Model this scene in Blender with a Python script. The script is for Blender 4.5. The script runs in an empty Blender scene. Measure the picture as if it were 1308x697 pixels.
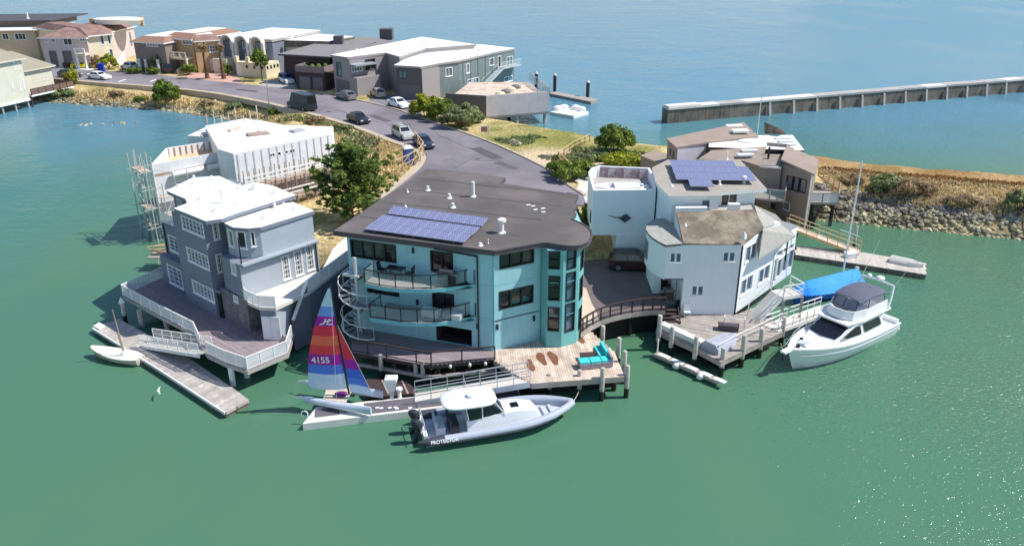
import bpy, bmesh, math, random
import numpy as np
from mathutils import Vector, Matrix
random.seed(7); RNG = np.random.default_rng(7)
SC = bpy.context.scene
COL = SC.collection
rad = math.radians

# ---------------------------------------------------------------- camera, sky, sun, exposure
CAM_H, CAM_F, PITCH = 30.0, 1040.0, rad(23.2)          # height (m), focal length (photo px), downward pitch
cam_d = bpy.data.cameras.new('camera'); cam = bpy.data.objects.new('camera', cam_d); COL.objects.link(cam)
cam.location = (0, 0, CAM_H); cam.rotation_euler = (rad(90) - PITCH, 0, 0)
cam_d.sensor_width = 36; cam_d.lens = 36 * CAM_F / 1308; cam_d.clip_start = 1; cam_d.clip_end = 20000
SC.camera = cam
SUN_AZ, SUN_EL = rad(87), rad(51)
W = bpy.data.worlds.new('World'); SC.world = W; W.use_nodes = True
nt = W.node_tree; bgn = nt.nodes['Background']; bgn.inputs['Strength'].default_value = 0.128
sky = nt.nodes.new('ShaderNodeTexSky'); sky.sky_type = 'NISHITA'; sky.sun_disc = False
sky.sun_elevation = SUN_EL; sky.sun_rotation = SUN_AZ; sky.air_density = 1.0; sky.dust_density = 0.15; sky.ozone_density = 1.2
nt.links.new(sky.outputs[0], bgn.inputs['Color'])
sl = bpy.data.lights.new('sun', 'SUN'); sl.energy = 4.4; sl.angle = rad(0.53); sl.color = (1, 0.955, 0.88)
so = bpy.data.objects.new('sun', sl); COL.objects.link(so)
SDIR = Vector((math.sin(SUN_AZ) * math.cos(SUN_EL), math.cos(SUN_AZ) * math.cos(SUN_EL), math.sin(SUN_EL)))
so.rotation_euler = SDIR.to_track_quat('Z', 'Y').to_euler(); so.location = (60, 40, 90)
SC.view_settings.view_transform = 'Standard'; SC.view_settings.look = 'None'
SC.view_settings.exposure = 0.26; SC.view_settings.gamma = 1; SC.view_settings.use_curve_mapping = False
SC.cycles.max_bounces = 6; SC.cycles.transparent_max_bounces = 12; SC.cycles.sample_clamp_indirect = 6
SC.cycles.caustics_reflective = False; SC.cycles.caustics_refractive = False

# ---------------------------------------------------------------- survey: sight lines of the drone turned into metres
SN, CS = math.sin(PITCH), math.cos(PITCH)
def ray(u, v):
    a = (u - 654) / CAM_F; b = (v - 348.5) / CAM_F
    return Vector((a, CS - b * SN, -SN - b * CS))
def P(u, v, z=0.0):
    d = ray(u, v); t = (z - CAM_H) / d.z
    return Vector((d.x * t, d.y * t, z))
def PP(z, *uv): return [P(u, v, z) for u, v in uv]
def Zat(v, Y):
    d = ray(654, v); return CAM_H + d.z * Y / d.y
def V(*a): return Vector(a)

# ---------------------------------------------------------------- materials
def s(r, g, b):
    f = lambda c: ((c / 255 + 0.055) / 1.055) ** 2.4 if c > 10 else c / 255 / 12.92
    return (f(r), f(g), f(b), 1)
MATS = {}
def mat(name, col, rough=0.6, var=0.12, scale=1.5, metal=0.0, spec=0.4, bump=0.0, bscale=20, streak=0.0, col2=None, c2scale=0.6, c2lo=.45, c2hi=.6, island=0.0, trans=0.0):
    if name in MATS: return MATS[name]
    m = bpy.data.materials.new(name); m.use_nodes = True; MATS[name] = m
    n = m.node_tree.nodes; l = m.node_tree.links; b = n['Principled BSDF']
    b.inputs['Roughness'].default_value = rough; b.inputs['Metallic'].default_value = metal
    b.inputs['Specular IOR Level'].default_value = spec
    tc = n.new('ShaderNodeTexCoord'); src = tc.outputs['Object']
    def noise(sc, det=4, vec=src):
        t = n.new('ShaderNodeTexNoise'); t.inputs['Scale'].default_value = sc; t.inputs['Detail'].default_value = det
        l.new(vec, t.inputs['Vector']); return t.outputs['Fac']
    def mix(f, a, c, blend='MIX'):
        x = n.new('ShaderNodeMix'); x.data_type = 'RGBA'; x.blend_type = blend
        for sock, val in ((x.inputs[0], f), (x.inputs[6], a), (x.inputs[7], c)):
            if isinstance(val, (int, float, tuple)): sock.default_value = val
            else: l.new(val, sock)
        return x.outputs[2]
    def ramp(f, lo, hi):
        r = n.new('ShaderNodeMapRange'); r.inputs[1].default_value = lo; r.inputs[2].default_value = hi
        l.new(f, r.inputs[0]); return r.outputs[0]
    out = col
    if col2 is not None:
        out = mix(ramp(noise(c2scale, 5), c2lo, c2hi), out, col2)
    if var:
        f = ramp(noise(scale, 6), .3, .7)
        g = mix(f, (1 - var,) * 3 + (1,), (1 + var,) * 3 + (1,))
        out = mix(1.0, out, g, 'MULTIPLY')
    if streak:
        mp = n.new('ShaderNodeMapping'); mp.inputs['Scale'].default_value = (3, 3, .25); l.new(src, mp.inputs[0])
        f = ramp(noise(1.6, 5, mp.outputs[0]), .45, .75)
        out = mix(f, out, mix(1.0, out, (1 - streak,) * 3 + (1,), 'MULTIPLY'))
    if island:
        geo = n.new('ShaderNodeNewGeometry')
        r = n.new('ShaderNodeMapRange'); r.inputs[3].default_value = 1 - island; r.inputs[4].default_value = 1 + island
        l.new(geo.outputs['Random Per Island'], r.inputs[0])
        cb = n.new('ShaderNodeCombineColor')
        for i in range(3): l.new(r.outputs[0], cb.inputs[i])
        out = mix(1.0, out, cb.outputs[0], 'MULTIPLY')
    if isinstance(out, tuple): b.inputs['Base Color'].default_value = out
    else: l.new(out, b.inputs['Base Color'])
    if bump:
        bp = n.new('ShaderNodeBump'); bp.inputs['Strength'].default_value = bump; bp.inputs['Distance'].default_value = .05
        l.new(noise(bscale, 4), bp.inputs['Height']); l.new(bp.outputs[0], b.inputs['Normal'])
    if trans: b.inputs['Alpha'].default_value = 1 - trans
    return m

M_white_wall = mat('white_render', s(230, 234, 238), .7, .03, .6, streak=.03)
M_white_trim = mat('white_paint', s(238, 238, 236), .5, .04, 2)
M_white_roof = mat('white_membrane', s(240, 238, 235), .75, .06, .7, col2=s(204, 199, 192), c2scale=.45, c2lo=.5, c2hi=.72)
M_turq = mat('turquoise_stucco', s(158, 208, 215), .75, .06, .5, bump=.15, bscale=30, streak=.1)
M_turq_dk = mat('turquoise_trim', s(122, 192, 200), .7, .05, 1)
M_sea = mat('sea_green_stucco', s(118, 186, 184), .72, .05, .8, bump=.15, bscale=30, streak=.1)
M_bitumen = mat('dark_roof_felt', s(96, 90, 88), .85, .12, .35, col2=s(112, 104, 101), c2scale=.22, bump=.3, bscale=14)
M_fascia = mat('grey_fascia', s(84, 80, 84), .6, .05)
M_black = mat('black_metal', s(38, 38, 42), .45, .1)
M_frame_dk = mat('dark_bronze_frame', s(34, 36, 40), .4, .08)
M_glass_dk = mat('dark_window_glass', s(30, 34, 38), .06, .3, .9, spec=.8, col2=s(74, 74, 72), c2scale=.7, c2lo=.5, c2hi=.62)
M_glass_bl = mat('blue_window_glass', s(84, 106, 130), .06, .2, .8, spec=.9)
M_blind = mat('window_with_blinds', s(120, 122, 124), .25, .25, 1.3, spec=.7)
M_rail_glass = mat('rail_glass', s(150, 178, 180), .05, .05, spec=.9, trans=.78)
M_mesh_panel = mat('white_mesh_panel', s(226, 230, 234), .6, .05, trans=.42)
M_grey = mat('slate_grey_siding', s(128, 134, 148), .7, .06, .6, streak=.08)
M_grey_lt = mat('light_grey_siding', s(168, 176, 186), .7, .05, .6, streak=.06)
M_stone = mat('grey_stone_cladding', s(118, 116, 120), .85, .3, 2.2, bump=.5, bscale=5)
M_conc = mat('concrete', s(178, 174, 168), .85, .12, .5, bump=.2, bscale=12, streak=.12)
M_conc_lt = mat('pale_concrete', s(218, 212, 204), .85, .08, .4, bump=.1, bscale=12)
M_conc_dk = mat('stained_concrete', s(128, 118, 106), .9, .35, .5, bump=.5, bscale=5, streak=.55)
M_wood_dk = mat('dark_stained_timber', s(72, 58, 58), .75, .15, 2)
M_wood_gr = mat('weathered_timber', s(168, 158, 150), .85, .18, 1.2, island=.16, streak=.1)
M_wood_pale = mat('bleached_deck_boards', s(214, 196, 180), .85, .1, 1.5, island=.13, col2=s(190, 168, 150), c2scale=.7)
M_wood_deck = mat('mauve_grey_deck_boards', s(150, 136, 140), .85, .1, 1.5, island=.12)
M_wood_tan = mat('tan_timber', s(206, 178, 132), .75, .1, 2)
M_pile = mat('grey_pile_timber', s(190, 184, 174), .9, .25, 2, streak=.3)
M_pile_wet = mat('wet_dark_pile_base', s(40, 36, 32), .5, .3, 4)
M_alu = mat('aluminium', s(206, 210, 214), .4, .05, metal=.3)
M_steel = mat('galvanised_steel', s(150, 152, 154), .45, .15, metal=.5)
M_asphalt = mat('asphalt', s(138, 132, 138), .9, .1, .25, col2=s(120, 114, 121), c2scale=.1, bump=.2, bscale=30)
M_kerb = mat('kerb_concrete', s(190, 174, 152), .9, .1, .8)
M_pink = mat('pink_pavers', s(206, 164, 150), .9, .12, 2)
M_tan_pave = mat('tan_courtyard_pavers', s(204, 180, 162), .9, .1, .8, bump=.15, bscale=8)
M_tyre = mat('tyre_rubber', s(28, 28, 30), .8, .1)
M_rim = mat('alloy_rim', s(150, 152, 156), .35, .1, metal=.7)
M_lamp_w = mat('clear_lamp_lens', s(235, 235, 230), .2, 0)
M_lamp_r = mat('red_lamp_lens', s(170, 24, 22), .25, 0)
M_solar = None

# ---------------------------------------------------------------- mesh builder
ORG = {}
class MB:
    def __init__(self): self.v = []; self.f = []; self.m = []; self.mats = []
    def mi(self, m):
        if m not in self.mats: self.mats.append(m)
        return self.mats.index(m)
    def add(self, vs, fs, m):
        o = len(self.v); self.v += [tuple(x) for x in vs]; i = self.mi(m)
        for f in fs: self.f.append([k + o for k in f]); self.m.append(i)
        return self
    def obox(self, c, ax, ay, az, m):
        c = Vector(c); vs = []
        for i in (-1, 1):
            for j in (-1, 1):
                for k in (-1, 1): vs.append(c + ax * i + ay * j + az * k)
        return self.add(vs, [(0, 1, 3, 2), (4, 6, 7, 5), (0, 4, 5, 1), (2, 3, 7, 6), (0, 2, 6, 4), (1, 5, 7, 3)], m)
    def box(self, x0, x1, y0, y1, z0, z1, m):
        return self.obox(((x0 + x1) / 2, (y0 + y1) / 2, (z0 + z1) / 2), V((x1 - x0) / 2, 0, 0), V(0, (y1 - y0) / 2, 0), V(0, 0, (z1 - z0) / 2), m)
    def bar(self, a, b, w, h, m, up=None):
        a = Vector(a); b = Vector(b); d = b - a
        if d.length < 1e-6: return self
        up = up or (V(0, 0, 1) if abs(d.normalized().z) < .95 else V(1, 0, 0))
        sd = d.cross(up).normalized(); u2 = sd.cross(d).normalized()
        return self.obox((a + b) / 2, d / 2, sd * (w / 2), u2 * (h / 2), m)
    def prism(self, poly, z0, z1, m, mtop=None, bottom=True):
        n = len(poly); lo = [(p[0], p[1], z0) for p in poly]; hi = [(p[0], p[1], z1) for p in poly]
        self.add(lo + hi, [(i, (i + 1) % n, n + (i + 1) % n, n + i) for i in range(n)], m)
        self.add(hi, [tuple(range(n))], mtop or m)
        if bottom: self.add(lo, [tuple(reversed(range(n)))], m)
        return self
    def slab(self, poly3, t, m, mside=None):          # polygon with its own heights, thickness t down
        n = len(poly3); hi = [tuple(p) for p in poly3]; lo = [(p[0], p[1], p[2] - t) for p in poly3]
        self.add(hi, [tuple(range(n))], m); self.add(lo, [tuple(reversed(range(n)))], mside or m)
        self.add(lo + hi, [(i, (i + 1) % n, n + (i + 1) % n, n + i) for i in range(n)], mside or m)
        return self
    def tube(self, pts, r, m, n=8, cap=True):
        pts = [Vector(p) for p in pts]; k = len(pts)
        rs = r if isinstance(r, (list, tuple)) else [r] * k
        vs = []; fs = []; ref = None
        for i, p in enumerate(pts):
            d = (pts[min(i + 1, k - 1)] - pts[max(i - 1, 0)]).normalized()
            if ref is None: ref = V(0, 0, 1) if abs(d.z) < .9 else V(1, 0, 0)
            x = d.cross(ref).normalized(); y = x.cross(d).normalized()
            for j in range(n):
                a = 2 * math.pi * j / n; vs.append(p + (x * math.cos(a) + y * math.sin(a)) * rs[i])
        for i in range(k - 1):
            for j in range(n):
                a = i * n + j; b = i * n + (j + 1) % n; fs.append((a, b, b + n, a + n))
        if cap: fs += [tuple(reversed(range(n))), tuple(range((k - 1) * n, k * n))]
        return self.add(vs, fs, m)
    def loft(self, rings, m, closed=True, cap=True):
        n = len(rings[0]); vs = [p for r in rings for p in r]; fs = []
        for i in range(len(rings) - 1):
            for j in range(n if closed else n - 1):
                a = i * n + j; b = i * n + (j + 1) % n; fs.append((a, b, b + n, a + n))
        if cap: fs += [tuple(reversed(range(n))), tuple(range((len(rings) - 1) * n, len(rings) * n))]
        return self.add(vs, fs, m)
    def lathe(self, c, prof, m, n=16):
        c = Vector(c)
        return self.loft([[c + V(r * math.cos(2 * math.pi * j / n), r * math.sin(2 * math.pi * j / n), z) for j in range(n)] for r, z in prof], m)
    def ell(self, c, rx, ry, rz, m, n=12, k=7, half=False):
        rings = []
        for i in range(k + 1):
            t = (math.pi / 2 if half else math.pi) * i / k
            rr = max(math.sin(t), .02); zz = math.cos(t)
            rings.append([Vector(c) + V(rx * rr * math.cos(2 * math.pi * j / n), ry * rr * math.sin(2 * math.pi * j / n), rz * zz) for j in range(n)])
        return self.loft(rings[::-1], m)
    def build(self, name, parent=None, smooth=False, kind=None, label=None):
        me = bpy.data.meshes.new(name); o = bpy.data.objects.new(name, me); COL.objects.link(o)
        og = ORG.get(parent.name, V(0, 0, 0)) if parent else V(0, 0, 0)
        vv = [(a - og.x, b - og.y, c - og.z) for a, b, c in self.v]
        me.from_pydata(vv, [], self.f)
        for m in self.mats: me.materials.append(m)
        me.polygons.foreach_set('material_index', self.m)
        if smooth: me.polygons.foreach_set('use_smooth', [True] * len(me.polygons))
        me.update()
        if smooth and smooth != 'all':
            try: me.set_sharp_from_angle(angle=rad(40))
            except Exception: pass
        if parent: o.parent = parent; ORG[o.name] = og
        if kind: o['kind'] = kind
        if label: o['label'] = label
        return o
def tag(o, label, cat, group=None):
    o['label'] = label; o['category'] = cat
    if group: o['group'] = group
    return o
def thing(name, label, cat, loc=(0, 0, 0), group=None):
    o = bpy.data.objects.new(name, None); COL.objects.link(o); o.empty_display_size = .3
    o.location = loc; ORG[o.name] = Vector(loc); return tag(o, label, cat, group)
def struct(o): o['kind'] = 'structure'; return o
def dup(root, loc, rz=0.0, label=None, scale=None, swap=None):
    r = root.copy(); COL.objects.link(r); r.location = loc; r.rotation_euler = (0, 0, rz)
    if label: r['label'] = label
    if scale: r.scale = scale
    def rec(src, dst):
        for ch in list(src.children):
            c = ch.copy(); COL.objects.link(c); c.parent = dst
            rec(ch, c)
    rec(root, r); return r
def moved(root, loc, rz=0.0): root.location = loc; root.rotation_euler = (0, 0, rz); return root

# ---------------------------------------------------------------- walls with real openings
class Wall:
    """A straight wall face from A to B (left to right seen from outside), z0..z1."""
    def __init__(self, A, B, z0, z1):
        self.A = V(A[0], A[1], 0); self.B = V(B[0], B[1], 0); self.z0 = z0; self.z1 = z1
        self.L = (self.B - self.A).length; self.d = (self.B - self.A).normalized(); self.n = V(self.d.y, -self.d.x, 0)
        self.ops = []
    def at(self, sx, z, out=0.0): p = self.A + self.d * sx + self.n * out; return V(p.x, p.y, z)
    def hit(self, u, v):
        r = ray(u, v); o = V(0, 0, CAM_H); t = (self.A - V(0, 0, 0)).dot(self.n) / r.dot(self.n) if abs(r.dot(self.n)) > 1e-9 else 0
        p = o + r * t; return (p - self.A).dot(self.d), p.z
    def px(self, u0, v0, u1, v1):                       # opening from its top-left and bottom-right sight lines
        a = self.hit(u0, v0); b = self.hit(u1, v1)
        return (a[0], b[0], b[1], a[1])
    def opening(self, s0, s1, za, zb, depth=.14):
        s0, s1 = sorted((s0, s1)); za, zb = sorted((za, zb))
        s0 = max(s0, .05); s1 = min(s1, self.L - .05); za = max(za, self.z0 + .01); zb = min(zb, self.z1 - .05)
        if s1 - s0 < .1 or zb - za < .1: return None
        o = (s0, s1, za, zb, depth); self.ops.append(o); return o
    def mesh(self, mb, m, base=None, zbase=None):
        xs = sorted({0, self.L, *[o[0] for o in self.ops], *[o[1] for o in self.ops]})
        zs = sorted({self.z0, self.z1, *([zbase] if zbase else []), *[o[2] for o in self.ops], *[o[3] for o in self.ops]})
        for i in range(len(xs) - 1):
            for j in range(len(zs) - 1):
                cx = (xs[i] + xs[i + 1]) / 2; cz = (zs[j] + zs[j + 1]) / 2
                if any(o[0] < cx < o[1] and o[2] < cz < o[3] for o in self.ops): continue
                mm = base if (base and zbase and cz < zbase) else m
                mb.add([self.at(xs[i], zs[j]), self.at(xs[i + 1], zs[j]), self.at(xs[i + 1], zs[j + 1]), self.at(xs[i], zs[j + 1])], [(0, 1, 2, 3)], mm)
        for s0, s1, za, zb, dp in self.ops:
            f = [self.at(s0, za), self.at(s1, za), self.at(s1, zb), self.at(s0, zb)]
            g = [self.at(s0, za, -dp), self.at(s1, za, -dp), self.at(s1, zb, -dp), self.at(s0, zb, -dp)]
            mb.add(f + g, [(0, 4, 5, 1), (1, 5, 6, 2), (2, 6, 7, 3), (3, 7, 4, 0)], m)

def window(root, w, o, nx=1, ny=1, fm=None, gm=None, name='window', fw=.06, mw=.04, sill=True, panes=False, door=False):
    """window thing-part in an opening: frame with mullions, pane(s) as sub-parts"""
    if o is None: return None
    fm = fm or M_frame_dk; gm = gm or M_glass_dk
    s0, s1, za, zb, dp = o; e = .015
    b = MB(); zi = -dp * .45
    def bx(a, c, d, f, o0, o1): b.obox(w.at((a + c) / 2, (d + f) / 2, (o0 + o1) / 2), w.d * ((c - a) / 2), w.n * ((o1 - o0) / 2), V(0, 0, (f - d) / 2), fm)
    o0, o1 = -dp * .75, .035
    bx(s0 - e, s0 + fw, za - e, zb + e, o0, o1); bx(s1 - fw, s1 + e, za - e, zb + e, o0, o1)
    bx(s0 + fw, s1 - fw, zb - fw, zb + e, o0, o1 - .003); bx(s0 + fw, s1 - fw, za - e, za + fw, o0, o1 - .003)
    for i in range(1, nx):
        x = s0 + (s1 - s0) * i / nx; bx(x - mw / 2, x + mw / 2, za + fw, zb - fw, o0 + .01, o1 - .03)
    for j in range(1, ny):
        z = za + (zb - za) * j / ny; bx(s0 + fw, s1 - fw, z - mw / 2, z + mw / 2, o0 + .012, o1 - .036)
    if sill and not door: bx(s0 - .06, s1 + .06, za - .06, za - e - .002, .002, .09)
    fo = b.build(name, root)
    if panes:
        for i in range(nx):
            a = s0 + (s1 - s0) * i / nx + .02; c = s0 + (s1 - s0) * (i + 1) / nx - .02
            g = MB(); g.obox(w.at((a + c) / 2, (za + zb) / 2, -dp * .9), w.d * ((c - a) / 2), w.n * .012, V(0, 0, (zb - za) / 2 - .01), gm)
            g.build('pane', fo)
    else:
        g = MB(); g.obox(w.at((s0 + s1) / 2, (za + zb) / 2, -dp * .9), w.d * ((s1 - s0) / 2 - .005), w.n * .012, V(0, 0, (zb - za) / 2 - .005), gm)
        g.build('pane', fo)
    return fo

def shell(root, foot, z0, z1, m, name='wall', base=None, zbase=None, skip=()):
    """walls around a CCW footprint; returns Wall list to cut openings in, call finish() later"""
    ws = [Wall(foot[i], foot[(i + 1) % len(foot)], z0, z1) for i in range(len(foot))]
    def finish():
        b = MB()
        for i, w in enumerate(ws):
            if i in skip: continue
            w.mesh(b, m, base, zbase)
        b.add([(p[0], p[1], z1) for p in foot], [tuple(range(len(foot)))], m)
        return b.build(name, root)
    return ws, finish

def railing(root, pts, h=1.0, gap=1.6, style='mesh', pm=None, panel=None, rails=(1.0,), r=.03, name='railing', top=.05, panel_name='panel'):
    """posts and rails along a 3-D polyline; panels are sub-parts"""
    pm = pm or M_white_trim; b = MB(); segs = []
    for a, c in zip(pts[:-1], pts[1:]):
        a = Vector(a); c = Vector(c); n = max(1, round((c - a).length / gap))
        for i in range(n): segs.append((a.lerp(c, i / n), a.lerp(c, (i + 1) / n)))
    up = V(0, 0, h)
    for i, (a, c) in enumerate(segs): b.bar(a, a + up, r * 2, r * 2, pm)
    b.bar(segs[-1][1], segs[-1][1] + up, r * 2, r * 2, pm)
    for a, c in segs:
        for k in rails: b.bar(a + up * k, c + up * k, top if k == 1 else r * 1.2, top if k == 1 else r * 1.2, pm)
        if style == 'cable':
            for k in range(1, 8): b.bar(a + up * (k / 8.5), c + up * (k / 8.5), .012, .012, pm)
        if style == 'baluster':
            nn = int((c - a).length / .16)
            for k in range(1, nn): q = a.lerp(c, k / nn); b.bar(q + up * .08, q + up, .022, .022, pm)
            b.bar(a + up * .08, c + up * .08, .04, .04, pm)
    o = b.build(name, root)
    if panel:
        for a, c in segs:
            d = (c - a); q = MB(); m0 = a + d * .03 + up * .06; m1 = c - d * .03 + up * .06
            n = V(d.y, -d.x, 0).normalized() * .006; t = up * .88
            q.add([m0 - n, m1 - n, m1 - n + t, m0 - n + t, m0 + n, m1 + n, m1 + n + t, m0 + n + t], [(0, 1, 2, 3), (7, 6, 5, 4), (0, 4, 5, 1), (2, 6, 7, 3), (1, 5, 6, 2), (0, 3, 7, 4)], panel)
            q.build(panel_name, o)
    return o

def inside(poly, x, y):
    c = False; n = len(poly); j = n - 1
    for i in range(n):
        xi, yi = poly[i][0], poly[i][1]; xj, yj = poly[j][0], poly[j][1]
        if (yi > y) != (yj > y) and x < (xj - xi) * (y - yi) / (yj - yi) + xi: c = not c
        j = i
    return c
def planks(poly, z, d, w=.14, gap=.012, t=.04, m=None):
    """deck boards clipped to a polygon, running along direction d"""
    m = m or M_wood_gr; d = Vector((d[0], d[1], 0)).normalized(); n = V(-d.y, d.x, 0); b = MB()
    ps = [(V(p[0], p[1], 0).dot(d), V(p[0], p[1], 0).dot(n)) for p in poly]
    lo = min(p[1] for p in ps); hi = max(p[1] for p in ps); y = lo
    while y < hi:
        ym = min(y + w / 2, hi - 1e-3); xs = []
        for i in range(len(ps)):
            (x0, y0), (x1, y1) = ps[i], ps[(i + 1) % len(ps)]
            if (y0 > ym) != (y1 > ym): xs.append(x0 + (ym - y0) / (y1 - y0) * (x1 - x0))
        xs.sort()
        for a, c in zip(xs[::2], xs[1::2]):
            cuts = [a]; x = a + random.uniform(1.5, 4)
            while x < c - .8: cuts.append(x); x += random.uniform(2.5, 4.5)
            cuts.append(c)
            for p, q in zip(cuts[:-1], cuts[1:]):
                ctr = d * ((p + q) / 2) + n * (y + w / 2); zz = z - t / 2 + random.uniform(-.006, .006)
                b.obox((ctr.x, ctr.y, zz), d * ((q - p) / 2 - .005), n * (w / 2 - gap / 2), V(0, 0, t / 2), m)
        y += w
    return b
def text_mesh(txt, size, m, name, parent, mtx, shear=0.0, depth=.004, bold=.0):
    cu = bpy.data.curves.new(name, 'FONT'); cu.body = txt; cu.size = size; cu.align_x = 'CENTER'; cu.align_y = 'CENTER'
    cu.extrude = depth; cu.shear = shear; cu.offset = bold
    t = bpy.data.objects.new(name + '_tmp', cu); COL.objects.link(t)
    dg = bpy.context.evaluated_depsgraph_get(); dg.update()
    me = bpy.data.meshes.new_from_object(t.evaluated_get(dg)); bpy.data.objects.remove(t)
    me.name = name; me.materials.clear(); me.materials.append(m)
    o = bpy.data.objects.new(name, me); COL.objects.link(o)
    o.parent = parent
    og = ORG.get(parent.name, V(0, 0, 0)); me.transform(Matrix.Translation(-og) @ mtx); return o
# ================================================================ SETTING
# ---- water: one sheet to the horizon
def water_material():
    m = bpy.data.materials.new('bay_water'); m.use_nodes = True; n = m.node_tree.nodes; l = m.node_tree.links; b = n.new('ShaderNodeBsdfDiffuse'); gls = n.new('ShaderNodeBsdfGlossy'); fr = n.new('ShaderNodeFresnel'); fr.inputs['IOR'].default_value = 1.33; mxs = n.new('ShaderNodeMixShader'); n.remove(n['Principled BSDF'])
    l.new(fr.outputs[0], mxs.inputs[0]); l.new(b.outputs[0], mxs.inputs[1]); l.new(gls.outputs[0], mxs.inputs[2]); l.new(mxs.outputs[0], n['Material Output'].inputs[0])
    tc = n.new('ShaderNodeTexCoord'); geo = tc.outputs['Object']
    def noise(sc, det=3, stretch=(1, 1, 1), rot=0, rough=.55):
        mp = n.new('ShaderNodeMapping'); mp.inputs['Scale'].default_value = stretch; mp.inputs['Rotation'].default_value = (0, 0, rot)
        l.new(geo, mp.inputs[0]); t = n.new('ShaderNodeTexNoise'); t.inputs['Scale'].default_value = sc; t.inputs['Detail'].default_value = det
        t.inputs['Roughness'].default_value = rough; l.new(mp.outputs[0], t.inputs['Vector']); return t.outputs['Fac']
    def mr(f, a, c, lo=0.0, hi=1.0):
        r = n.new('ShaderNodeMapRange'); r.interpolation_type = 'SMOOTHSTEP'
        for i, x in enumerate((a, c, lo, hi)): r.inputs[i + 1].default_value = x
        l.new(f, r.inputs[0]); return r.outputs[0]
    def mixc(f, a, c):
        x = n.new('ShaderNodeMix'); x.data_type = 'RGBA'
        for sock, val in ((x.inputs[0], f), (x.inputs[6], a), (x.inputs[7], c)):
            if isinstance(val, (tuple, float)): sock.default_value = val
            else: l.new(val, sock)
        return x.outputs[2]
    def math_(op, a, c):
        x = n.new('ShaderNodeMath'); x.operation = op
        for i, val in enumerate((a, c)):
            if isinstance(val, (int, float)): x.inputs[i].default_value = val
            else: l.new(val, x.inputs[i])
        return x.outputs[0]
    sp = n.new('ShaderNodeSeparateXYZ'); l.new(geo, sp.inputs[0])
    # silty green lagoon in front, bluer water on the bay side and in the west arm of the lagoon
    wob = math_('MULTIPLY', math_('SUBTRACT', noise(.02, 3), .5), 40)
    west = mr(math_('ADD', math_('ADD', sp.outputs[0], math_('MULTIPLY', sp.outputs[1], -.35)), wob), -62, -112)
    bay = mr(math_('ADD', sp.outputs[1], math_('MULTIPLY', wob, 1.0)), 92, 150)
    col = mixc(west, WATER_GREEN, WATER_TEAL)
    col = mixc(bay, col, WATER_BAY)
    mot = mr(noise(.055, 4, (1, .6, 1), .4), .42, .68)
    mot = math_('MULTIPLY', mot, math_('SUBTRACT', 1.0, bay))
    col = mixc(mot, col, mixc(.24, col, WATER_SILT))
    l.new(col, b.inputs['Color'])
    l.new(math_('MAXIMUM', mr(math_('ADD', sp.outputs[1], wob), 80, 150, .06, .2), mr(math_('ADD', math_('ADD', sp.outputs[0], math_('MULTIPLY', sp.outputs[1], -.3)), math_('MULTIPLY', wob, .5)), -12, 34, .07, .16)), gls.inputs['Roughness'])
    h = math_('ADD', math_('MULTIPLY', noise(.55, 3, (1, 1.8, 1), .5), 1.0), math_('MULTIPLY', noise(2.3, 3, (1, 1.5, 1), .9), .32))
    h = math_('ADD', h, math_('MULTIPLY', noise(.12, 2, (1, 1.5, 1), .3), 1.4))
    pk = math_('POWER', noise(3.0, 2, (1, 1.3, 1), .2), 3.0)
    h = math_('ADD', h, math_('MULTIPLY', math_('MULTIPLY', pk, mr(math_('ADD', sp.outputs[0], math_('MULTIPLY', sp.outputs[1], -.35)), -16, 16)), 3.4))
    chop = mr(noise(.03, 3, (1, .7, 1), 1.0), .36, .62, .35, 1.0)
    open_ = mr(math_('ADD', sp.outputs[1], math_('MULTIPLY', wob, .5)), 70, 130, .7, 1.7)
    east = mr(math_('ADD', sp.outputs[0], math_('MULTIPLY', wob, .35)), 4, 26, .42, 1.25)
    bp = n.new('ShaderNodeBump'); bp.inputs['Distance'].default_value = .3
    bp.inputs['Strength'].default_value = 1.0
    h = math_('MULTIPLY', h, math_('MULTIPLY', math_('MULTIPLY', chop, .34), math_('MAXIMUM', open_, east)))
    l.new(h, bp.inputs['Height']); l.new(bp.outputs[0], gls.inputs['Normal']); l.new(bp.outputs[0], fr.inputs['Normal'])
    return m
WATER_GREEN = s(78, 122, 98); WATER_TEAL = s(62, 120, 112); WATER_BAY = s(88, 138, 160); WATER_SILT = s(100, 128, 74)
M_water = water_material()
b = MB(); N = 8
b.add([(-5000, -60, 0), (5000, -60, 0), (5000, 6000, 0), (-5000, 6000, 0)], [(0, 1, 2, 3)], M_water)
struct(b.build('water'))

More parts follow.
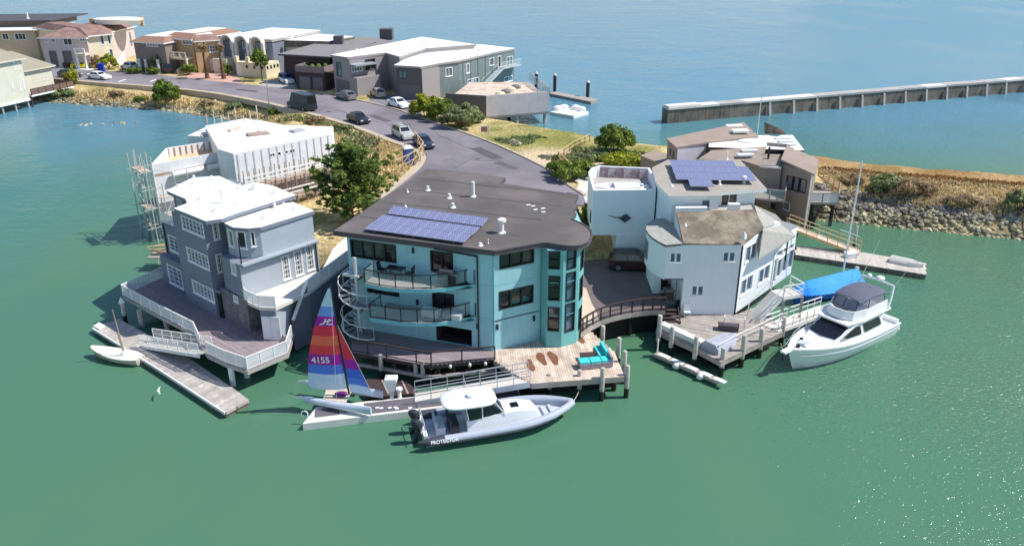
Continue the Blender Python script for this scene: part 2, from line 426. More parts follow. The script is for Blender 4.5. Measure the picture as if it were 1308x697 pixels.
# ---- land: height field from the shoreline
GZ = 2.5                                                 # street level
SHORE = PP(0, (-260, 104), (-60, 116), (40, 128), (70, 131), (110, 134), (160, 137), (200, 140), (260, 148), (330, 158))
SHORE += [V(-38.5, 114, 0), V(-33, 98, 0), V(-29, 82, 0), V(-25, 72, 0), V(-17, 65.5, 0), V(-8, 62, 0), V(5, 63.5, 0), V(13, 66, 0), V(21, 70, 0), V(28, 78, 0)]
SHORE += PP(0, (1026, 278), (1087, 284), (1163, 292), (1264, 302), (1330, 307), (1600, 330), (1600, 258), (1308, 238), (1184, 229.6), (1103, 221.5), (1042, 213), (960, 206),
            (880, 201), (830, 197), (790, 191), (740, 182), (690, 173), (640, 164), (608, 158), (590, 140), (560, 112), (470, 80), (350, 62), (250, 52), (150, 45), (0, 34), (-260, 15))
SH = np.array([(p.x, p.y) for p in SHORE])
def sdist(X, Y):
    d2 = np.full(X.shape, 1e9); ins = np.zeros(X.shape, bool); n = len(SH)
    for i in range(n):
        ax, ay = SH[i]; bx, by = SH[(i + 1) % n]; ex, ey = bx - ax, by - ay
        t = np.clip(((X - ax) * ex + (Y - ay) * ey) / (ex * ex + ey * ey), 0, 1)
        d2 = np.minimum(d2, (X - ax - t * ex) ** 2 + (Y - ay - t * ey) ** 2)
        c = ((ay > Y) != (by > Y)) & (X < ex * (Y - ay) / (ey + 1e-12) + ax); ins ^= c
    return np.where(ins, 1, -1) * np.sqrt(d2)
def vnoise(X, Y, sc, seed=0):
    g = np.random.default_rng(seed).random((257, 257)); x = (X / sc) % 256; y = (Y / sc) % 256
    i = x.astype(int); j = y.astype(int); fx = x - i; fy = y - j; fx = fx * fx * (3 - 2 * fx); fy = fy * fy * (3 - 2 * fy)
    return (g[i, j] * (1 - fx) + g[i + 1, j] * fx) * (1 - fy) + (g[i, j + 1] * (1 - fx) + g[i + 1, j + 1] * fx) * fy
def height(X, Y, d=None):
    d = sdist(X, Y) if d is None else d
    Wd = 4.2 + 5.5 / (1 + np.exp((X + 34) / 6))
    t = np.clip(d / Wd, 0, 1); z = GZ * (t * (1.6 - .6 * t))
    z = np.where(d > 0, z + (vnoise(X, Y, 2.2, 1) - .5) * .5 * t * np.clip(1.4 - t, .12, 1), np.maximum(d * .5, -2.5))
    return z
xs = np.arange(-150, 96, 1.0); ys = np.arange(60, 205, 1.0); GX, GY = np.meshgrid(xs, ys, indexing='ij')
GD = sdist(GX, GY); GH = height(GX, GY, GD)
nx_, ny_ = GX.shape
me = bpy.data.meshes.new('ground')
vv = np.stack([GX, GY, GH], -1).reshape(-1, 3)
idx = np.arange(nx_ * ny_).reshape(nx_, ny_)
ff = np.stack([idx[:-1, :-1], idx[1:, :-1], idx[1:, 1:], idx[:-1, 1:]], -1).reshape(-1, 4)
keep = (GD.reshape(-1)[ff] > -4).any(1); ff = ff[keep]
me.from_pydata(vv.tolist(), [], ff.tolist())
me.polygons.foreach_set('use_smooth', [True] * len(me.polygons))
# what covers the ground: dry grass, green scrub, sand, rust-coloured succulents
DRY, GREEN, SAND, RUST, DIRT = [np.array(s(*c)[:3]) for c in ((206, 184, 136), (134, 138, 66), (216, 192, 162), (150, 104, 66), (132, 116, 92))]
n1 = vnoise(GX, GY, 3.0, 3) * .6 + vnoise(GX, GY, 1.3, 4) * .4
colr = DRY[None, None] * (.8 + .4 * vnoise(GX, GY, 1.7, 9))[..., None]
def paint(mask, c):
    global colr
    mk = np.clip(mask, 0, 1)[..., None]; colr = colr * (1 - mk) + c[None, None] * mk
def near(u, v, r, z=2.5):
    p = P(u, v, z); return np.clip(1.4 - np.hypot(GX - p.x, (GY - p.y)) / r, 0, 1)
paint(np.clip((n1 - .52) * 6, 0, 1) * .75, GREEN * .8)
paint(np.clip((1 - GD / 4) * 1.2, 0, 1) * np.clip((n1 - .25) * 4, 0, 1), DIRT)
for u, v, r in ((660, 180, 9), (690, 182, 9), (725, 190, 5), (770, 200, 7), (800, 203, 6)): paint(near(u, v, r) * (.2 + n1 * .75), GREEN * .92)
for u, v, r in ((705, 203, 5), (730, 207, 5), (690, 206, 4), (750, 203, 4), (720, 214, 4)): paint(near(u, v, r) * 1.2, SAND)
spit = (GX > 33)
paint(spit * np.clip(1.2 - GD / 20, 0, 1) * 0 + spit * np.clip((vnoise(GX, GY, 4, 12) - .45) * 5, 0, 1) * .35, RUST * .9)
far_edge = spit * np.clip((GY - (P(1180, 236, 2).y + (GX - P(1180, 236, 2).x) * -.42)) / 2.5, 0, 1)
paint(far_edge * .55, RUST)
at_ = me.color_attributes.new('cover', 'FLOAT_COLOR', 'POINT')
at_.data.foreach_set('color', np.concatenate([colr.reshape(-1, 3), np.ones((nx_ * ny_, 1))], 1).astype(np.float32).reshape(-1))
mg = bpy.data.materials.new('bank_soil_and_grass'); mg.use_nodes = True; nn = mg.node_tree.nodes; ll = mg.node_tree.links
an = nn.new('ShaderNodeAttribute'); an.attribute_name = 'cover'; tx = nn.new('ShaderNodeTexNoise'); tx.inputs['Scale'].default_value = 2.5; tx.inputs['Detail'].default_value = 8
tcn = nn.new('ShaderNodeTexCoord'); ll.new(tcn.outputs['Object'], tx.inputs[0])
mxn = nn.new('ShaderNodeMix'); mxn.data_type = 'RGBA'; mxn.blend_type = 'MULTIPLY'; mxn.inputs[0].default_value = 1
rp = nn.new('ShaderNodeMapRange'); rp.inputs[1].default_value = .3; rp.inputs[2].default_value = .7; rp.inputs[3].default_value = .62; rp.inputs[4].default_value = 1.25; ll.new(tx.outputs[0], rp.inputs[0])
ccn = nn.new('ShaderNodeCombineColor'); [ll.new(rp.outputs[0], ccn.inputs[i]) for i in range(3)]
ll.new(an.outputs['Color'], mxn.inputs[6]); ll.new(ccn.outputs[0], mxn.inputs[7]); ll.new(mxn.outputs[2], nn['Principled BSDF'].inputs['Base Color'])
nn['Principled BSDF'].inputs['Roughness'].default_value = .95; nn['Principled BSDF'].inputs['Specular IOR Level'].default_value = .1
bpn = nn.new('ShaderNodeBump'); bpn.inputs['Strength'].default_value = .8; bpn.inputs['Distance'].default_value = .25; ll.new(tx.outputs[0], bpn.inputs['Height']); ll.new(bpn.outputs[0], nn['Principled BSDF'].inputs['Normal'])
me.materials.append(mg); go = bpy.data.objects.new('ground', me); COL.objects.link(go); struct(go)

# ---- street with cul-de-sac, kerbs, pavement, driveways
RZ = 2.62
near_edge = [(-260, 96), (60, 100), (135, 105.5), (200, 110), (270, 117), (330, 128), (363, 135), (420, 150), (468, 165), (500, 178.5), (530, 188), (545, 197), (543, 208), (532, 220), (508, 238), (488, 255)]
far_edge_ = [(750, 262), (745, 250), (733, 242), (723, 236), (700, 217), (676, 205), (640, 188), (610, 176), (578, 165), (540, 152), (500, 138), (450, 127), (400, 118), (369, 113), (308, 107), (250, 101), (199, 95), (140, 91), (77, 87.5), (-260, 78)]
road_poly = PP(RZ, *near_edge) + PP(RZ, *far_edge_)
b = MB(); b.prism(road_poly, 1.6, RZ, M_asphalt); struct(b.build('road'))
def strip(line, wd, z0, z1, m, side=1):
    b = MB(); L = [Vector((p.x, p.y, 0)) for p in line]; offs = []
    for i, p in enumerate(L):
        d = (L[min(i + 1, len(L) - 1)] - L[max(i - 1, 0)]).normalized(); offs.append(p + V(-d.y, d.x, 0) * wd * side)
    for i in range(len(L) - 1):
        q = [L[i], L[i + 1], offs[i + 1], offs[i]]
        if side < 0: q = q[::-1]
        b.prism(q, z0, z1, m)
    return b
def dense(pts, k=3):
    out = []
    for a, c in zip(pts[:-1], pts[1:]):
        for i in range(k): out.append(Vector(a).lerp(Vector(c), i / k))
    return out + [Vector(pts[-1])]
def smooth_line(pts, it=2):
    for _ in range(it):
        q = [pts[0]]
        for a, c in zip(pts[:-1], pts[1:]): q += [a.lerp(c, .25), a.lerp(c, .75)]
        pts = q + [pts[-1]]
    return pts
struct(strip(smooth_line(PP(RZ, *near_edge[1:])), .9, 1.8, RZ + .08, M_kerb, side=-1).build('pavement'))
struct(strip(smooth_line(PP(RZ, *far_edge_[1:12])), .35, 1.8, RZ + .13, M_kerb, side=-1).build('kerb'))
def flat(name, z, m, *uv, z0=1.6):
    b = MB(); b.prism(PP(z, *uv), z0, z, m); return struct(b.build(name))
flat('driveway', RZ + .01, M_pink, (236, 99.8), (244, 93), (300, 95), (312, 107.3))
flat('driveway', RZ + .008, M_conc, (330, 109.5), (345, 101), (385, 106), (372, 113.3))
flat('driveway', RZ + .006, M_conc_lt, (66, 87.6), (70, 84), (118, 84), (122, 90))
flat('driveway', RZ + .012, M_asphalt, (470, 131), (478, 117), (540, 128), (538, 151))
# painted parking ticks along the pavement
b = MB()
for u in (150, 190): b.prism([P(u, 104.5, RZ), P(u + 3, 104.6, RZ), P(u + 12, 101.5, RZ), P(u + 9, 101.4, RZ)], RZ + .002, RZ + .006, M_white_trim)
struct(b.build('road_marking'))
# courtyard between the turquoise and the white house, side drive of the grey house
CY = 2.25
b = MB(); b.prism(PP(CY, (736, 425), (752, 415), (772, 405), (800, 398), (828, 394), (850, 393), (846, 340), (800, 262), (742, 262)), 1.7, CY, mat('dark_courtyard_paving', s(112, 98, 98), .9, .1, .8, bump=.15, bscale=8))
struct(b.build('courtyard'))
flat('courtyard_pale_patch', CY + .005, M_tan_pave, (737, 424), (752, 414), (765, 408.5), (762, 398), (755, 385), (749, 368), (744, 366), z0=2.0)  # yard is dark brown, this curved piece by the bay pale tan
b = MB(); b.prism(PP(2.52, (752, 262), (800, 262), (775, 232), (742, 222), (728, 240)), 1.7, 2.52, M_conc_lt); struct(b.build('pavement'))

# road repairs and covers
for (u, v, du, dv, w_, sh) in ((600, 190, 30, 14, 1.6, 92), (470, 148, 22, 8, 1.2, 96), (300, 115, 26, 3, 1.1, 94), (560, 205, 18, 7, 2.2, 124), (630, 208, 26, 9, 1.0, 98)):
    a_, c_ = P(u, v, RZ), P(u + du, v + dv, RZ); e_ = (c_ - a_).normalized(); f_ = V(-e_.y, e_.x, 0) * w_; b = MB(); b.slab([V(p.x, p.y, RZ + .006) for p in (a_, c_, c_ + f_, a_ + f_)], .004, mat('asphalt_patch_%d' % sh, s(sh, sh - 5, sh + 1), .9, .12, .8)); struct(b.build('road_patch'))
for k, ln in enumerate((((560, 170), (590, 186), (612, 192), (650, 210)), ((430, 140), (455, 150), (500, 160), (530, 172)), ((250, 108), (300, 113), (340, 120)), ((580, 214), (600, 204), (640, 206)), ((520, 158), (540, 170), (548, 182)))):
    b = MB(); pts_ = [P(u, v, RZ + .004) + V(random.uniform(-.3, .3), random.uniform(-.3, .3), 0) for u, v in ln]; pts_ = [p + V(random.uniform(-.25, .25), random.uniform(-.25, .25), 0) for p in dense(pts_, 5)]
    for a_, c_ in zip(pts_[:-1], pts_[1:]): b.bar(a_, c_, .1, .006, M_fascia)
    struct(b.build('crack_seal'))
for (u, v) in ((610, 203), (420, 143), (230, 106)):
    b = MB(); b.lathe(P(u, v, RZ), [(.36, .002), (.36, .008), (.02, .009)], M_fascia, 14); struct(b.build('manhole_cover'))
# ---- breakwater across the bay
A = P(852, 158); B_ = P(1330, 115.4); far = B_ + (B_ - A).normalized() * 60
d = (far - A).normalized(); nrm = V(d.y, -d.x, 0)
br = thing('breakwater', 'long stained concrete breakwater wall crossing the bay water', 'breakwater', A)
L = (far - A).length; b = MB(); seg = 4.9; k = 0
b.obox(A + d * (L / 2) + V(0, 0, .7) - nrm * .9, d * (L / 2), nrm * .9, V(0, 0, 1.55), M_conc_dk); b.build('wall', br)
x = 0; capm = MB()
while x < L:
    e = min(x + seg, L); c = A + d * ((x + e) / 2)
    b = MB(); b.obox(c - nrm * .95 + V(0, 0, 2.4 + random.uniform(-.02, .02)), d * ((e - x) / 2 - .03), nrm * 1.08, V(0, 0, .16), M_conc if random.random() < .7 else M_conc_lt); b.build('coping_block', br)
    if x > 18:
        b = MB(); q = A + d * x + nrm * .2; b.add([q - d * .2 + V(0, 0, -1), q + d * .2 + V(0, 0, -1), q + d * .2 + nrm * .75 + V(0, 0, -1), q - d * .2 + nrm * .75 + V(0, 0, -1), q - d * .2 + V(0, 0, 2.1), q + d * .2 + V(0, 0, 2.1), q + d * .2 + nrm * .12 + V(0, 0, 2.1), q - d * .2 + nrm * .12 + V(0, 0, 2.1)],
                          [(3, 2, 1, 0), (4, 5, 6, 7), (0, 1, 5, 4), (1, 2, 6, 5), (2, 3, 7, 6), (3, 0, 4, 7)], M_conc); b.build('buttress', br)
    x = e
b = MB(); b.obox(A + d * 3.2 - nrm * .95 + V(0, 0, 2.66), d * 3.0, nrm * .9, V(0, 0, .1), M_conc_lt); b.build('end_cap', br)

# ---- rocks (riprap)
def ico():
    t = (1 + 5 ** .5) / 2; v = np.array([(-1, t, 0), (1, t, 0), (-1, -t, 0), (1, -t, 0), (0, -1, t), (0, 1, t), (0, -1, -t), (0, 1, -t), (t, 0, -1), (t, 0, 1), (-t, 0, -1), (-t, 0, 1)], float)
    f = [(0, 11, 5), (0, 5, 1), (0, 1, 7), (0, 7, 10), (0, 10, 11), (1, 5, 9), (5, 11, 4), (11, 10, 2), (10, 7, 6), (7, 1, 8), (3, 9, 4), (3, 4, 2), (3, 2, 6), (3, 6, 8), (3, 8, 9), (4, 9, 5), (2, 4, 11), (6, 2, 10), (8, 6, 7), (9, 8, 1)]
    return v / np.linalg.norm(v[0]), f
IV, IF = ico()
def rocks(name, pts, m):
    vs = []; fs = []
    for (x, y, z, r) in pts:
        q = IV * (1 + (RNG.random((12, 1)) - .5) * .55); q = q * np.array([r * RNG.uniform(.8, 1.4), r * RNG.uniform(.8, 1.3), r * RNG.uniform(.5, .9)])
        a = RNG.random() * 6.28; c, sn = math.cos(a), math.sin(a); q = q @ np.array([[c, -sn, 0], [sn, c, 0], [0, 0, 1]]) + np.array([x, y, z])
        o = len(vs); vs += q.tolist(); fs += [(i + o, j + o, k + o) for i, j, k in IF]
    me = bpy.data.meshes.new(name); me.from_pydata(vs, [], fs); me.materials.append(m); o = bpy.data.objects.new(name, me); COL.objects.link(o); o['kind'] = 'stuff'; return o
M_rock_y = mat('algae_stained_rock', s(168, 162, 134), .95, .25, 2.5, island=.5, col2=s(116, 110, 98), c2scale=.9)
M_rock_g = mat('grey_rock', s(122, 116, 112), .95, .25, 2.5, island=.6)
def along(line, n, dlo, dhi, rlo, rhi):
    """rock spots on the slope inside the shoreline, between two distances from it"""
    L = [Vector((p.x, p.y, 0)) for p in line]; ln = [(c - a).length for a, c in zip(L[:-1], L[1:])]; tot = sum(ln); out = []
    for _ in range(n):
        t = RNG.random() * tot; i = 0
        while t > ln[i] and i < len(ln) - 1: t -= ln[i]; i += 1
        a, c = L[i], L[i + 1]; dd = (c - a).normalized(); q = a + dd * t + V(-dd.y, dd.x, 0) * RNG.uniform(dlo, dhi)
        z = float(height(np.array([q.x]), np.array([q.y]))[0]); out.append((q.x, q.y, max(z, -.15) + .02, RNG.uniform(rlo, rhi)))
    return out
i0 = next(i for i, p in enumerate(SHORE) if (p - P(1026, 278)).length < .01)
left_line = SHORE[1:9]; right_line = SHORE[i0:i0 + 6]
rk = rocks('riprap', along(left_line, 900, -.6, 1.7, .1, .38), M_rock_y); tag(rk, 'pale algae stained boulders at the waterline below the grassy bank', 'rocks')
rk = rocks('riprap', along(right_line, 1300, -.3, 2.2, .1, .34), M_rock_y); tag(rk, 'pale mossy boulders along the foot of the spit', 'rocks')
rk = rocks('riprap', along(right_line, 1700, 1.5, 5.2, .1, .36), M_rock_g); tag(rk, 'dark grey boulders piled on the upper slope of the spit', 'rocks')
far_line = [p for p in SHORE[i0 + 6:i0 + 19]]
rk = rocks('riprap', along(far_line, 420, -.2, 1.5, .15, .45), M_rock_g); tag(rk, 'scattered shore rocks on the bay side of the spit and cul-de-sac', 'rocks')
rk = rocks('rock_shoal', [(P(u, v).x + RNG.uniform(-2, 2), P(u, v).y + RNG.uniform(-1.2, 1.2), -.08, RNG.uniform(.15, .4)) for u, v in ((105, 160), (135, 159), (155, 156), (165, 156)) for _ in range(7)], M_rock_y)
tag(rk, 'low rocks just breaking the lagoon surface off the left bank', 'rocks')

# ---- foliage
def leafmat(name, c, c2, var=.35):
    m = mat(name, c, .7, .15, 1.2, spec=.25, island=var, col2=c2, c2scale=.8); n = m.node_tree.nodes; l = m.node_tree.links; p = n['Principled BSDF']
    tr = n.new('ShaderNodeBsdfTranslucent'); mx = n.new('ShaderNodeMixShader'); mx.inputs[0].default_value = .35      # thin leaves let light through
    l.new(p.inputs['Base Color'].links[0].from_socket, tr.inputs[0]); l.new(p.outputs[0], mx.inputs[1]); l.new(tr.outputs[0], mx.inputs[2]); l.new(mx.outputs[0], n['Material Output'].inputs[0]); return m
M_leaf_dk = leafmat('dark_cypress_leaf', s(124, 144, 70), s(92, 114, 58))
M_leaf_md = leafmat('mid_green_leaf', s(128, 146, 62), s(100, 122, 54))
M_leaf_yl = leafmat('yellow_green_leaf', s(170, 172, 56), s(132, 146, 56))
M_leaf_gy = leafmat('grey_green_leaf', s(150, 158, 112), s(120, 132, 88))
M_leaf_br = leafmat('dry_brown_twigs', s(184, 160, 126), s(152, 132, 102))
M_leaf_st = leafmat('dry_grass_blade', s(224, 204, 160), s(196, 174, 126))
M_bark = mat('grey_brown_bark', s(104, 88, 74), .95, .3, 4, bump=.5, bscale=12)
def leaves(name, pts, nrm, size, m, parent=None, aspect=1.6, kind=None):
    """many small leaf quads: pts (n,3), nrm (n,3) general facing"""
    n = len(pts); pts = np.asarray(pts); nr = np.asarray(nrm) + RNG.normal(0, .55, (n, 3)); nr /= np.linalg.norm(nr, axis=1)[:, None] + 1e-9
    t = np.cross(nr, RNG.normal(0, 1, (n, 3))); t /= np.linalg.norm(t, axis=1)[:, None] + 1e-9; bt = np.cross(nr, t)
    sz = size * RNG.uniform(.6, 1.4, (n, 1)); a = t * sz * aspect; c = bt * sz
    q = np.stack([pts - a, pts + c * .8, pts + a, pts - c * .8], 1).reshape(-1, 3)
    if parent: og = ORG.get(parent.name, V(0, 0, 0)); q = q - np.array(og)
    me = bpy.data.meshes.new(name); me.from_pydata(q.tolist(), [], np.arange(4 * n).reshape(-1, 4).tolist()); me.materials.append(m)
    o = bpy.data.objects.new(name, me); COL.objects.link(o)
    if parent: o.parent = parent
    if kind: o['kind'] = kind
    return o
def clump_cloud(c, r, n, clumps=26, csize=.34, fill=.25):
    """points in clumps over an ellipsoid's surface with gaps between"""
    c = np.array(c); r = np.array(r); d = RNG.normal(0, 1, (clumps, 3)); d /= np.linalg.norm(d, axis=1)[:, None]; d[:, 2] = np.where(d[:, 2] < -.35, -d[:, 2] * .6, d[:, 2])
    cc = d * RNG.uniform(.62, .98, (clumps, 1)); k = RNG.integers(0, clumps, n); off = RNG.normal(0, 1, (n, 3)); off /= np.linalg.norm(off, axis=1)[:, None]
    cs = RNG.uniform(.6, 1.25, clumps)[k][:, None] * csize
    p = cc[k] + off * cs * RNG.random((n, 1)) ** .45; nr = off + cc[k] * .6
    inn = RNG.random(n) < fill; p[inn] *= .7
    return c + p * r, nr
def bush(name, label, loc, r, n, m, size=.16, cat='bush', clumps=24, group=None, stem=True, csize=.36, aspect=1.5):
    t = thing(name, label, cat, loc, group); c = (loc[0], loc[1], loc[2] + r[2] * .75)
    p, nr = clump_cloud(c, r, n, clumps, csize); p[:, 2] = np.maximum(p[:, 2], loc[2] + .02)
    leaves('foliage', p, nr, size, m, t, aspect)
    if stem:
        b = MB()
        for k in range(5):
            a = k * 1.3; b.tube([Vector(loc) - V(0, 0, .15), Vector(loc) + V(math.cos(a) * r[0] * .35, math.sin(a) * r[1] * .35, r[2] * .9)], [.07, .02], M_bark, 5)
        b.build('stem', t)
    return t
def gz(p): return float(height(np.array([p.x]), np.array([p.y]))[0])
def G(u, v, z=2.5):                                   # sight line on the ground surface
    for _ in range(6): p = P(u, v, z); z = z * .4 + gz(p) * .6
    return V(p.x, p.y, gz(p))
bush('round_shrub', 'large round green shrub standing alone at the bay edge', G(786, 195), (2.5, 2.5, 2.1), 8000, M_leaf_md, .13, clumps=60, csize=.24)
bush('low_shrub', 'dark green rounded shrub beside the end of the cul-de-sac kerb', G(722, 231), (1.9, 1.7, 1.25), 3600, M_leaf_md, .13, clumps=30)
bush('low_shrub', 'brighter green shrub touching the lamp post by the white house', G(740, 227), (1.7, 1.6, 1.2), 3200, M_leaf_md, .13, clumps=30)
bush('low_shrub', 'small dark shrub at the sandy path end next to the street', G(712, 222), (1.3, 1.2, .9), 2000, M_leaf_dk, .12)
bush('flowering_shrub', 'spreading yellow green shrub behind the white house roof terrace', G(797, 213), (2.8, 1.9, .9), 3600, M_leaf_yl, .14, clumps=34)
bush('flowering_shrub', 'low yellowish ground shrub left of the round shrub', G(760, 206), (2.2, 1.6, .6), 2200, M_leaf_gy, .13)
bush('tall_shrub', 'leafy shrub squeezed between turquoise house and white house', V(6.6, 72.5, CY), (.9, 1.3, 1.9), 2600, M_leaf_md, .13)
bush('tall_shrub', 'yellow green shrub at the back corner of the turquoise house', V(6.2, 68.5, CY), (.6, .9, 1.5), 1800, M_leaf_yl, .13)
bush('hedge_shrub', 'bright yellow green shrub beside the white sedan driveway', G(544, 150), (2.6, 2.2, 2.0), 5200, M_leaf_yl, .17, clumps=40, csize=.28)
bush('hedge_shrub', 'mid green shrub in the middle of the street hedge', G(566, 155), (2.6, 2.2, 1.9), 4600, M_leaf_md, .17, clumps=40, csize=.28)
bush('hedge_shrub', 'grey green domed shrub at the low end of the street hedge', G(588, 163), (3.0, 2.4, 1.9), 5600, M_leaf_gy, .16, clumps=46, csize=.26)
bush('hedge_shrub', 'dull green shrub against the grey deck wall', G(600, 156), (2.2, 1.8, 1.5), 3000, M_leaf_gy, .16)
bush('bank_bush', 'dense dark green bush growing out of the dry left bank', G(215, 132), (2.6, 2.2, 2.3), 5200, M_leaf_md, .17, clumps=40, csize=.28)
bush('bank_bush', 'small yellow green bush beside the pale green house deck', G(92, 108), (1.4, 1.2, 1.6), 1800, M_leaf_yl, .18)
bush('bank_bush', 'low green bush on the left bank below the pale house deck', G(80, 124), (2.4, 1.6, .8), 1800, M_leaf_gy, .18)
bush('spit_bush', 'olive green bush on the dry grass spit', G(1128, 246), (1.8, 1.4, 1.2), 3000, M_leaf_gy, .13, clumps=30)
bush('spit_bush', 'leafless brown twiggy bush in the middle of the spit', G(1163, 250), (2.5, 1.5, 1.1), 3600, M_leaf_br, .08, clumps=44, aspect=4)
bush('spit_bush', 'small twiggy brown bush near the landing deck', G(1085, 238), (1.3, 1.0, .8), 1500, M_leaf_br, .08, aspect=4)
bush('spit_bush', 'low brown bush at the right end of the spit', G(1230, 262), (1.8, 1.1, .6), 1600, M_leaf_br, .09, aspect=3)
bush('spit_bush', 'rounded olive bush at the right frame edge on the spit', G(1302, 270), (1.6, 1.4, 1.2), 2000, M_leaf_gy, .12)
bush('street_shrub', 'clipped dark shrub on the verge before the brown house', V(*P(172, 93.5, RZ + .05)), (1.5, 1.1, .7), 1500, M_leaf_md, .15)
bush('street_shrub', 'second clipped shrub on the verge before the brown house', V(*P(196, 94.5, RZ + .05)), (1.4, 1.0, .7), 1400, M_leaf_md, .15)
bush('street_shrub', 'light green garden shrub beside the blue bin', V(*P(139, 88, RZ + .05)), (1.9, 1.3, 1.6), 2000, M_leaf_yl, .17)
bush('street_shrub', 'brownish garden shrub behind the yellow car', V(*P(124, 86, RZ + .05)), (1.4, 1.1, 1.3), 1400, M_leaf_br, .17)
bush('street_shrub', 'garden shrub at the foot of the tan garage wall', V(*P(241, 95, RZ + .05)), (1.5, 1.0, 1.1), 1400, M_leaf_md, .16)
bush('street_shrub', 'spiky bush beside the bare palm trunk on pink pavers', V(*P(291, 96, RZ + .05)), (1.1, .9, 1.3), 1200, M_leaf_dk, .16)
# bank scrub and grasses: nobody could count it
def scatter(name, label, polys, n, hgt, wid, m, kind='stuff', cat='grass', lump=0):
    pts = []
    for poly in polys:
        X = [p.x for p in poly]; Y = [p.y for p in poly]
        k = 0
        while k < n // len(polys):
            x = random.uniform(min(X), max(X)); y = random.uniform(min(Y), max(Y))
            if not inside(poly, x, y): k += .02; continue
            k += 1; pts.append((x, y))
    pts = np.array(pts); X, Y = pts[:, 0], pts[:, 1]; dd = sdist(X, Y); ok = (dd > .8)
    if lump: ok &= vnoise(X, Y, lump, 5) > .5
    X, Y = X[ok], Y[ok]; Z = height(X, Y); n = len(X); q = []
    a = RNG.random(n) * 6.28; w = wid * RNG.uniform(.5, 1.4, n); h = hgt * RNG.uniform(.5, 1.5, n); lx = RNG.normal(0, .35, n) * h; ly = RNG.normal(0, .35, n) * h
    c, sn = np.cos(a) * w, np.sin(a) * w
    q = np.stack([np.stack([X - c, Y - sn, Z - .05], -1), np.stack([X + c, Y + sn, Z - .05], -1), np.stack([X + c * .5 + lx, Y + sn * .5 + ly, Z + h], -1), np.stack([X - c * .5 + lx, Y - sn * .5 + ly, Z + h * .9], -1)], 1).reshape(-1, 3)
    me = bpy.data.meshes.new(name); me.from_pydata(q.tolist(), [], np.arange(4 * n).reshape(-1, 4).tolist()); me.materials.append(m)
    o = bpy.data.objects.new(name, me); COL.objects.link(o); o['kind'] = kind; o['label'] = label; o['category'] = cat; return o
bank = PP(2.5, (75, 109), (135, 110), (200, 115), (270, 122), (330, 134), (363, 142), (420, 157), (468, 172), (520, 192), (535, 205), (500, 238), (470, 240)) + PP(.6, (400, 175), (330, 160), (200, 142), (110, 136), (70, 131))
lowbank = PP(2.3, (240, 124), (330, 140), (440, 166), (500, 190), (470, 205)) + PP(.6, (400, 175), (330, 159), (230, 146))
scatter('dry_grass', 'dry straw coloured grass on the left bank', [bank], 11000, .35, .12, M_leaf_st)
for k, (u, v, lab, m_, r0) in enumerate(((300, 139, 'low green bush on the verge left of the black van', M_leaf_gy, 1.0), (350, 146, 'olive bush on the verge below the lamp post', M_leaf_md, .9), (405, 158, 'dry brown bush on the verge above the site roof', M_leaf_br, 1.1), (438, 168, 'grey green bush on the bank below the black sedan', M_leaf_gy, 1.0), (150, 124, 'low dry bush in the middle of the left bank', M_leaf_br, 1.0), (180, 130, 'small olive bush near the rocks of left bank', M_leaf_md, .8), (265, 136, 'brown bush beside the rocks below the street', M_leaf_br, .9))): bush('verge_bush', lab, G(u, v), (r0 * 1.4, r0, r0 * .6), 1300, m_, .14)
scatter('scrub', 'green scrub patches on the left bank above the rocks', [lowbank], 3000, .45, .2, M_leaf_gy, cat='scrub', lump=4)
pr = PP(2.4, (618, 172), (650, 168), (740, 184), (830, 198), (835, 208), (760, 212), (700, 205), (660, 195))
scatter('ground_cover', 'green succulent ground cover beside the end of the street', [pr], 5200, .2, .2, M_leaf_gy, cat='ground cover', lump=5)
spitp = PP(2.2, (1045, 222), (1308, 245), (1340, 262), (1308, 272), (1140, 256), (1060, 246))
scatter('dry_grass', 'tall yellow dry grass covering the spit', [spitp], 9000, .32, .12, M_leaf_st)
spitf = PP(2.2, (1045, 217), (1110, 222), (1308, 238), (1330, 250), (1200, 242), (1060, 228))
M_rust = leafmat('rust_succulent', s(176, 128, 84), s(150, 130, 80))
scatter('ground_cover', 'rust brown succulent mat along the bay edge of the spit', [spitf], 3800, .2, .2, M_rust, cat='ground cover')

# ---- the big cypress between the two front houses
def conifer():
    loc = V(*P(447, 283, 2.5)); t = thing('cypress_tree', 'big dark windswept cypress tree behind the grey house driveway', 'tree', loc)
    b = MB(); b.tube([loc - V(0, 0, .4), loc + V(.1, 0, 1.6), loc + V(.5, .2, 4.6), loc + V(.6, .3, 7.3)], [.42, .34, .24, .1], M_bark, 9); P_, N_ = [], []
    rnd = random.Random(4)
    for k in range(60):
        z = 1.0 + 6.5 * (k / 59); a = k * 2.4 + rnd.uniform(-.3, .3); spread = (3.9 if z < 4.2 else 3.9 * max(.25, 1 - (z - 4.2) / 4.0)) * rnd.uniform(.7, 1.12)
        st = loc + V(.45 * z / 6, .2 * z / 6, z * .9); en = loc + V(.35 + math.cos(a) * spread, .2 + math.sin(a) * spread, z + spread * rnd.uniform(.08, .42))
        b.tube([st, st.lerp(en, .5) + V(0, 0, .12), en], [.09, .06, .02], M_bark, 5)
        for j in range(11):
            f = .3 + .85 * j / 10; c = st.lerp(en, f) + V(rnd.gauss(0, .3), rnd.gauss(0, .3), rnd.gauss(.1, .22)); wd = .42 * (1.2 - .5 * f)
            nn_ = 40; p = RNG.normal(0, 1, (nn_, 3)); p /= np.linalg.norm(p, axis=1)[:, None]; p *= RNG.random((nn_, 1)) ** .4
            P_.append(np.array(c) + p * np.array([wd, wd, wd * .42])); N_.append(p + np.array([0, 0, .7]))
    b.build('trunk', t, smooth=True); leaves('crown', np.concatenate(P_), np.concatenate(N_), .075, M_leaf_dk, t, 2.6)
conifer()
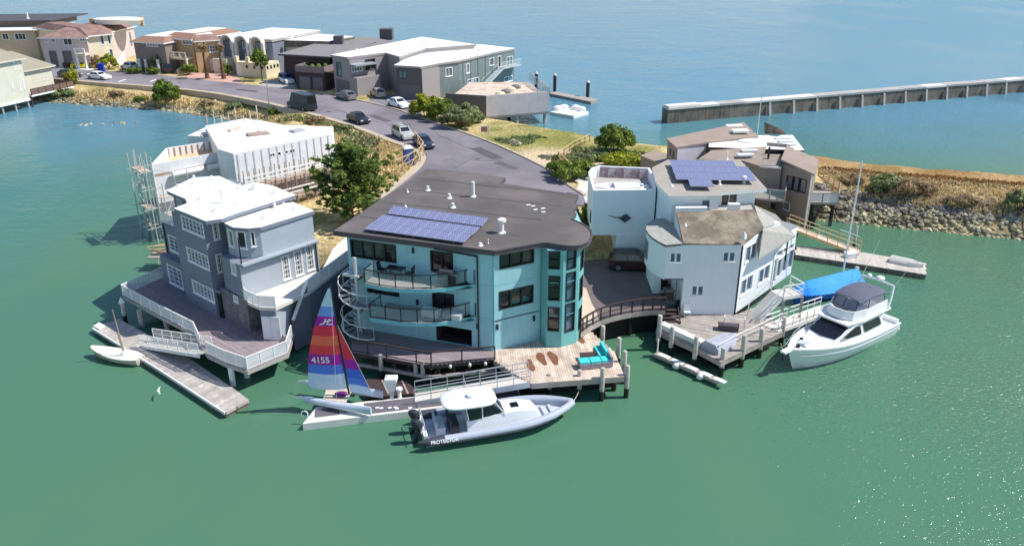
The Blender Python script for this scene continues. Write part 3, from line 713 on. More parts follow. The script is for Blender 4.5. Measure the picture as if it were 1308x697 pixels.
def young_tree(loc, h, label, m, r=1.5):
    t = thing('street_tree', label, 'tree', loc); b = MB(); b.tube([loc - V(0, 0, .2), loc + V(.05, 0, h * .5), loc + V(0, .05, h * .85)], [.13, .09, .04], M_bark, 7)
    for k in range(7): a = k * 2.4; b.tube([loc + V(0, 0, h * .35 + k * .2), loc + V(math.cos(a) * r * .6, math.sin(a) * r * .6, h * .5 + k * h * .06)], [.05, .02], M_bark, 5)
    b.build('trunk', t)
    p, nr = clump_cloud(loc + V(0, 0, h * .62), (r, r, h * .4), 3600, 30, .32); leaves('crown', p, nr, .13, m, t)
young_tree(V(*P(335, 103, RZ)), 5.6, 'small green street tree before the arched grey house', M_leaf_md, 1.6)
young_tree(V(*P(201, 93, RZ)), 3.4, 'thin young palm like tree by the brown house door', M_leaf_gy, 1.0)
for u, v, tu, tv, lab in ((265, 100, 261, 60, 'left one of two bare palm trunks on the pink paved drive'), (286, 101, 281, 61, 'right one of two bare palm trunks on the pink paved drive')):
    loc = V(*P(u, v, RZ)); h = Zat(tv, loc.y) - RZ
    t = thing('palm_tree', lab, 'tree', loc); b = MB(); b.tube([loc, loc + V(0, 0, .8), loc + V(-.1, 0, h * .6), loc + V(-.1, 0, h)], [.5, .36, .24, .2], mat('palm_bark', s(112, 88, 66), .95, .3, 3, streak=.3), 9); b.build('trunk', t, smooth=True)
    pts = np.array(loc + V(-.1, 0, h)) + RNG.normal(0, 1, (150, 3)) * np.array([.35, .35, .3]); leaves('crown', pts, pts - np.array(loc + V(0, 0, h)), .2, M_leaf_br, t, 2.2)
# ================================================================ TURQUOISE HOUSE
def solar_material():
    m = bpy.data.materials.new('solar_cells'); m.use_nodes = True; n = m.node_tree.nodes; l = m.node_tree.links; b = n['Principled BSDF']
    tc = n.new('ShaderNodeTexCoord'); br = n.new('ShaderNodeTexBrick'); br.offset = 0
    br.inputs['Scale'].default_value = 1; br.inputs['Brick Width'].default_value = .16; br.inputs['Row Height'].default_value = .16; br.inputs['Mortar Size'].default_value = .012
    br.inputs['Color1'].default_value = s(106, 108, 146); br.inputs['Color2'].default_value = s(118, 119, 156); br.inputs['Mortar'].default_value = s(156, 158, 186)
    l.new(tc.outputs['Object'], br.inputs['Vector']); l.new(br.outputs[0], b.inputs['Base Color'])
    b.inputs['Roughness'].default_value = .22; b.inputs['Specular IOR Level'].default_value = .9; return m
M_solar = solar_material(); M_pfr = mat('module_frame', s(168, 168, 192), .4, .05, metal=.3)
def solar_panel(parent, o, ax, ay, up, m=.012):
    """one framed module on its rails: o corner, ax/ay its edges"""
    b = MB(); c = o + (ax + ay) / 2; b.obox(c - up * .03, ax * .49, ay * .49, up * .02, M_solar)
    for p, q in ((o, o + ax), (o + ay, o + ax + ay)): b.obox((p + q) / 2 + (ay.normalized() * .02 if p == o else -ay.normalized() * .02) - up * .022, ax * .497, ay.normalized() * .016, up * .028, M_pfr)
    for p, q in ((o, o + ay), (o + ax, o + ax + ay)): b.obox((p + q) / 2 + (ax.normalized() * .02 if p == o else -ax.normalized() * .02) - up * .022, ay * .46, ax.normalized() * .016, up * .0275, M_pfr)
    return b.build('solar_panel', parent)
def vent(parent, p, h=.45, r=.1, hood=False, name='roof_vent'):
    b = MB(); b.lathe(p, [(r * 2.2, -.02), (r * 1.6, .08), (r, .1), (r, h), (.02, h)], M_white_trim, 10)
    if hood: b.lathe(p + V(0, 0, h), [(r * .9, -.05), (r * 2.1, .0), (r * 2.1, .16), (r * .8, .26), (.02, .27)], M_white_trim, 10)
    return b.build(name, parent, smooth=True)

T_Z0, T_RZ = 1.8, 9.6; M_under_shade = mat('under_deck_shade', s(30, 28, 28), .7, .3, 2)  # near-black colour for sheets that stand in for shade under the decks
tC = P(629.4, 447.5, T_Z0); tL = V(-12.0, tC.y + .349 * (tC.x + 12.0), 0)
tD = V(2.08, tC.y + .525 * (2.08 - tC.x), 0)
t_bay = [P(698, 436.5, 2.15), P(717, 437.5, 2.15), P(736.5, 431.5, 2.15), P(742.6, 421, 2.1)]
t_foot = [tL, tC, tD] + t_bay + [V(5.35, 57.0, 0), V(4.9, 63.2, 0), V(-.9, 67.9, 0), V(-7.6, 70.6, 0)]
TH_ = thing('turquoise_house', 'three storey turquoise house with dark roof, solar panels and curved glass balconies', 'house', V(-3, 58, T_Z0))
tw, t_fin = shell(TH_, t_foot, T_Z0 - .1, T_RZ - .32, M_turq)
wl, wr = tw[0], tw[1]
for (a, kw) in (((447, 305.1, 506.6, 335.8), dict(nx=4, panes=True)), ((549.5, 319.4, 579, 350.2), dict(nx=2, name='door', door=True, panes=True)), ((469, 367.5, 510, 379.0), dict(nx=1)), ((552, 372.0, 580.6, 400.5), dict(nx=2, name='door', door=True, panes=True))):
    o = wl.opening(*wl.px(*a)); window(TH_, wl, o, fw=.09, mw=.1, sill=False, **kw)
g0 = wl.px(556, 414, 603, 442.3); og = wl.opening(g0[0], g0[1], T_Z0 + .02, g0[3], depth=3.2)
for a in ((638, 324.0, 681.8, 335.0), (637.5, 372.8, 680.9, 385.8)):
    o = wr.opening(*wr.px(*a)); window(TH_, wr, o, nx=3, fw=.09, mw=.13, sill=False, panes=True)
bay_w = tw[3:6]
M_sea_use = M_sea
for w, cols in ((tw[3], ((701.2, 320.3, 715, 343.8), (700.7, 352, 714.7, 384), (699.9, 392, 713.9, 423))), (tw[4], ((724.6, 318.8, 735.6, 341.5), (723.4, 349, 734.4, 381.9), (722.2, 388.4, 733.2, 421)))):
    for a in cols:
        o = w.opening(*w.px(*a)); window(TH_, w, o, ny=2, fw=.07, mw=.06, sill=False, gm=M_glass_bl if w is tw[4] else M_glass_dk)
wn = tw[5]
for za, zb in ((2.6, 4.3), (5.0, 6.7), (7.3, 8.7)):
    o = wn.opening(wn.L * .2, wn.L * .85, za, zb); window(TH_, wn, o, ny=2, fw=.06, sill=False, gm=M_glass_bl)
for za, zb in ((3.2, 4.4), (5.6, 6.8), (7.7, 8.8)):
    for a in (1.2, 4.2):
        w = tw[7]; o = w.opening(a, a + 1.3, za, zb); window(TH_, w, o, nx=2, sill=False)
# walls: turquoise, the round bay in sea green
b = MB()
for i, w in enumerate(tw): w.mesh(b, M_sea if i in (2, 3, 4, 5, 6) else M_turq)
s0, s1, za, zb, dp = og
for q in ([(s0, -.16), (s0, -3.19)], [(s1, -3.19), (s1, -.16)]): b.add([wl.at(q[0][0] + (.01 if q[0][0] == s0 else -.01), za, q[0][1]), wl.at(q[1][0] + (.01 if q[0][0] == s0 else -.01), za, q[1][1]), wl.at(q[1][0] + (.01 if q[0][0] == s0 else -.01), zb, q[1][1]), wl.at(q[0][0] + (.01 if q[0][0] == s0 else -.01), zb, q[0][1])], [(0, 1, 2, 3)], M_wood_dk)
b.add([wl.at(s0, zb - .01, -.16), wl.at(s1, zb - .01, -.16), wl.at(s1, zb - .01, -3.19), wl.at(s0, zb - .01, -3.19)], [(0, 1, 2, 3)], M_wood_dk); b.add([wl.at(s0, za + .01, -.16), wl.at(s0, za + .01, -3.19), wl.at(s1, za + .01, -3.19), wl.at(s1, za + .01, -.16)], [(0, 1, 2, 3)], M_wood_dk)
# inside of the ground floor room behind the wide opening
s0, s1, za, zb, dp = og
for q in ([(s0, za, -3.2), (s1, za, -3.2), (s1, zb, -3.2), (s0, zb, -3.2)],): b.add([wl.at(x, z, o) for x, z, o in q], [(0, 1, 2, 3)], M_wood_dk)
b.add([(p.x, p.y, T_RZ - .36) for p in t_foot], [tuple(range(len(t_foot)))], M_turq); b.build('wall', TH_)
b = MB()                                             # belt line and corner downpipe
b.bar(wr.at(.02, 4.12, .02), wr.at(wr.L - .02, 4.12, .02), .04, .05, M_frame_dk)
b.bar(wl.at(wl.L - 1.05, T_Z0, .08), wl.at(wl.L - 1.05, 9.0, .08), .1, .1, M_black); b.bar(wl.at(wl.L - 1.05, 9.0, .08), wl.at(wl.L - 4.2, 9.25, .3), .1, .1, M_black)
b.build('downpipe', TH_)
for w in (wl, wr, tw[3], tw[4]):                       # stucco control joints
    for z in (4.3, 6.85):
        if w is wr and z < 5: continue
        b = MB(); b.obox(w.at(w.L / 2, z, .004), w.d * (w.L / 2 - .02), w.n * .006, V(0, 0, .02), M_turq_dk); b.build('control_joint', TH_)
for sx in (.12, wr.L - .12): b = MB(); b.tube([wr.at(sx, T_Z0 + .1, .05), wr.at(sx, 9.2, .05)], .045, M_turq_dk, 6); b.build('downpipe', TH_)
for w, u, v in ((wl, 528, 319.5), (wr, 634.8, 417), (wr, 681.5, 406), (wl, 610.3, 416), (wl, 533.5, 385.5)):
    sx, z = w.hit(u, v); b = MB(); b.obox(w.at(sx, z, .07), w.d * .07, w.n * .06, V(0, 0, .2), M_black); b.build('wall_lamp', TH_)
# roof
roof_px = [(425.4, 295.3), (632, 321), (660, 316), (691, 310.5), (699.4, 310.4), (711, 312.3), (722, 314), (731.4, 314.6), (738.5, 314), (744.8, 312.3), (750, 310.2), (753.5, 307.2), (756.2, 302.5), (755.8, 296.5), (753.5, 292.8), (749.9, 289.6), (741.5, 284.9), (729.7, 279.8)]
notch = [(736.5, 271.5), (731.5, 270.2), (738, 261.2), (733, 259.8), (739, 248.9)]
roof_px += notch + [(643.9, 234.6), (637.8, 234.4), (646, 226.6), (612, 221.5), (580, 217.8), (543.6, 215.9)]
tr = PP(T_RZ, *roof_px); b = MB(); b.slab(tr, .34, M_bitumen, M_fascia); troof = b.build('roof', TH_)
b = MB()                                             # metal drip edge along the front eaves
for a, c in zip(tr[:17], tr[1:18]): b.bar(a + V(0, 0, .02), c + V(0, 0, .02), .12, .07, M_fascia)
b.build('gutter', TH_)
# roof seams, vents, pipe
b = MB()
for f in (.2, .42, .63, .82):
    a = tr[0].lerp(tr[-1], f); c = V(5.2, a.y + (0.0), T_RZ); c = a + (tr[1] - tr[0]).normalized() * (12.5 + 3 * f)
    b.bar(a + V(.4, 0, .008), c + V(0, 0, .008), .12, .012, M_fascia)
b.build('roof_seam', troof)
for u, v, h, r, hd in ((546.5, 243, .35, .12, False), (574, 253, .35, .12, False), (578.5, 265, .35, .12, False), (604.5, 251, 1.25, .13, False), (641, 297, .85, .15, True), (613.5, 313.5, .2, .1, False), (520.5, 245.5, .25, .06, False), (518, 264.5, .2, .06, False), (623.5, 311, .35, .03, False)):
    vent(troof, P(u, v, T_RZ), h, r, hd)
for (u, v) in ((675, 262), (681, 263.5), (693.5, 266.5), (694, 271), (684, 268)):
    p = P(u, v, T_RZ); b = MB(); b.obox(p + V(0, 0, .02), V(.16, .05, 0), V(-.03, .09, 0), V(0, 0, .02), M_white_trim); b.build('roof_debris', troof)
# solar array: one upper row, two lower rows of ten
def panel_row(px4, n, rows, z, parent, lift=.28):
    tl, tr_, br_, bl = [P(u, v, z) for u, v in px4]; 
    for j in range(rows):
        for i in range(n):
            q = lambda a, c: tl.lerp(tr_, a).lerp(bl.lerp(br_, a), c)
            o = q(i / n, (j + 1) / rows); ax = q((i + 1) / n, (j + 1) / rows) - o; ay = q(i / n, j / rows) - o
            o = o + V(0, 0, 0); solar_panel(parent, o + V(0, 0, .0), ax, ay + V(0, 0, lift / rows * .35), ax.cross(ay).normalized())
panel_row([(503, 264.3), (624.3, 279.6), (615.3, 288.6), (494.8, 272.6)], 10, 1, T_RZ + .26, troof)
panel_row([(489.3, 274.8), (613.7, 290.6), (592.5, 309.3), (465.5, 292.3)], 10, 2, T_RZ + .26, troof)
b = MB()
for f in (.1, .5, .9):
    for px in (((503, 264.3), (494.8, 272.6), (624.3, 279.6), (615.3, 288.6)), ((489.3, 274.8), (465.5, 292.3), (613.7, 290.6), (592.5, 309.3))):
        tl, bl, tr_, br_ = [P(u, v, T_RZ + .2) for u, v in px]
        p = tl.lerp(tr_, f); q = bl.lerp(br_, f); b.bar(p, q, .05, .05, M_steel)
        for w_ in (p, q): b.bar(w_, V(w_.x, w_.y, T_RZ), .05, .05, M_steel)
b.build('panel_rack', troof)
# balconies
def vwall_(bb, a, c, z0, z1, m): bb.add([(a.x, a.y, z0), (c.x, c.y, z0), (c.x, c.y, z1), (a.x, a.y, z1)], [(0, 1, 2, 3)], m)
def balcony(z, front_px, label, rail=True):
    fr = smooth_line([P(u, v, z - .3) for u, v in front_px], 2); fr = [V(p.x, p.y, 0) for p in fr]
    back = [wl.at(wl.hit(front_px[-1][0], front_px[-1][1])[0], 0, -.0), wl.at(.9, 0, -.0)]
    sx = (fr[-1] - wl.A).dot(wl.d); sx0 = (fr[0] - wl.A).dot(wl.d)
    poly = fr + [wl.at(sx, 0, -.05), wl.at(sx0, 0, -.05)]
    b = MB(); b.prism(poly, z - .3, z - .004, M_turq_dk, M_conc); o = b.build('balcony', TH_)
    al = [0]
    for a_, c_ in zip(fr[:-1], fr[1:]): al.append(al[-1] + (c_ - a_).length)
    line = []
    for k in range(8):
        q_ = al[-1] * k / 7; i_ = max(i for i in range(len(al)) if al[i] <= q_ + 1e-6); i_ = min(i_, len(fr) - 2); g_ = fr[i_].lerp(fr[i_ + 1], (q_ - al[i_]) / max(al[i_ + 1] - al[i_], 1e-6)); line.append(V(g_.x, g_.y, z))
    inn = [wl.at(sx0, z, .05)] + [p + wl.n * -.08 for p in line]
    railing(TH_, inn[1:], 1.0, 9, 'none', M_frame_dk, M_rail_glass, rails=(1.0, .06), r=.035, panel_name='glass_panel')
    railing(TH_, [inn[-1], wl.at(sx - .02, z, .08)], 1.0, 1.4, 'none', M_frame_dk, M_rail_glass, rails=(1.0,), r=.03, panel_name='glass_panel') if (inn[-1] - wl.at(sx - .02, z, .08)).length > .6 else None
    railing(TH_, [wl.at(sx0, z, 1.0), inn[1]], 1.0, 1.4, 'none', M_frame_dk, M_rail_glass, rails=(1.0,), r=.03, panel_name='glass_panel')
    return poly
balcony(6.85, [(466, 366), (487, 371), (508, 373.5), (528, 374.5), (548, 374.2), (568, 372.6), (588, 369.5), (612, 362)], '')
balcony(4.35, [(473, 410.5), (490.6, 413), (510, 416), (529.3, 417.2), (550, 417.0), (570.5, 415.5), (590, 411), (612, 404)], '')
# things standing on the balconies
def chair(label, p, rz, m, group=None):
    t = thing('patio_chair', label, 'chair', (0, 0, 0), group)
    b = MB(); b.box(-.25, .25, -.25, .25, .4, .46, m); b.build('seat', t); b = MB(); b.obox((0, .25, .72), V(.25, 0, 0), V(0, .03, 0), V(0, .05, .28), m); b.build('backrest', t)
    for i in (-1, 1):
        for j in (-1, 1): b = MB(); b.bar((i * .22, j * .22, 0), (i * .22, j * .22, .4), .04, .04, m); b.build('leg', t)
    return moved(t, p, rz)
def table(name, label, p, rz, lx, ly, h, m, cat='table'):
    t = thing(name, label, cat); b = MB(); b.box(-lx / 2, lx / 2, -ly / 2, ly / 2, h - .05, h, m); b.build('table_top', t)
    for i in (-1, 1):
        for j in (-1, 1): b = MB(); b.bar((i * (lx / 2 - .06), j * (ly / 2 - .06), 0), (i * (lx / 2 - .06), j * (ly / 2 - .06), h - .05), .05, .05, m); b.build('leg', t)
    return moved(t, p, rz)
wa = math.atan2(wl.d.y, wl.d.x)
q = lambda sx, o, z: wl.at(sx, z, o)
table('patio_table', 'dark patio table on the top turquoise balcony', q(4.2, .75, 6.86), wa, 1.3, .8, .72, M_frame_dk)
chair('dark patio chair left of the table on top balcony', q(3.1, .7, 6.86), wa + 1.57, M_frame_dk)
chair('dark patio chair right of the table on top balcony', q(5.3, .7, 6.86), wa - 1.57, M_frame_dk)
def grill(label, p, rz, w=1.1):
    t = thing('barbecue_grill', label, 'grill'); b = MB(); b.box(-w / 2, w / 2, -.28, .28, .12, .85, M_black); b.build('cabinet', t)
    b = MB(); b.loft([[V(x, -.28 + .0, .86), V(x, -.24, 1.08), V(x, .0, 1.2), V(x, .24, 1.08), V(x, .28, .86)] for x in (-w / 2 + .1, w / 2 - .1)], mat('grill_hood', s(92, 92, 96), .4, .1, metal=.4)); b.build('hood', t)
    b = MB(); b.bar((-w / 2 - .25, 0, .84), (w / 2 + .25, 0, .84), .4, .04, M_steel); b.build('side_shelf', t)
    for i in (-1, 1): b = MB(); b.bar((i * w * .45, 0, 0), (i * w * .45, 0, .12), .1, .1, M_tyre); b.build('wheel', t)
    return moved(t, p, rz)
grill('covered dark barbecue at the right end of the top balcony', q(8.2, .75, 6.86), wa, 1.2)
def box_thing(name, label, cat, p, rz, lx, ly, h, m, lid=None, lidm=None):
    t = thing(name, label, cat); b = MB(); b.box(-lx / 2, lx / 2, -ly / 2, ly / 2, .03, h, m); b.build('body', t)
    b = MB(); b.box(-lx / 2 - .03, lx / 2 + .03, -ly / 2 - .03, ly / 2 + .03, h + .002, h + (lid or .07), lidm or m); b.build('lid', t)
    b = MB(); b.box(-lx / 2 + .05, lx / 2 - .05, -ly / 2 + .05, ly / 2 - .05, 0, .03, M_black); b.build('base', t)
    return moved(t, p, rz)
box_thing('storage_bench', 'white storage bench on the middle turquoise balcony', 'bench', q(7.0, 1.1, 4.36), wa, 1.25, .6, .5, M_white_trim)
box_thing('storage_bench', 'pale folded lounger at the right of the middle balcony', 'lounger', q(8.6, .9, 4.36), wa, 1.3, .6, .35, M_alu)
# lower deck under the balconies
dk = thing('lower_deck', 'dark timber deck with black railing under the turquoise balconies', 'deck', V(-7, 52, 0))
deck_front = PP(T_Z0, (449, 449), (470, 452.5), (494, 456.5), (532, 463.5), (551, 466), (590, 462), (632, 458.5))
poly = deck_front + [wl.at(wl.L, 0, -.02), wl.at(.2, 0, -.02), P(446, 428, T_Z0)]
o = planks(poly, T_Z0, wl.d, .16, m=M_wood_deck).build('planks', dk); o['kind'] = 'stuff'
b = MB(); b.prism(poly, T_Z0 - .32, T_Z0 - .045, M_wood_dk); b.build('deck_frame', dk)
railing(dk, deck_front, 1.0, 1.6, 'none', M_wood_dk, None, rails=(1.0, .12), r=.045, top=.09)
b = MB()
for a, c in zip(deck_front[:-1], deck_front[1:]):
    b.bar(a - V(0, 0, .95), c - V(0, 0, .95), .2, .22, M_wood_gr)
b.build('lower_beam', dk)
for k, (a, c) in enumerate(zip(deck_front[:-1], deck_front[1:])):
    n = max(1, round((c - a).length / 1.3))
    for i in range(n):
        p = a.lerp(c, (i + .5) / n) + V(0, .12, 0); b = MB(); b.bar(p - V(0, 0, .85), p - V(0, 0, .3), .1, .12, M_wood_dk); b.bar(p - V(.35, 0, .85), p - V(0, 0, .32), .08, .08, M_wood_dk); b.build('knee_brace', dk)
for u, v in ((551, 464), (575, 463), (600, 461), (620, 459.5)):
    p = P(u, v, T_Z0) + V(0, -.1, -.25); b = MB(); b.ell(p, .12, .12, .16, M_white_trim, 8, 5); b.build('deck_lamp', dk, smooth=True)
for x in (-10.5, -8, -5.5, -3):
    b = MB(); y = wl.A.y + (x + 12) * wl.d.y / wl.d.x - 1.2; b.tube([(x, y, -1.2), (x, y, T_Z0 - .35)], .16, M_pile_wet, 8); b.build('post', dk)
b = MB()
for i_ in (0, 1): vwall_(b, t_foot[i_] + V(0, .8, 0), t_foot[i_ + 1] + V(0, .8, 0), -1.2, T_Z0 - .15, M_under_shade)
b.build('added_dark_skirt', TH_)  # skirt added below the house so the water under it looks dark
# spiral stair
sp = thing('spiral_staircase', 'white steel spiral staircase winding up the left end of turquoise house', 'staircase', V(0, 0, 0) + P(461, 430, T_Z0))
sc_ = P(461, 430, T_Z0); 
b = MB(); b.tube([sc_, sc_ + V(0, 0, 6.35)], .13, M_alu, 10); b.build('centre_pole', sp)
R_ = 1.32; NS = 27; base_a = rad(-20)
hand = []
for i in range(NS):
    a = base_a - i * rad(27); z = T_Z0 + .19 * (i + 1); a2 = a - rad(25)
    c0 = V(math.cos(a), math.sin(a), 0); c1 = V(math.cos(a2), math.sin(a2), 0); o_ = V(sc_.x, sc_.y, z)
    b = MB(); q4 = [o_ + c0 * .14, o_ + c0 * R_, o_ + c1 * R_, o_ + c1 * .14]
    b.slab(q4[::-1], .05, M_steel); b.build('step', sp)
    mid = o_ + (c0 + c1).normalized() * R_; hand.append(mid)
b = MB(); b.tube([p + V(0, 0, .95) for p in hand], .03, M_white_trim, 6); 
for p in hand[::2]: b.bar(p, p + V(0, 0, .95), .025, .025, M_white_trim)
b.tube([p - V(0, 0, .05) for p in hand], .05, M_white_trim, 6); b.build('handrail', sp)
b = MB(); q1 = P(449, 352, 6.85); b.prism([wl.at(.3, 0, .05), wl.at(.3, 0, 1.5), wl.at(1.6, 0, 1.5), wl.at(1.6, 0, .05)], 6.7, 6.84, M_alu); b.build('landing', sp)
b = MB(); b.prism([wl.at(.5, 0, .05), wl.at(.5, 0, 1.3), wl.at(1.7, 0, 1.3), wl.at(1.7, 0, .05)], 4.2, 4.34, M_alu); b.build('landing', sp)

# ---- bleached timber terrace with the sofa
ter = thing('timber_terrace', 'bleached timber terrace over the water beside the turquoise round bay', 'deck', P(735, 460, T_Z0))
TZ = T_Z0 - .03
tp = PP(TZ, (630, 459), (655, 476), (679.3, 489.5), (740, 485), (797.8, 480.5), (785, 449.3), (753.6, 422), (743, 421)) + [V(p.x, p.y, 0) + V(0, .25, 0) for p in reversed([tC, tD] + t_bay[:3])]
tdir = P(700, 440, TZ) - P(712, 487, TZ)
o = planks(tp, TZ, tdir, .17, m=M_wood_pale).build('planks', ter); o['kind'] = 'stuff'
b = MB(); b.prism(tp, TZ - .42, TZ - .045, M_wood_gr); b.build('deck_frame', ter)
M_stain = mat('red_brown_wet_stain', s(128, 86, 62), .6, .25, 3)
for (u, v, du, dv, w) in ((678, 466, 3.0, 8, .24), (692, 458, 4.5, 8.5, .3), (706.5, 457, 5.0, 9, .3), (741.5, 432.5, 2.5, 6, .28)):
    c = P(u, v, TZ + .004); e = P(u + du, v + dv, TZ + .004) - c; sd = V(-e.y, e.x, 0).normalized() * w
    b = MB(); ring = [c + e * math.cos(t) + sd * math.sin(t) * (1 + .25 * math.sin(3 * t + u)) for t in [2 * math.pi * k / 18 for k in range(18)]]
    b.slab([V(p.x, p.y, TZ + .010) for p in ring][::1], .004, M_stain); b.build('wet_stain', ter)
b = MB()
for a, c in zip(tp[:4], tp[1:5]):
    a = V(a.x - .2, a.y + 1.5, 0); c = V(c.x - .6, c.y + 1.5, 0); b.add([(a.x, a.y, -1.2), (c.x, c.y, -1.2), (c.x, c.y, TZ - .43), (a.x, a.y, TZ - .43)], [(0, 1, 2, 3)], M_under_shade)
b.build('added_dark_wall', ter)  # dark backing added below the terrace, standing in for shade over the water
PILES = []
def pile(label, u, v, top, r=.17, group='timber piles', lean=0.0, base_z=0.0, cat='pile'):
    p = P(u, v, base_z); t = thing('mooring_pile', label, cat, V(p.x, p.y, 0), group)
    b = MB(); b.tube([(p.x, p.y, -1.5), (p.x, p.y, .75)], r * 1.02, M_pile_wet, 10); b.build('waterline_band', t, smooth=True)
    b = MB(); b.lathe((p.x, p.y, 0), [(r, .74), (r * .97, top * .6), (r * .93, top - .06), (r * .8, top), (.02, top + .02)], M_pile, 10); b.build('shaft', t, smooth=True)
    return t
for lab, u, v, tv in (('terrace pile standing farthest back, close to the curved footbridge', 768.7, 452, 416), ('terrace pile on the right side behind the turquoise sofa', 789, 468, 431), ('terrace pile just behind the right front corner pile', 796, 489, 448), ('tallest terrace pile at the right front corner', 799.5, 507, 466.5),
                      ('terrace front pile below the turquoise sofa', 768, 511, 469.5), ('terrace front pile between the motorboat bow and the sofa', 739.3, 508, 472.5), ('terrace front pile right above the motorboat bow', 701.6, 507.5, 476.5), ('short pile under the right end of the terrace', 784, 498, 483),
                      ('single pile under the lower deck behind the sail', 488, 484, 453), ('left pile of the pair at the gangway foot', 532, 491, 464), ('right pile of the pair at the gangway foot', 541, 492, 462)):
    p = P(u, v); pile(lab, u, v, Zat(tv, p.y), group=None)
# L-shaped sofa and low table
def sofa():
    o0 = P(741, 473, TZ); a1 = P(783, 469, TZ) - o0; dx = a1.normalized(); dy = V(-dx.y, dx.x, 0); L1 = a1.length
    t = thing('corner_sofa', 'grey wicker corner sofa with turquoise cushions on bleached terrace', 'sofa', o0)
    M_wick = mat('grey_wicker', s(150, 142, 150), .85, .2, 8, bump=.4, bscale=60); M_cush = mat('turquoise_cushion', s(72, 206, 206), .9, .06, 3)
    def bx(name, x0, x1, y0, y1, z0, z1, m):
        b = MB(); b.obox(o0 + dx * ((x0 + x1) / 2) + dy * ((y0 + y1) / 2) + V(0, 0, (z0 + z1) / 2), dx * ((x1 - x0) / 2), dy * ((y1 - y0) / 2), V(0, 0, (z1 - z0) / 2), m); return b.build(name, t)
    n = 3
    for i in range(n): bx('seat_module', L1 * i / n + .01, L1 * (i + 1) / n - .01, 0, .8, .04, .42, M_wick); bx('cushion', L1 * i / n + .03, L1 * (i + 1) / n - .03, .05, .76, .425, .56, M_cush)
    for j in range(2): bx('seat_module', L1 - .8, L1, .82 + j * .75, 1.55 + j * .75, .04, .42, M_wick); bx('cushion', L1 - .76, L1 - .2, .84 + j * .75, 1.53 + j * .75, .425, .56, M_cush)
    bx('backrest', L1 - .16, L1, .02, 2.3, .43, .8, M_wick); bx('back_cushion', L1 - .34, L1 - .17, .7, 2.25, .57, .92, M_cush)
    for x, y in ((.05, .05), (.05, .7), (L1 - .1, .05), (L1 - .1, 2.2), (L1 - .7, 2.2)): bx('foot', x, x + .06, y, y + .06, 0, .04, M_black)
sofa()
table('coffee_table', 'low dark slatted coffee table inside the corner sofa', P(749.5, 458.5, TZ), rad(8), .95, .6, .4, M_wood_dk)
# footbridge along the courtyard edge
fb = thing('curved_footbridge', 'curved dark timber footbridge railing between turquoise and white houses', 'railing', P(790, 400, CY))
fl = smooth_line(PP(CY, (741.5, 425), (752, 417), (772, 407), (800, 400), (828, 396), (850, 396)), 1)
b = MB()
for a, c in zip(fl[:-1], fl[1:]): b.bar(a - V(0, 0, .2), c - V(0, 0, .2), .1, .42, M_wood_gr)
b.build('fascia', fb)
railing(fb, fl, 1.05, 1.7, 'none', M_wood_dk, None, rails=(1.0, .5, .08), r=.055, top=.11)
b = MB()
for a, c in zip(fl[:-1], fl[1:]): b.add([(a.x, a.y + .7, -1.2), (c.x, c.y + .7, -1.2), (c.x, c.y + .7, CY - .45), (a.x, a.y + .7, CY - .45)], [(0, 1, 2, 3)], M_under_shade)
b.build('added_dark_wall', fb)  # added dark sheets that blacken the gap between courtyard edge and water
for p in fl[1::3]:
    b = MB(); b.tube([V(p.x, p.y + .6, -1.5), V(p.x, p.y + .6, CY - .4)], .17, M_pile_wet, 8); b.build('post', fb)
# ================================================================ WHITE HOUSE
WD = 1.4                                              # its timber deck
WH = thing('white_house', 'white stepped house with shingle roofs, solar panels and roof terrace', 'house', V(14, 62, WD))
M_shingle = mat('brown_grey_shingles', s(150, 138, 122), .9, .16, 2.2, col2=s(118, 106, 92), c2scale=.5, bump=.4, bscale=10, streak=.25)
M_shingle_g = mat('grey_shingles', s(164, 162, 156), .9, .1, 2.0, bump=.3, bscale=10)
M_roof_tan = mat('tan_roof_felt', s(166, 158, 148), .85, .07, .6)
# terrace block on the left
zt = 9.0
f1 = [P(758, 243.3, zt), P(838, 242.3, zt), V(12.9, 71.0, 0), V(12.9, 74.0, 0), P(765, 211.5, zt), P(755.5, 214.5, zt), P(751.5, 220, zt)]
f1 = [V(p.x, p.y, 0) for p in f1]
zo = Zat(300.3, f1[0].y)
b = MB()
n = len(f1)
for i in range(n):
    a, c = f1[i], f1[(i + 1) % n]; b.add([(a.x, a.y, zo), (c.x, c.y, zo), (c.x, c.y, zt), (a.x, a.y, zt)], [(0, 1, 2, 3)], M_white_wall)
cx = sum(p.x for p in f1) / n; cy = sum(p.y for p in f1) / n
inn = [V(p.x + (cx - p.x) * .07, p.y + (cy - p.y) * .09, 0) for p in f1]
for i in range(n):
    a, c, e, f = f1[i], f1[(i + 1) % n], inn[(i + 1) % n], inn[i]
    b.add([(a.x, a.y, zt), (c.x, c.y, zt), (e.x, e.y, zt), (f.x, f.y, zt)], [(0, 1, 2, 3)], M_white_trim)
    b.add([(f.x, f.y, zt), (e.x, e.y, zt), (e.x, e.y, zt - 1.0), (f.x, f.y, zt - 1.0)], [(0, 1, 2, 3)], M_white_wall)
b.add([(p.x, p.y, zt - .95) for p in inn], [tuple(range(n))], M_conc); b.add([(p.x, p.y, zo) for p in reversed(f1)], [tuple(range(n))], M_white_wall)
b.build('terrace_block', WH)
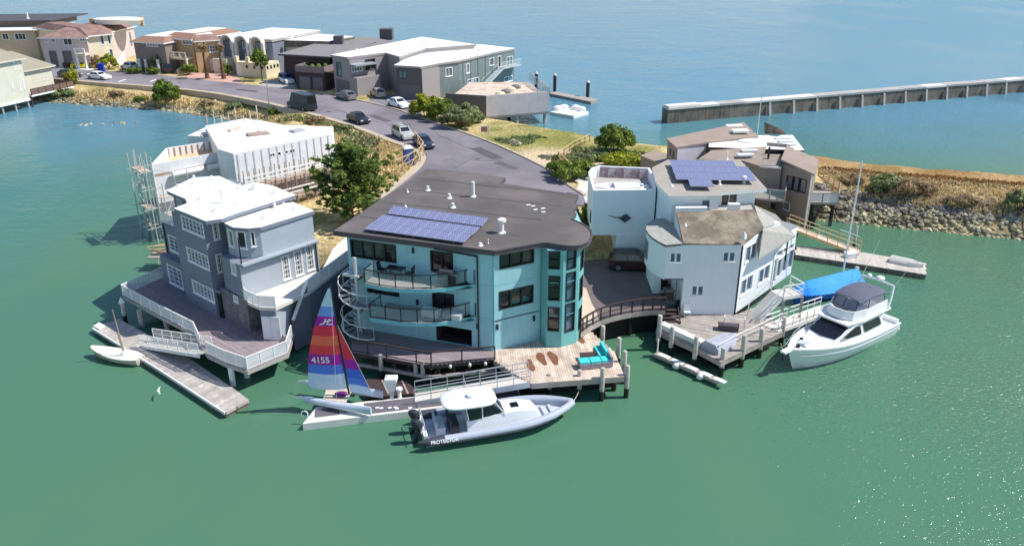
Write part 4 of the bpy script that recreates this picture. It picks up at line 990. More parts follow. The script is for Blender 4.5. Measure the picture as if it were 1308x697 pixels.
# lower stem of that block
xs0 = P(784.5, 331, CY).x
b = MB(); b.prism([V(xs0, f1[0].y + .02, 0), V(f1[1].x, f1[1].y + .02, 0), V(12.9, 73, 0), V(xs0 + .3, 73, 0)], CY - .3, zo + .01, M_white_wall); b.build('garage_wall', WH)
ww = Wall(V(xs0, f1[0].y, 0), V(f1[1].x, f1[1].y, 0), CY, zt)
sx, z = ww.hit(798.5, 278.5); b = MB(); c = ww.at(sx, z, .05); b.obox(c, (ww.d + V(0, 0, .75)) * .27, ww.n * .04, (ww.d - V(0, 0, .8)) * -.25, mat('dark_kite_ornament', s(70, 74, 88), .6, .1)); b.tube([c, c - ww.d * .9 + V(0, 0, .1), c - ww.d * 1.5 + V(0, 0, .3)], [.06, .04, .02], M_frame_dk, 6); b.build('wall_ornament', WH)
b = MB(); lw = Wall(f1[6], f1[0], zo, zt); b.obox(lw.at(lw.L * .75, 6.2, .03), lw.d * .35, lw.n * .03, V(0, 0, .55), M_glass_dk); b.build('window', WH)
# boards and hot tub on the terrace
tub = thing('hot_tub', 'long white oval hot tub on the white house roof terrace', 'hot tub', V(9.6, 68.9, zt - .95))
c = V(9.6, 68.8, zt - .95); b = MB(); R2 = [(1.0, 0), (1.04, .72), (1.0, .82), (.84, .82), (.78, .5), (.5, .42), (.02, .42)]
b.loft([[c + V(2.35 * r * math.cos(t), .95 * r * math.sin(t), z) for t in [2 * math.pi * k / 24 for k in range(24)]] for r, z in R2], M_white_trim); b.build('shell', tub, smooth=True)
b = MB(); b.obox(c + V(.5, 0, .84), V(1.1, 0, 0), V(0, .85, 0), V(0, 0, .03), M_white_trim); b.build('cover', tub)
hd = inn
for k in range(6):
    p = V(hd[3].x, hd[3].y, 0).lerp(V(hd[4].x, hd[4].y, 0), (k + .5) / 6) - V(0, .25, 0); b = MB(); hh = random.uniform(.7, 1.05); b.obox((p.x, p.y, zt - .95 + hh / 2), V(.4, 0, 0), V(0, .05, 0), V(0, .06, hh / 2), mat('faded_driftwood_panel_%d' % (k % 2), s(158, 138, 142) if k % 2 else s(184, 168, 168), .9, .3, 4)); tag(b.build('terrace_board'), ['brownish storage panel nearest the solar roof on the roof terrace', 'second panel from the solar roof on the roof terrace', 'third panel from the solar roof on the roof terrace', 'fourth panel from the solar roof on the roof terrace', 'fifth panel from the solar roof on the roof terrace', 'panel at the far left corner of the roof terrace'][k], 'panel')
# upper storey with solar roof
zs = 9.9
up_px = [(833, 214), (838.5, 234), (854.6, 250.5), (921, 250), (921, 245.8), (979.8, 241.2), (945.4, 204), (852.5, 204.2)]
ur = PP(zs, *up_px); b = MB(); b.slab(ur, .26, M_roof_tan, M_white_trim); uroof = b.build('roof', WH)
uf = PP(zs, (838, 215), (842, 233.5), (859, 247.5), (919, 247), (919, 243), (966, 239.3), (943, 206.2), (853.5, 206.4)); uf = [V(p.x, p.y, 0) for p in uf]
uw, ufin = shell(WH, uf, 5.5, zs - .2, M_white_wall, name='upper_wall')
o = uw[2].opening(*uw[2].px(896.5, 255, 906.5, 266)); window(WH, uw[2], o, fm=M_white_trim, gm=M_glass_bl)
o = uw[4].opening(*uw[4].px(921.5, 247, 941, 261.5)); window(WH, uw[4], o, nx=2, fm=M_white_trim, gm=M_glass_dk, panes=True)
ufin()
for u, v, h in ((928, 203.5, .8), (919, 236, .35), (950, 234, .4), (858, 238, .15)): vent(uroof, P(u, v, zs), h, .09, h == .4)
# solar: rows of modules on tilted racks (5+..)
def sgrid(cells, origin_px, right_px, down_px, z, parent):
    o = P(*origin_px, z); r = P(*right_px, z) - o; dn = P(*down_px, z) - o
    for i, j in cells:
        c = o + r * i + dn * (j + 1); solar_panel(parent, c, r, -dn + V(0, 0, .1), V(0, 0, 1))
sgrid([(i, j) for j in range(2) for i in range(6)] + [(i, 2) for i in range(0, 6)] + [(1, 3), (2, 3)] + [(6, 1), (6, 2)], (855, 205.5), (868.5, 205.7), (857.8, 212.9), zs + .4, uroof)
b = MB()
for u, v in ((859, 226), (885, 233.5), (900, 228.5), (935, 229), (955, 227)):
    p = P(u, v, zs); b.bar(p, p + V(0, 0, .38), .05, .05, M_steel)
b.build('panel_rack', uroof)
# main front volume
ze = 7.35
wC = P(936.5, 401.5, WD); wE = P(880.5, 400.5, WD)     # front right corner, lower-left front
yA = wC.y
fr_l = P(851, 313, ze).x
back_r = P(1010, 349.5, WD)
dr = (back_r - wC); dr.z = 0; dr.normalize()
gx = wE.x - .75
mid = wC + dr * 7.0
foot = [V(gx, yA, 0), V(wC.x, yA, 0), V(mid.x, mid.y, 0), V(mid.x - 3, mid.y + 4.5, 0), V(gx, 65.4, 0)]
mw_, _ = shell(WH, foot, WD, ze, M_white_wall)
for a in ((856.8, 323, 869.5, 334.8), (924.5, 321.8, 938, 333.8), (884.4, 365, 897.4, 376.8)):
    pass
fw_ = Wall(V(fr_l, yA, 0), V(wC.x, yA, 0), WD, ze)
# front wall: upper part overhangs to the left, lower part set in
z_over = fw_.hit(848, 355.5)[1]
b = MB()
fup = Wall(V(fr_l, yA - .02, 0), V(wC.x, yA - .02, 0), z_over, ze - .02); flo = Wall(V(gx, yA - .02, 0), V(wC.x, yA - .02, 0), WD, z_over)
wins = []
for a in ((856.5, 322.8, 869.7, 335), (924.2, 321.8, 938, 333.8)): wins.append((fup, fup.opening(*fup.px(*a))))
wins.append((flo, flo.opening(*flo.px(884.2, 364.8, 897.6, 376.8))))
fup.mesh(b, M_white_wall); flo.mesh(b, M_white_wall)
# right side wall with its windows
rw = Wall(V(wC.x, yA - .02, 0), mid, WD, ze - .02)
for a in ((953.5, 316, 965.2, 327), (947.5, 358.5, 959.5, 369), (970.2, 345, 981.3, 355)): wins.append((rw, rw.opening(*rw.px(*a))))
rw.mesh(b, M_white_wall)
for i in (2, 3, 4): mw_[i].mesh(b, M_white_wall)
b.add([(p.x, p.y, ze - .04) for p in foot], [(0, 1, 2, 3, 4)], M_white_wall)
# rounded balcony-like bulge on the left
zb0 = fw_.hit(822, 337)[1]; yb = P(824, 292, ze).y
arc_px = [(851, 313), (842, 308.8), (833.8, 303.6), (828.5, 298.5), (825, 292.5), (826.5, 286), (832, 281.5), (838.4, 278.8), (858, 278.6)]
arc = [P(u, v, ze) for u, v in arc_px]; arcw = [V(p.x + .06, p.y + .03, 0) for p in arc]
for a, c in zip(arcw[:-1], arcw[1:]): b.add([(c.x, c.y, z_over - .1), (a.x, a.y, z_over - .1), (a.x, a.y, ze - .1), (c.x, c.y, ze - .1)], [(0, 1, 2, 3)], M_white_wall)
b.add([(p.x, p.y, z_over - .1) for p in [*arcw, V(gx + 1.5, yA + 6, 0), V(gx + .5, yA, 0)]], [tuple(range(len(arcw) + 2))], M_white_wall)
b.build('wall', WH)
b = MB(); p0, p1 = arcw[3], arcw[4]; nn_ = V(-1, -.15, 0).normalized(); b.obox((p0 + p1) / 2 + V(0, 0, (z_over + ze) / 2 - .1) + nn_ * .05, (p1 - p0) * .46, nn_ * .04, V(0, 0, .75), M_blind); b.build('balcony_window', WH)
for w, o in wins: window(WH, w, o, nx=2, fm=M_white_trim, gm=M_glass_bl, fw=.05, mw=.14)
b = MB(); b.prism([V(gx - 1.9, yA + 2.2, 0), V(gx - .05, yA + 2.2, 0), V(gx - .05, yA + 6, 0), V(gx - 1.9, yA + 6, 0)], WD, z_over - .1, M_white_wall); b.build('porch_wall', WH)
b = MB(); b.box(gx - 1.3, gx - .5, yA + 2.1, yA + 2.19, CY, CY + 2.0, M_glass_dk); b.build('porch_door', WH)
# roofs of the front volume
b = MB(); zr = 8.75
ea, eb = P(850.5, 313, ze), P(948, 312.3, ze); hp = P(975.3, 289, ze + .7); rt = P(963.8, 267.5, zr); lt = P(902.7, 268.5, zr); lt2 = P(864, 269.5, zr); lb = P(873, 310.5, ze + .12)
b.slab([lb, eb, hp, rt, lt, lt2], .16, M_shingle, M_shingle); b.build('front_roof', WH)
b = MB(); b.slab([P(u, v, ze + .06) for u, v in arc_px[:1]] + [lb + V(0, -.02, -.02)] + [P(858, 278.6, ze + .1)] + [P(u, v, ze + .06) for u, v in reversed(arc_px[1:8])], .16, M_shingle_g, M_fascia); b.build('balcony_roof', WH)
# white cheek wall where the shingle roof rises
b = MB(); b.add([lb + V(-.05, 0, -.1), lt2 + V(-.05, 0, .0), lt2 + V(-.05, 0, -1.9), V(lb.x, lb.y + .3, ze - .3)], [(0, 1, 2, 3)], M_white_wall); b.add([lb + V(-.09, 0, -.1), lt2 + V(-.09, 0, .0), lt2 + V(-.09, 0, -1.9), V(lb.x - .04, lb.y + .3, ze - .3)], [(3, 2, 1, 0)], M_white_wall); b.build('cheek_wall', WH)
b = MB(); b.prism([P(862.5, 270, zr), P(903, 269.5, zr), P(902.5, 266.5, zr), P(864, 266.5, zr)], 7.5, zr + .28, M_white_wall, M_white_trim); b.build('parapet', WH)
for u, v in ((875, 289.5), (950.5, 301)): 
    sx = P(u, v, ze + .7); b = MB(); b.lathe(sx, [(.22, -.25), (.2, .05), (.03, .3)], M_white_trim, 4); b.build('roof_vent', WH)
# right wing: lower grey roof and glazed end
zg = 6.0
r0 = P(969.3, 330, zg - .05); r1 = P(1016.3, 300.5, zg + .25); r2 = P(991, 273.8, zg + 1.7); r3 = P(963.5, 262, zg + 2.4); r4 = hp + V(0, 0, -.35)
b = MB(); b.slab([r0, r1, r2, r3, r4], .16, M_shingle_g, M_shingle_g); b.build('wing_roof', WH)
wv = Wall(V(mid.x, mid.y, 0) - dr * .4 + V(.03, -.02, 0), V(back_r.x, back_r.y, 0), WD, zg - .15)
wv2 = V(back_r.x - 3.2, back_r.y + 4.6, 0)
ops = []
for a, kw in (((985.6, 333.5, 990.4, 358.5), dict(name='door', door=True)), ((992.5, 333.0, 997.6, 350.5), {}), ((999, 327.5, 1005, 344), {}), ((1006.5, 322, 1012, 339.5), {})):
    q = wv.px(*a); ops.append((wv.opening(*q), kw))
for a in ((993, 321.5, 998.8, 325.5), (1001, 317.2, 1005.5, 320.8), (1008.5, 313, 1013, 316.5)): ops.append((wv.opening(*wv.px(*a)), {}))
b = MB(); wv.mesh(b, M_white_wall); e2 = Wall(V(back_r.x, back_r.y, 0), wv2, WD, zg - .1); e2.mesh(b, M_white_wall)
b.add([wv.at(0, zg - .15), wv.at(wv.L, zg - .15), V(r1.x - .2, r1.y, r1.z - .2), V(r0.x, r0.y + .1, r0.z - .15)], [(0, 1, 2, 3)], M_white_wall)
b.add([rw.at(0, ze - .02), rw.at(rw.L, ze - .02), V(hp.x, hp.y, hp.z - .14), V(eb.x - .2, eb.y + .2, eb.z - .1)], [(0, 1, 2, 3)], M_white_wall)
b.build('wing_wall', WH)
for o, kw in ops: window(WH, wv, o, fm=M_white_trim, gm=M_glass_bl, fw=.05, sill=False, **kw)
b = MB(); b.tube([rw.at(.12, WD, .06), rw.at(.12, ze - .1, .06)], .06, M_frame_dk, 6); b.build('downpipe', WH); b = MB(); b.tube([wv.at(wv.L * .56, 3.2, .06), wv.at(wv.L * .56, zg - .1, .06)], .05, M_frame_dk, 6); b.build('downpipe', WH)
# its air-conditioning box on the upper flat roof
b = MB(); b.box(lt.x + 1.8, lt.x + 2.7, lt.y + .1, lt.y + .6, zr - .2, zr + .45, M_white_trim); b.build('air_conditioner', WH)
b = MB(); b.prism([lt + V(0, .05, 0), rt + V(0, .05, 0), r3 + V(-.3, .4, 0), V(uf[5].x, uf[5].y, 0), V(uf[4].x, uf[4].y, 0)], 5, zr - .2, M_conc); b.build('flat_roof', WH)

# ---- its timber deck with clutter
wd = thing('white_house_deck', 'weathered timber deck on piles in front of the white house', 'deck', P(890, 425, WD))
wp = PP(WD, (843, 412), (838, 421), (862, 433), (893, 447), (921, 462), (940, 453), (970, 438), (1000, 424), (985, 404), (965, 392), (938, 402), (880, 402), (868, 396))
o = planks(wp, WD, V(1, -.35, 0), .17, m=M_wood_gr).build('planks', wd); o['kind'] = 'stuff'
b = MB(); b.prism(wp, WD - .4, WD - .045, M_wood_gr); b.build('deck_frame', wd)
for lab, u, v, tv in (('pile at the left end of the white bench on the deck', 840, 446, 402.5), ('pile beside the middle of the white bench on the deck', 856, 454, 417), ('pile in front of the upturned grey skiff', 886, 469, 429.5), ('corner pile of the white house deck standing in green water', 920.5, 480, 444),
                      ('pile second from the deck corner toward the yacht', 946, 468.5, 427.5), ('pile third from the deck corner toward the yacht', 969, 456.5, 419.5), ('pile beside the yacht bow at the white gangway', 997, 440.5, 404.5)):
    p = P(u, v); pile(lab, u, v, Zat(tv, p.y), r=.19, group=None)
for p in (P(870, 436, WD), P(905, 452, WD), P(955, 440, WD), P(900, 425, WD), P(940, 420, WD)): b = MB(); b.tube([(p.x, p.y + .8, -1.5), (p.x, p.y + .8, WD - .4)], .16, M_pile_wet, 8); b.build('post', wd)
b = MB()                                             # near-black sheets added under the deck to deepen the shade there
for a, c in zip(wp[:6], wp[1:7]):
    a = V(a.x + .5, a.y + 1.3, 0); c = V(c.x + .3, c.y + 1.3, 0); b.add([(a.x, a.y, -1.2), (c.x, c.y, -1.2), (c.x, c.y, WD - .38), (a.x, a.y, WD - .38)], [(0, 1, 2, 3)], M_under_shade)
b.build('added_dark_wall', wd)
# steps down from the courtyard
st = thing('timber_steps', 'short dark timber steps from the courtyard to white house deck', 'steps', P(852, 402, WD))
for k in range(4):
    p = P(853, 391, CY); b = MB(); b.box(p.x - .75, p.x + .75, p.y - .35 - k * .3, p.y - .02 - k * .3, CY - .2 * (k + 1) - .05, CY - .2 * (k + 1) + .0, M_wood_dk); b.build('step', st)
for i in (-1, 1): b = MB(); p = P(853, 391, CY); b.bar((p.x + i * .8, p.y - .05, CY - .1), (p.x + i * .8, p.y - 1.4, WD + .05), .06, .25, M_wood_dk); b.build('stringer', st)
def bench_w(label, a, c, m):
    t = thing('bench', label, 'bench', a); d = (c - a); b = MB(); sd = V(-d.y, d.x, 0).normalized()
    b.obox((a + c) / 2 + V(0, 0, .45), d / 2, sd * .28, V(0, 0, .05), m); b.build('seat', t)
    b = MB(); b.obox((a + c) / 2 + V(0, 0, .22) + sd * .0, d * .48, sd * .22, V(0, 0, .175), m); b.build('base', t)
    return t
bench_w('long white bench box along the left edge of the white house deck', P(845, 419, WD), P(897, 443, WD), M_white_trim)
def skiff(label, c, d, L, wdt, m, h=.55):
    t = thing('upturned_skiff', label, 'boat', c); d = d.normalized(); sd = V(-d.y, d.x, 0); rings = []
    for k in range(9):
        f = k / 8; w = wdt / 2 * (1 - max(0, (f - .45) / .55) ** 2.2 * .9); hh = h * (1 - .25 * max(0, (f - .5) * 2) ** 2)
        o = c + d * (f - .5) * L; rings.append([o + sd * w, o + sd * w * .96 + V(0, 0, hh * .55), o + sd * w * .6 + V(0, 0, hh), o - sd * w * .6 + V(0, 0, hh), o - sd * w * .96 + V(0, 0, hh * .55), o - sd * w])
    b = MB(); b.loft(rings, m); b.build('hull', t, smooth=True)
    b = MB(); b.bar(c - d * L * .45 + V(0, 0, h + .02), c + d * L * .35 + V(0, 0, h * .98), .06, .06, m); b.build('keel', t); return t
M_skiff = mat('grey_fibreglass', s(176, 178, 190), .5, .08, 2)
dsk = P(943, 436, WD) - P(908, 452, WD)
skiff('grey upturned skiff lying on the white house deck corner', P(923, 441, WD), dsk, 3.0, 1.6, M_skiff, .7)
box_thing('deck_box', 'dark deck box behind the grey upturned skiff', 'box', P(930, 421, WD), rad(-12), 1.5, .6, .4, mat('dark_box', s(84, 80, 84), .7, .1))
def frame_table(label, p, rz, lx, ly, h):
    t = thing('sawhorse_frame', label, 'frame')
    for i in (-1, 1):
        for j in (-1, 1): b = MB(); b.bar((i * lx / 2, j * ly / 2, 0), (i * lx / 2, j * ly / 2, h), .05, .05, M_white_trim); b.build('leg', t)
    b = MB()
    for j in (-1, 1): b.bar((-lx / 2, j * ly / 2, h), (lx / 2, j * ly / 2, h), .05, .05, M_white_trim)
    for i in (-1, 1): b.bar((i * lx / 2, -ly / 2, h), (i * lx / 2, ly / 2, h), .05, .05, M_white_trim)
    b.build('top_frame', t); return moved(t, p, rz)
frame_table('white tubular frame standing behind the upturned skiff', P(937, 420, WD), rad(-12), 1.5, .5, 1.0)
chair('white plastic chair against the front of the white house', P(877, 404, WD), 0, M_white_trim)
chair('dark chair near the timber steps on the white house deck', P(868, 399.5, WD), .5, M_frame_dk)
grill('small barbecue on the porch of the white house', P(853, 384, CY), 0, .8)
railing(wd, PP(WD, (917, 452), (944, 437), (970, 425), (998, 411)), .75, 2.2, 'none', M_white_trim, None, rails=(1.0, .5), r=.03)
# ramp with side rails climbing the right side of the white house
rp = thing('entrance_ramp', 'white railed ramp climbing along the right side of white house', 'ramp', P(965, 395, WD))
ra, rb = P(955, 402, WD), P(985, 371, 3.2); rdir = (rb - ra); rn = V(rdir.y, -rdir.x, 0).normalized()
b = MB(); b.slab([ra + rn * -.0, ra + rn * 1.5, rb + rn * 1.5, rb], .16, M_conc_lt); b.build('ramp_floor', rp)
land = [rb, rb + rn * 1.6, rb + rn * 1.6 + rdir.normalized() * 2.4, rb + rdir.normalized() * 2.4]
b = MB(); b.prism([V(p.x, p.y, 0) for p in land], 3.04, 3.2, M_conc_lt); b.build('landing', rp)
railing(rp, [ra + rn * 1.5, rb + rn * 1.5, V(land[2].x, land[2].y, 3.2), V(land[3].x, land[3].y, 3.2)], 1.0, 1.3, 'none', M_white_trim, None, rails=(1.0, .45, .08), r=.04, top=.07)
railing(rp, [ra, rb], 1.0, 1.8, 'none', M_white_trim, None, rails=(1.0,), r=.035)
b = MB()
for p in (land[1], land[2]): b.bar((p.x, p.y, -1), (p.x, p.y, 3.05), .16, .16, M_wood_gr)
b.build('post', rp)
# ================================================================ GREY HOUSE
gO = V(-22.77, 57.17, 0); ge1 = V(.76, -.65, 0).normalized(); ge2 = V(.65, .76, 0).normalized()
def gl(a, b, z=0.0): p = gO + ge1 * a + ge2 * b; return V(p.x, p.y, z)
GZD, GF2, GF3, GR1, GR2 = 1.8, 4.45, 7.1, 9.9, 9.5
GH = thing('grey_house', 'three storey slate grey house with white flat roofs and gridded white windows', 'house', gl(0, 3, GZD))
def vol(pts, z0, z1, m=M_grey, **kw):
    ws, fin = shell(GH, [gl(*p) for p in pts], z0, z1, m, **kw); return ws, fin
def gwin(w, a, nx, ny, gm=None, name='window'):
    o = w.opening(*w.px(*a)); return window(GH, w, o, nx=nx, ny=ny, fm=M_white_trim, gm=gm or M_glass_bl, fw=.08, mw=.03, name=name)
wA, fA = vol([(-9.4, 1.0), (-4.6, 1.0), (-4.6, 7.4), (-9.2, 7.4)], GZD - .1, GF3)
wA2, fA2 = vol([(-8.9, 2.2), (-4.6, 2.2), (-4.6, 7.4), (-8.7, 7.4)], GF3, GR1 - .3)
wB, fB = vol([(-4.62, -.25), (0, -.25), (0, 7.4), (-4.62, 7.4)], GZD - .1, GR1 - .3)
wC_, fC = vol([(.85, .3), (3.7, .1), (3.7, 7.0), (.02, 7.0), (.02, 1.3), (.85, 1.3)], GZD - .1, GF3)
wS, fS = vol([(.5, .05), (4.05, .05), (4.05, 1.5), (.5, 1.5)], GZD - .1, GF2 - .05, M_stone, name='stone_base')
upts = PP(GR2, (287.6, 286.0), (299, 290.0), (316, 291.0), (331.5, 289.6), (398.5, 269.4)); wU, fU = shell(GH, [V(p.x, p.y, 0) for p in upts] + [gl(.3, 6.9)], GF3, GR2 - .25, M_grey_lt, name='bay_wall')
wG, fG = vol([(-9.3, .34), (-5.9, .34), (-5.9, 1.5), (-9.3, 1.5)], GZD - .1, GF2 + .05)
gwin(wA[0], (214.3, 299, 236, 327.5), 3, 4); 
gwin(wG[0], (213, 336.5, 236.3, 370), 3, 4)
gwin(wG[1], (237.5, 345.5, 242.5, 368), 1, 4)
gwin(wA2[0], (226, 253, 233, 264), 2, 2)
gwin(wB[0], (230.7, 274.0, 263.8, 304.5), 6, 3); gwin(wB[0], (238, 314.5, 270, 346), 6, 4); gwin(wB[0], (245, 356.5, 277.5, 388), 6, 4)
gwin(wB[1], (270.2, 284.8, 281.5, 304.5), 3, 4, M_glass_dk)
gwin(wB[1], (275.0, 325.5, 286.5, 346.0), 3, 4, M_glass_dk); gwin(wC_[0], (293.5, 327.5, 302.8, 352), 2, 5)
gwin(wS[0], (296.0, 363, 305.0, 387.0), 2, 5)
gwin(wU[0], (290.5, 292.5, 300, 316), 1, 1, M_blind); gwin(wU[1], (301.5, 295, 316, 317.5), 1, 1, M_glass_dk); gwin(wU[2], (318.5, 292, 327.5, 314.5), 1, 1, M_glass_dk)
for a in ((358.7, 328, 371.8, 354.6), (374.5, 321.6, 388, 349.2), (389.5, 315.2, 402.2, 343)): gwin(wC_[1], a, 3, 5, M_blind)
o = wB[1].opening(.15, 0.95, GZD, GZD + 2.1) if False else None
for f in (fA, fA2, fB, fU, fG, fS): f()
b = MB()
for i, w in enumerate(wC_): w.mesh(b, M_grey_lt if i == 1 else M_grey)
b.add([(p.A.x, p.A.y, GF3 - .02) for p in wC_], [tuple(range(6))], M_grey); b.build('wall', GH)
# recessed dark door beside the stone base, double white door under the terrace
b = MB(); b.obox(gl(.28, .0, GZD + 1.05), ge1 * .28, ge2 * .05, V(0, 0, 1.05), M_frame_dk); b.build('door', GH)
b = MB(); b.obox(gl(.28, -.08, GZD + 2.3), ge1 * .4, ge2 * .1, V(0, 0, .1), M_grey); b.build('door_canopy', GH)
# flat white roofs
def roof_slab(name, z, pxs, t=.28):
    b = MB(); b.slab(PP(z, *pxs), t, M_white_roof, M_grey); return b.build(name, GH)
gr = roof_slab('roof', GR1, [(213, 243.5), (218, 246), (237, 254), (239, 259.5), (222, 266), (262.6, 282.3), (283, 279.6), (301, 273), (377.4, 249.2), (364, 243.6), (349, 237.3), (327, 232.8), (306.7, 237.3), (280, 224.7), (246, 226.7)])
gr2 = roof_slab('lower_roof', GR2, [(285.2, 284.0), (297.5, 290.4), (316, 291.7), (333, 290.2), (401.3, 269.2), (374.6, 258), (342, 262), (302, 275.5)])
for u, v, h, r in ((249, 235, .75, .1), (268, 239, .5, .07), (228, 240, .3, .12), (270.5, 229.5, .35, .1), (256.5, 255, .35, .12), (284.6, 259, 1.05, .09), (303, 262, .6, .08), (274.5, 270.5, .3, .12), (306.5, 241, .4, .1), (325.5, 242, .5, .2), (351, 248, .35, .12)): vent(gr, P(u, v, GR1), h, r)
for u, v, h, r in ((337.5, 279.5, .25, .12), (351, 265.5, .4, .1), (377, 267.5, .35, .11), (362, 260, .4, .05)): vent(gr2, P(u, v, GR2), h, r)
b = MB(); p0, p1 = wC_[1].at(.05, GF3 + .02, .2), wC_[1].at(wC_[1].L - .1, GF3 + .02, .2)       # ledge over the three windows
b.bar(p0, p1, .5, .14, M_grey_lt); b.bar(p0 - V(0, 0, .12), p1 - V(0, 0, .12), .3, .1, M_grey); b.build('ledge', GH)
b = MB(); b.tube([wC_[1].at(.15, GF3, .05), wC_[1].at(.15, GR2 - .3, .05)], .05, M_frame_dk, 6); b.build('downpipe', GH); b = MB(); b.tube([wC_[1].at(wC_[1].L - .2, GF2, .08), wC_[1].at(wC_[1].L - .2, GF3, .08)], .05, M_frame_dk, 6); b.build('downpipe', GH); b = MB(); b.tube([wA[0].at(.4, GZD + .1, .06), wA[0].at(.4, GF3, .06)], .05, M_frame_dk, 6); b.build('downpipe', GH)
railing(GH, [gl(-9.3, 1.1, GF3 + .01), gl(-4.7, 1.1, GF3 + .01)], .9, 1.5, 'none', M_white_trim, M_mesh_panel, rails=(1.0,), r=.03)
# front deck
gd = thing('grey_house_deck', 'large mauve grey deck with white mesh railing below the grey house', 'deck', gl(0, -3, 0))
gp = PP(GZD, (157.5, 377.5), (206, 404), (249, 426), (257, 443), (264, 452), (288, 463.5), (316, 473), (368, 451.5), (376, 424)) + [gl(4.6, 1.5), gl(3.7, .3), gl(-4.6, .3), gl(-9.3, 3.0)]
gp.append(P(212, 352, GZD)); 
o = planks(gp, GZD, ge1, .16, m=M_wood_deck).build('planks', gd); o['kind'] = 'stuff'
b = MB(); b.prism(gp, GZD - .34, GZD - .045, M_conc); b.build('deck_frame', gd)
railing(gd, PP(GZD, (212, 353), (157.5, 377), (206, 403.5), (249, 425.5), (256, 441)), .95, 1.7, 'none', M_white_trim, M_mesh_panel, rails=(1.0, .06), r=.035, top=.07)
railing(gd, PP(GZD, (265, 451.5), (288, 462.5), (316, 472), (367, 450.5), (373, 430)), .95, 1.1, 'none', M_white_trim, M_mesh_panel, rails=(1.0, .06), r=.035, top=.07)
for u, v, tv, r, m in ((298, 492, 458, .2, M_white_trim), (316, 481, 470, .22, M_white_trim), (182, 417, 392, .22, M_pile), (214, 422, 410, .2, M_pile), (250, 455, 440, .2, M_pile)):
    p = P(u, v); b = MB(); b.tube([(p.x, p.y, -1.2), (p.x, p.y, max(GZD - .3, .6))], r, m, 10); b.build('post', gd)
for a_, c_ in (((-8, 2), (-3, 2)), ((-1, 1), (3, 1))):
    b = MB(); b.tube([gl(*a_, -1.2), gl(*a_, GZD - .3)], .2, M_pile_wet, 8); b.build('post', gd)
pl = pile('pile with a white conical cap left of the grey house deck', 161, 413, Zat(386, P(161, 413).y), r=.17, group=None)
p = P(161, 413); b = MB(); tz = Zat(386, p.y); b.lathe((p.x, p.y, tz), [(.24, -.05), (.22, .05), (.02, .45)], M_white_trim, 10); b.build('cap', pl)
# upper terrace and side drive, retaining wall, stair
tz4 = GF2
tt = thing('side_terrace', 'pale concrete side terrace and drive between grey and turquoise houses', 'terrace', gl(5, 2, 0))
outer = [P(316, 385, tz4), P(331, 392, tz4), P(352, 393, tz4), P(394, 373, tz4), P(445, 334, tz4)]
back = [V(-9.2, 71.5, 3.6), V(-11.5, 76.0, 3.0), V(-14.5, 77, 3.0), V(-15.6, 66, 4.0), gl(3.7, 7.2, tz4), gl(3.7, .4, tz4)]
b = MB(); b.slab([*outer, V(-11.4, 60.5, tz4), *back], .25, M_conc_lt, M_conc_lt); b.build('floor', tt)
railing(tt, [gl(3.8, .1, tz4), *outer[:3]], .9, .9, 'none', M_white_trim, M_mesh_panel, rails=(1.0,), r=.03, top=.06)
railing(tt, [outer[3], outer[4], V(-11.5, 60.6, tz4), V(-9.4, 71, 3.65)], .95, 1.7, 'none', M_white_trim, M_mesh_panel, rails=(1.0,), r=.035, top=.07)
M_wall_dk = mat('dark_grey_retaining_wall', s(112, 114, 128), .85, .1, .5, streak=.15)
b = MB(); o3, o4, o5 = outer[3], outer[4], V(-11.4, 60.5, 0); q0 = P(376, 424, GZD)
def vwall(bb, a, c, z0, z1a, z1c, t, m):
    a = V(a.x, a.y, 0); c = V(c.x, c.y, 0); d = (c - a).normalized(); n = V(d.y, -d.x, 0) * t
    lo = [a, c, c - n, a - n]; vs = [(p.x, p.y, z0) for p in lo] + [(a.x, a.y, z1a), (c.x, c.y, z1c), ((c - n).x, (c - n).y, z1c), ((a - n).x, (a - n).y, z1a)]
    bb.add(vs, [(3, 2, 1, 0), (4, 5, 6, 7), (0, 1, 5, 4), (1, 2, 6, 5), (2, 3, 7, 6), (3, 0, 4, 7)], m)
vwall(b, o3, o4, .25, tz4 - .26, tz4 - .26, .25, M_wall_dk); vwall(b, o4, o5, .25, tz4 - .26, tz4 - .26, .25, M_wall_dk)
vwall(b, q0, o3, .25, GZD + .95, tz4 + .9, .18, M_wall_dk); b.build('retaining_wall', tt)
b = MB(); sw_a, sw_c = V(q0.x, q0.y, GZD + 1.0), V(o3.x, o3.y, tz4 + .95); b.bar(sw_a, sw_c, .24, .1, M_white_trim); b.build('stair_parapet_cap', tt)
sd_ = (o3 - q0); sd_.z = 0; sn_ = V(-sd_.y, sd_.x, 0).normalized()
for k in range(13):
    f = (k + .5) / 13; c = V(q0.x, q0.y, 0) + sd_ * f + sn_ * .62; b = MB(); b.obox((c.x, c.y, GZD + (tz4 - GZD) * f * .98), sd_ / 26 * 1.15, sn_ * .5, V(0, 0, .06), M_conc); b.build('step', tt)
b = MB(); w2 = [outer[2] + V(.05, .05, 0), V(q0.x, q0.y, 0) + sn_ * 1.2 + sd_ * .15]
vwall(b, outer[2] - V(.0, -.02, 0), outer[3] + sn_ * 1.15, GZD, tz4 - .27, tz4 - .27, .15, M_grey_lt); vwall(b, outer[1] - V(0, -.05, 0), outer[2] - V(.12, -.05, 0), GZD, tz4 - .27, tz4 - .27, .15, M_grey); b.build('under_terrace_wall', tt)
dw = Wall(outer[1], outer[2], GZD, tz4)
for k in range(2):
    b = MB(); b.obox(dw.at(dw.L * .32 + k * .68, GZD + .98, .03), dw.d * .33, dw.n * .03, V(0, 0, .95), M_white_trim); b.build('door', tt)
b = MB(); b.tube([(outer[4].x - 1, outer[4].y + .6, -1), (outer[4].x - 1, outer[4].y + .6, .4)], .3, M_pile_wet, 8); b.build('footing', tt)
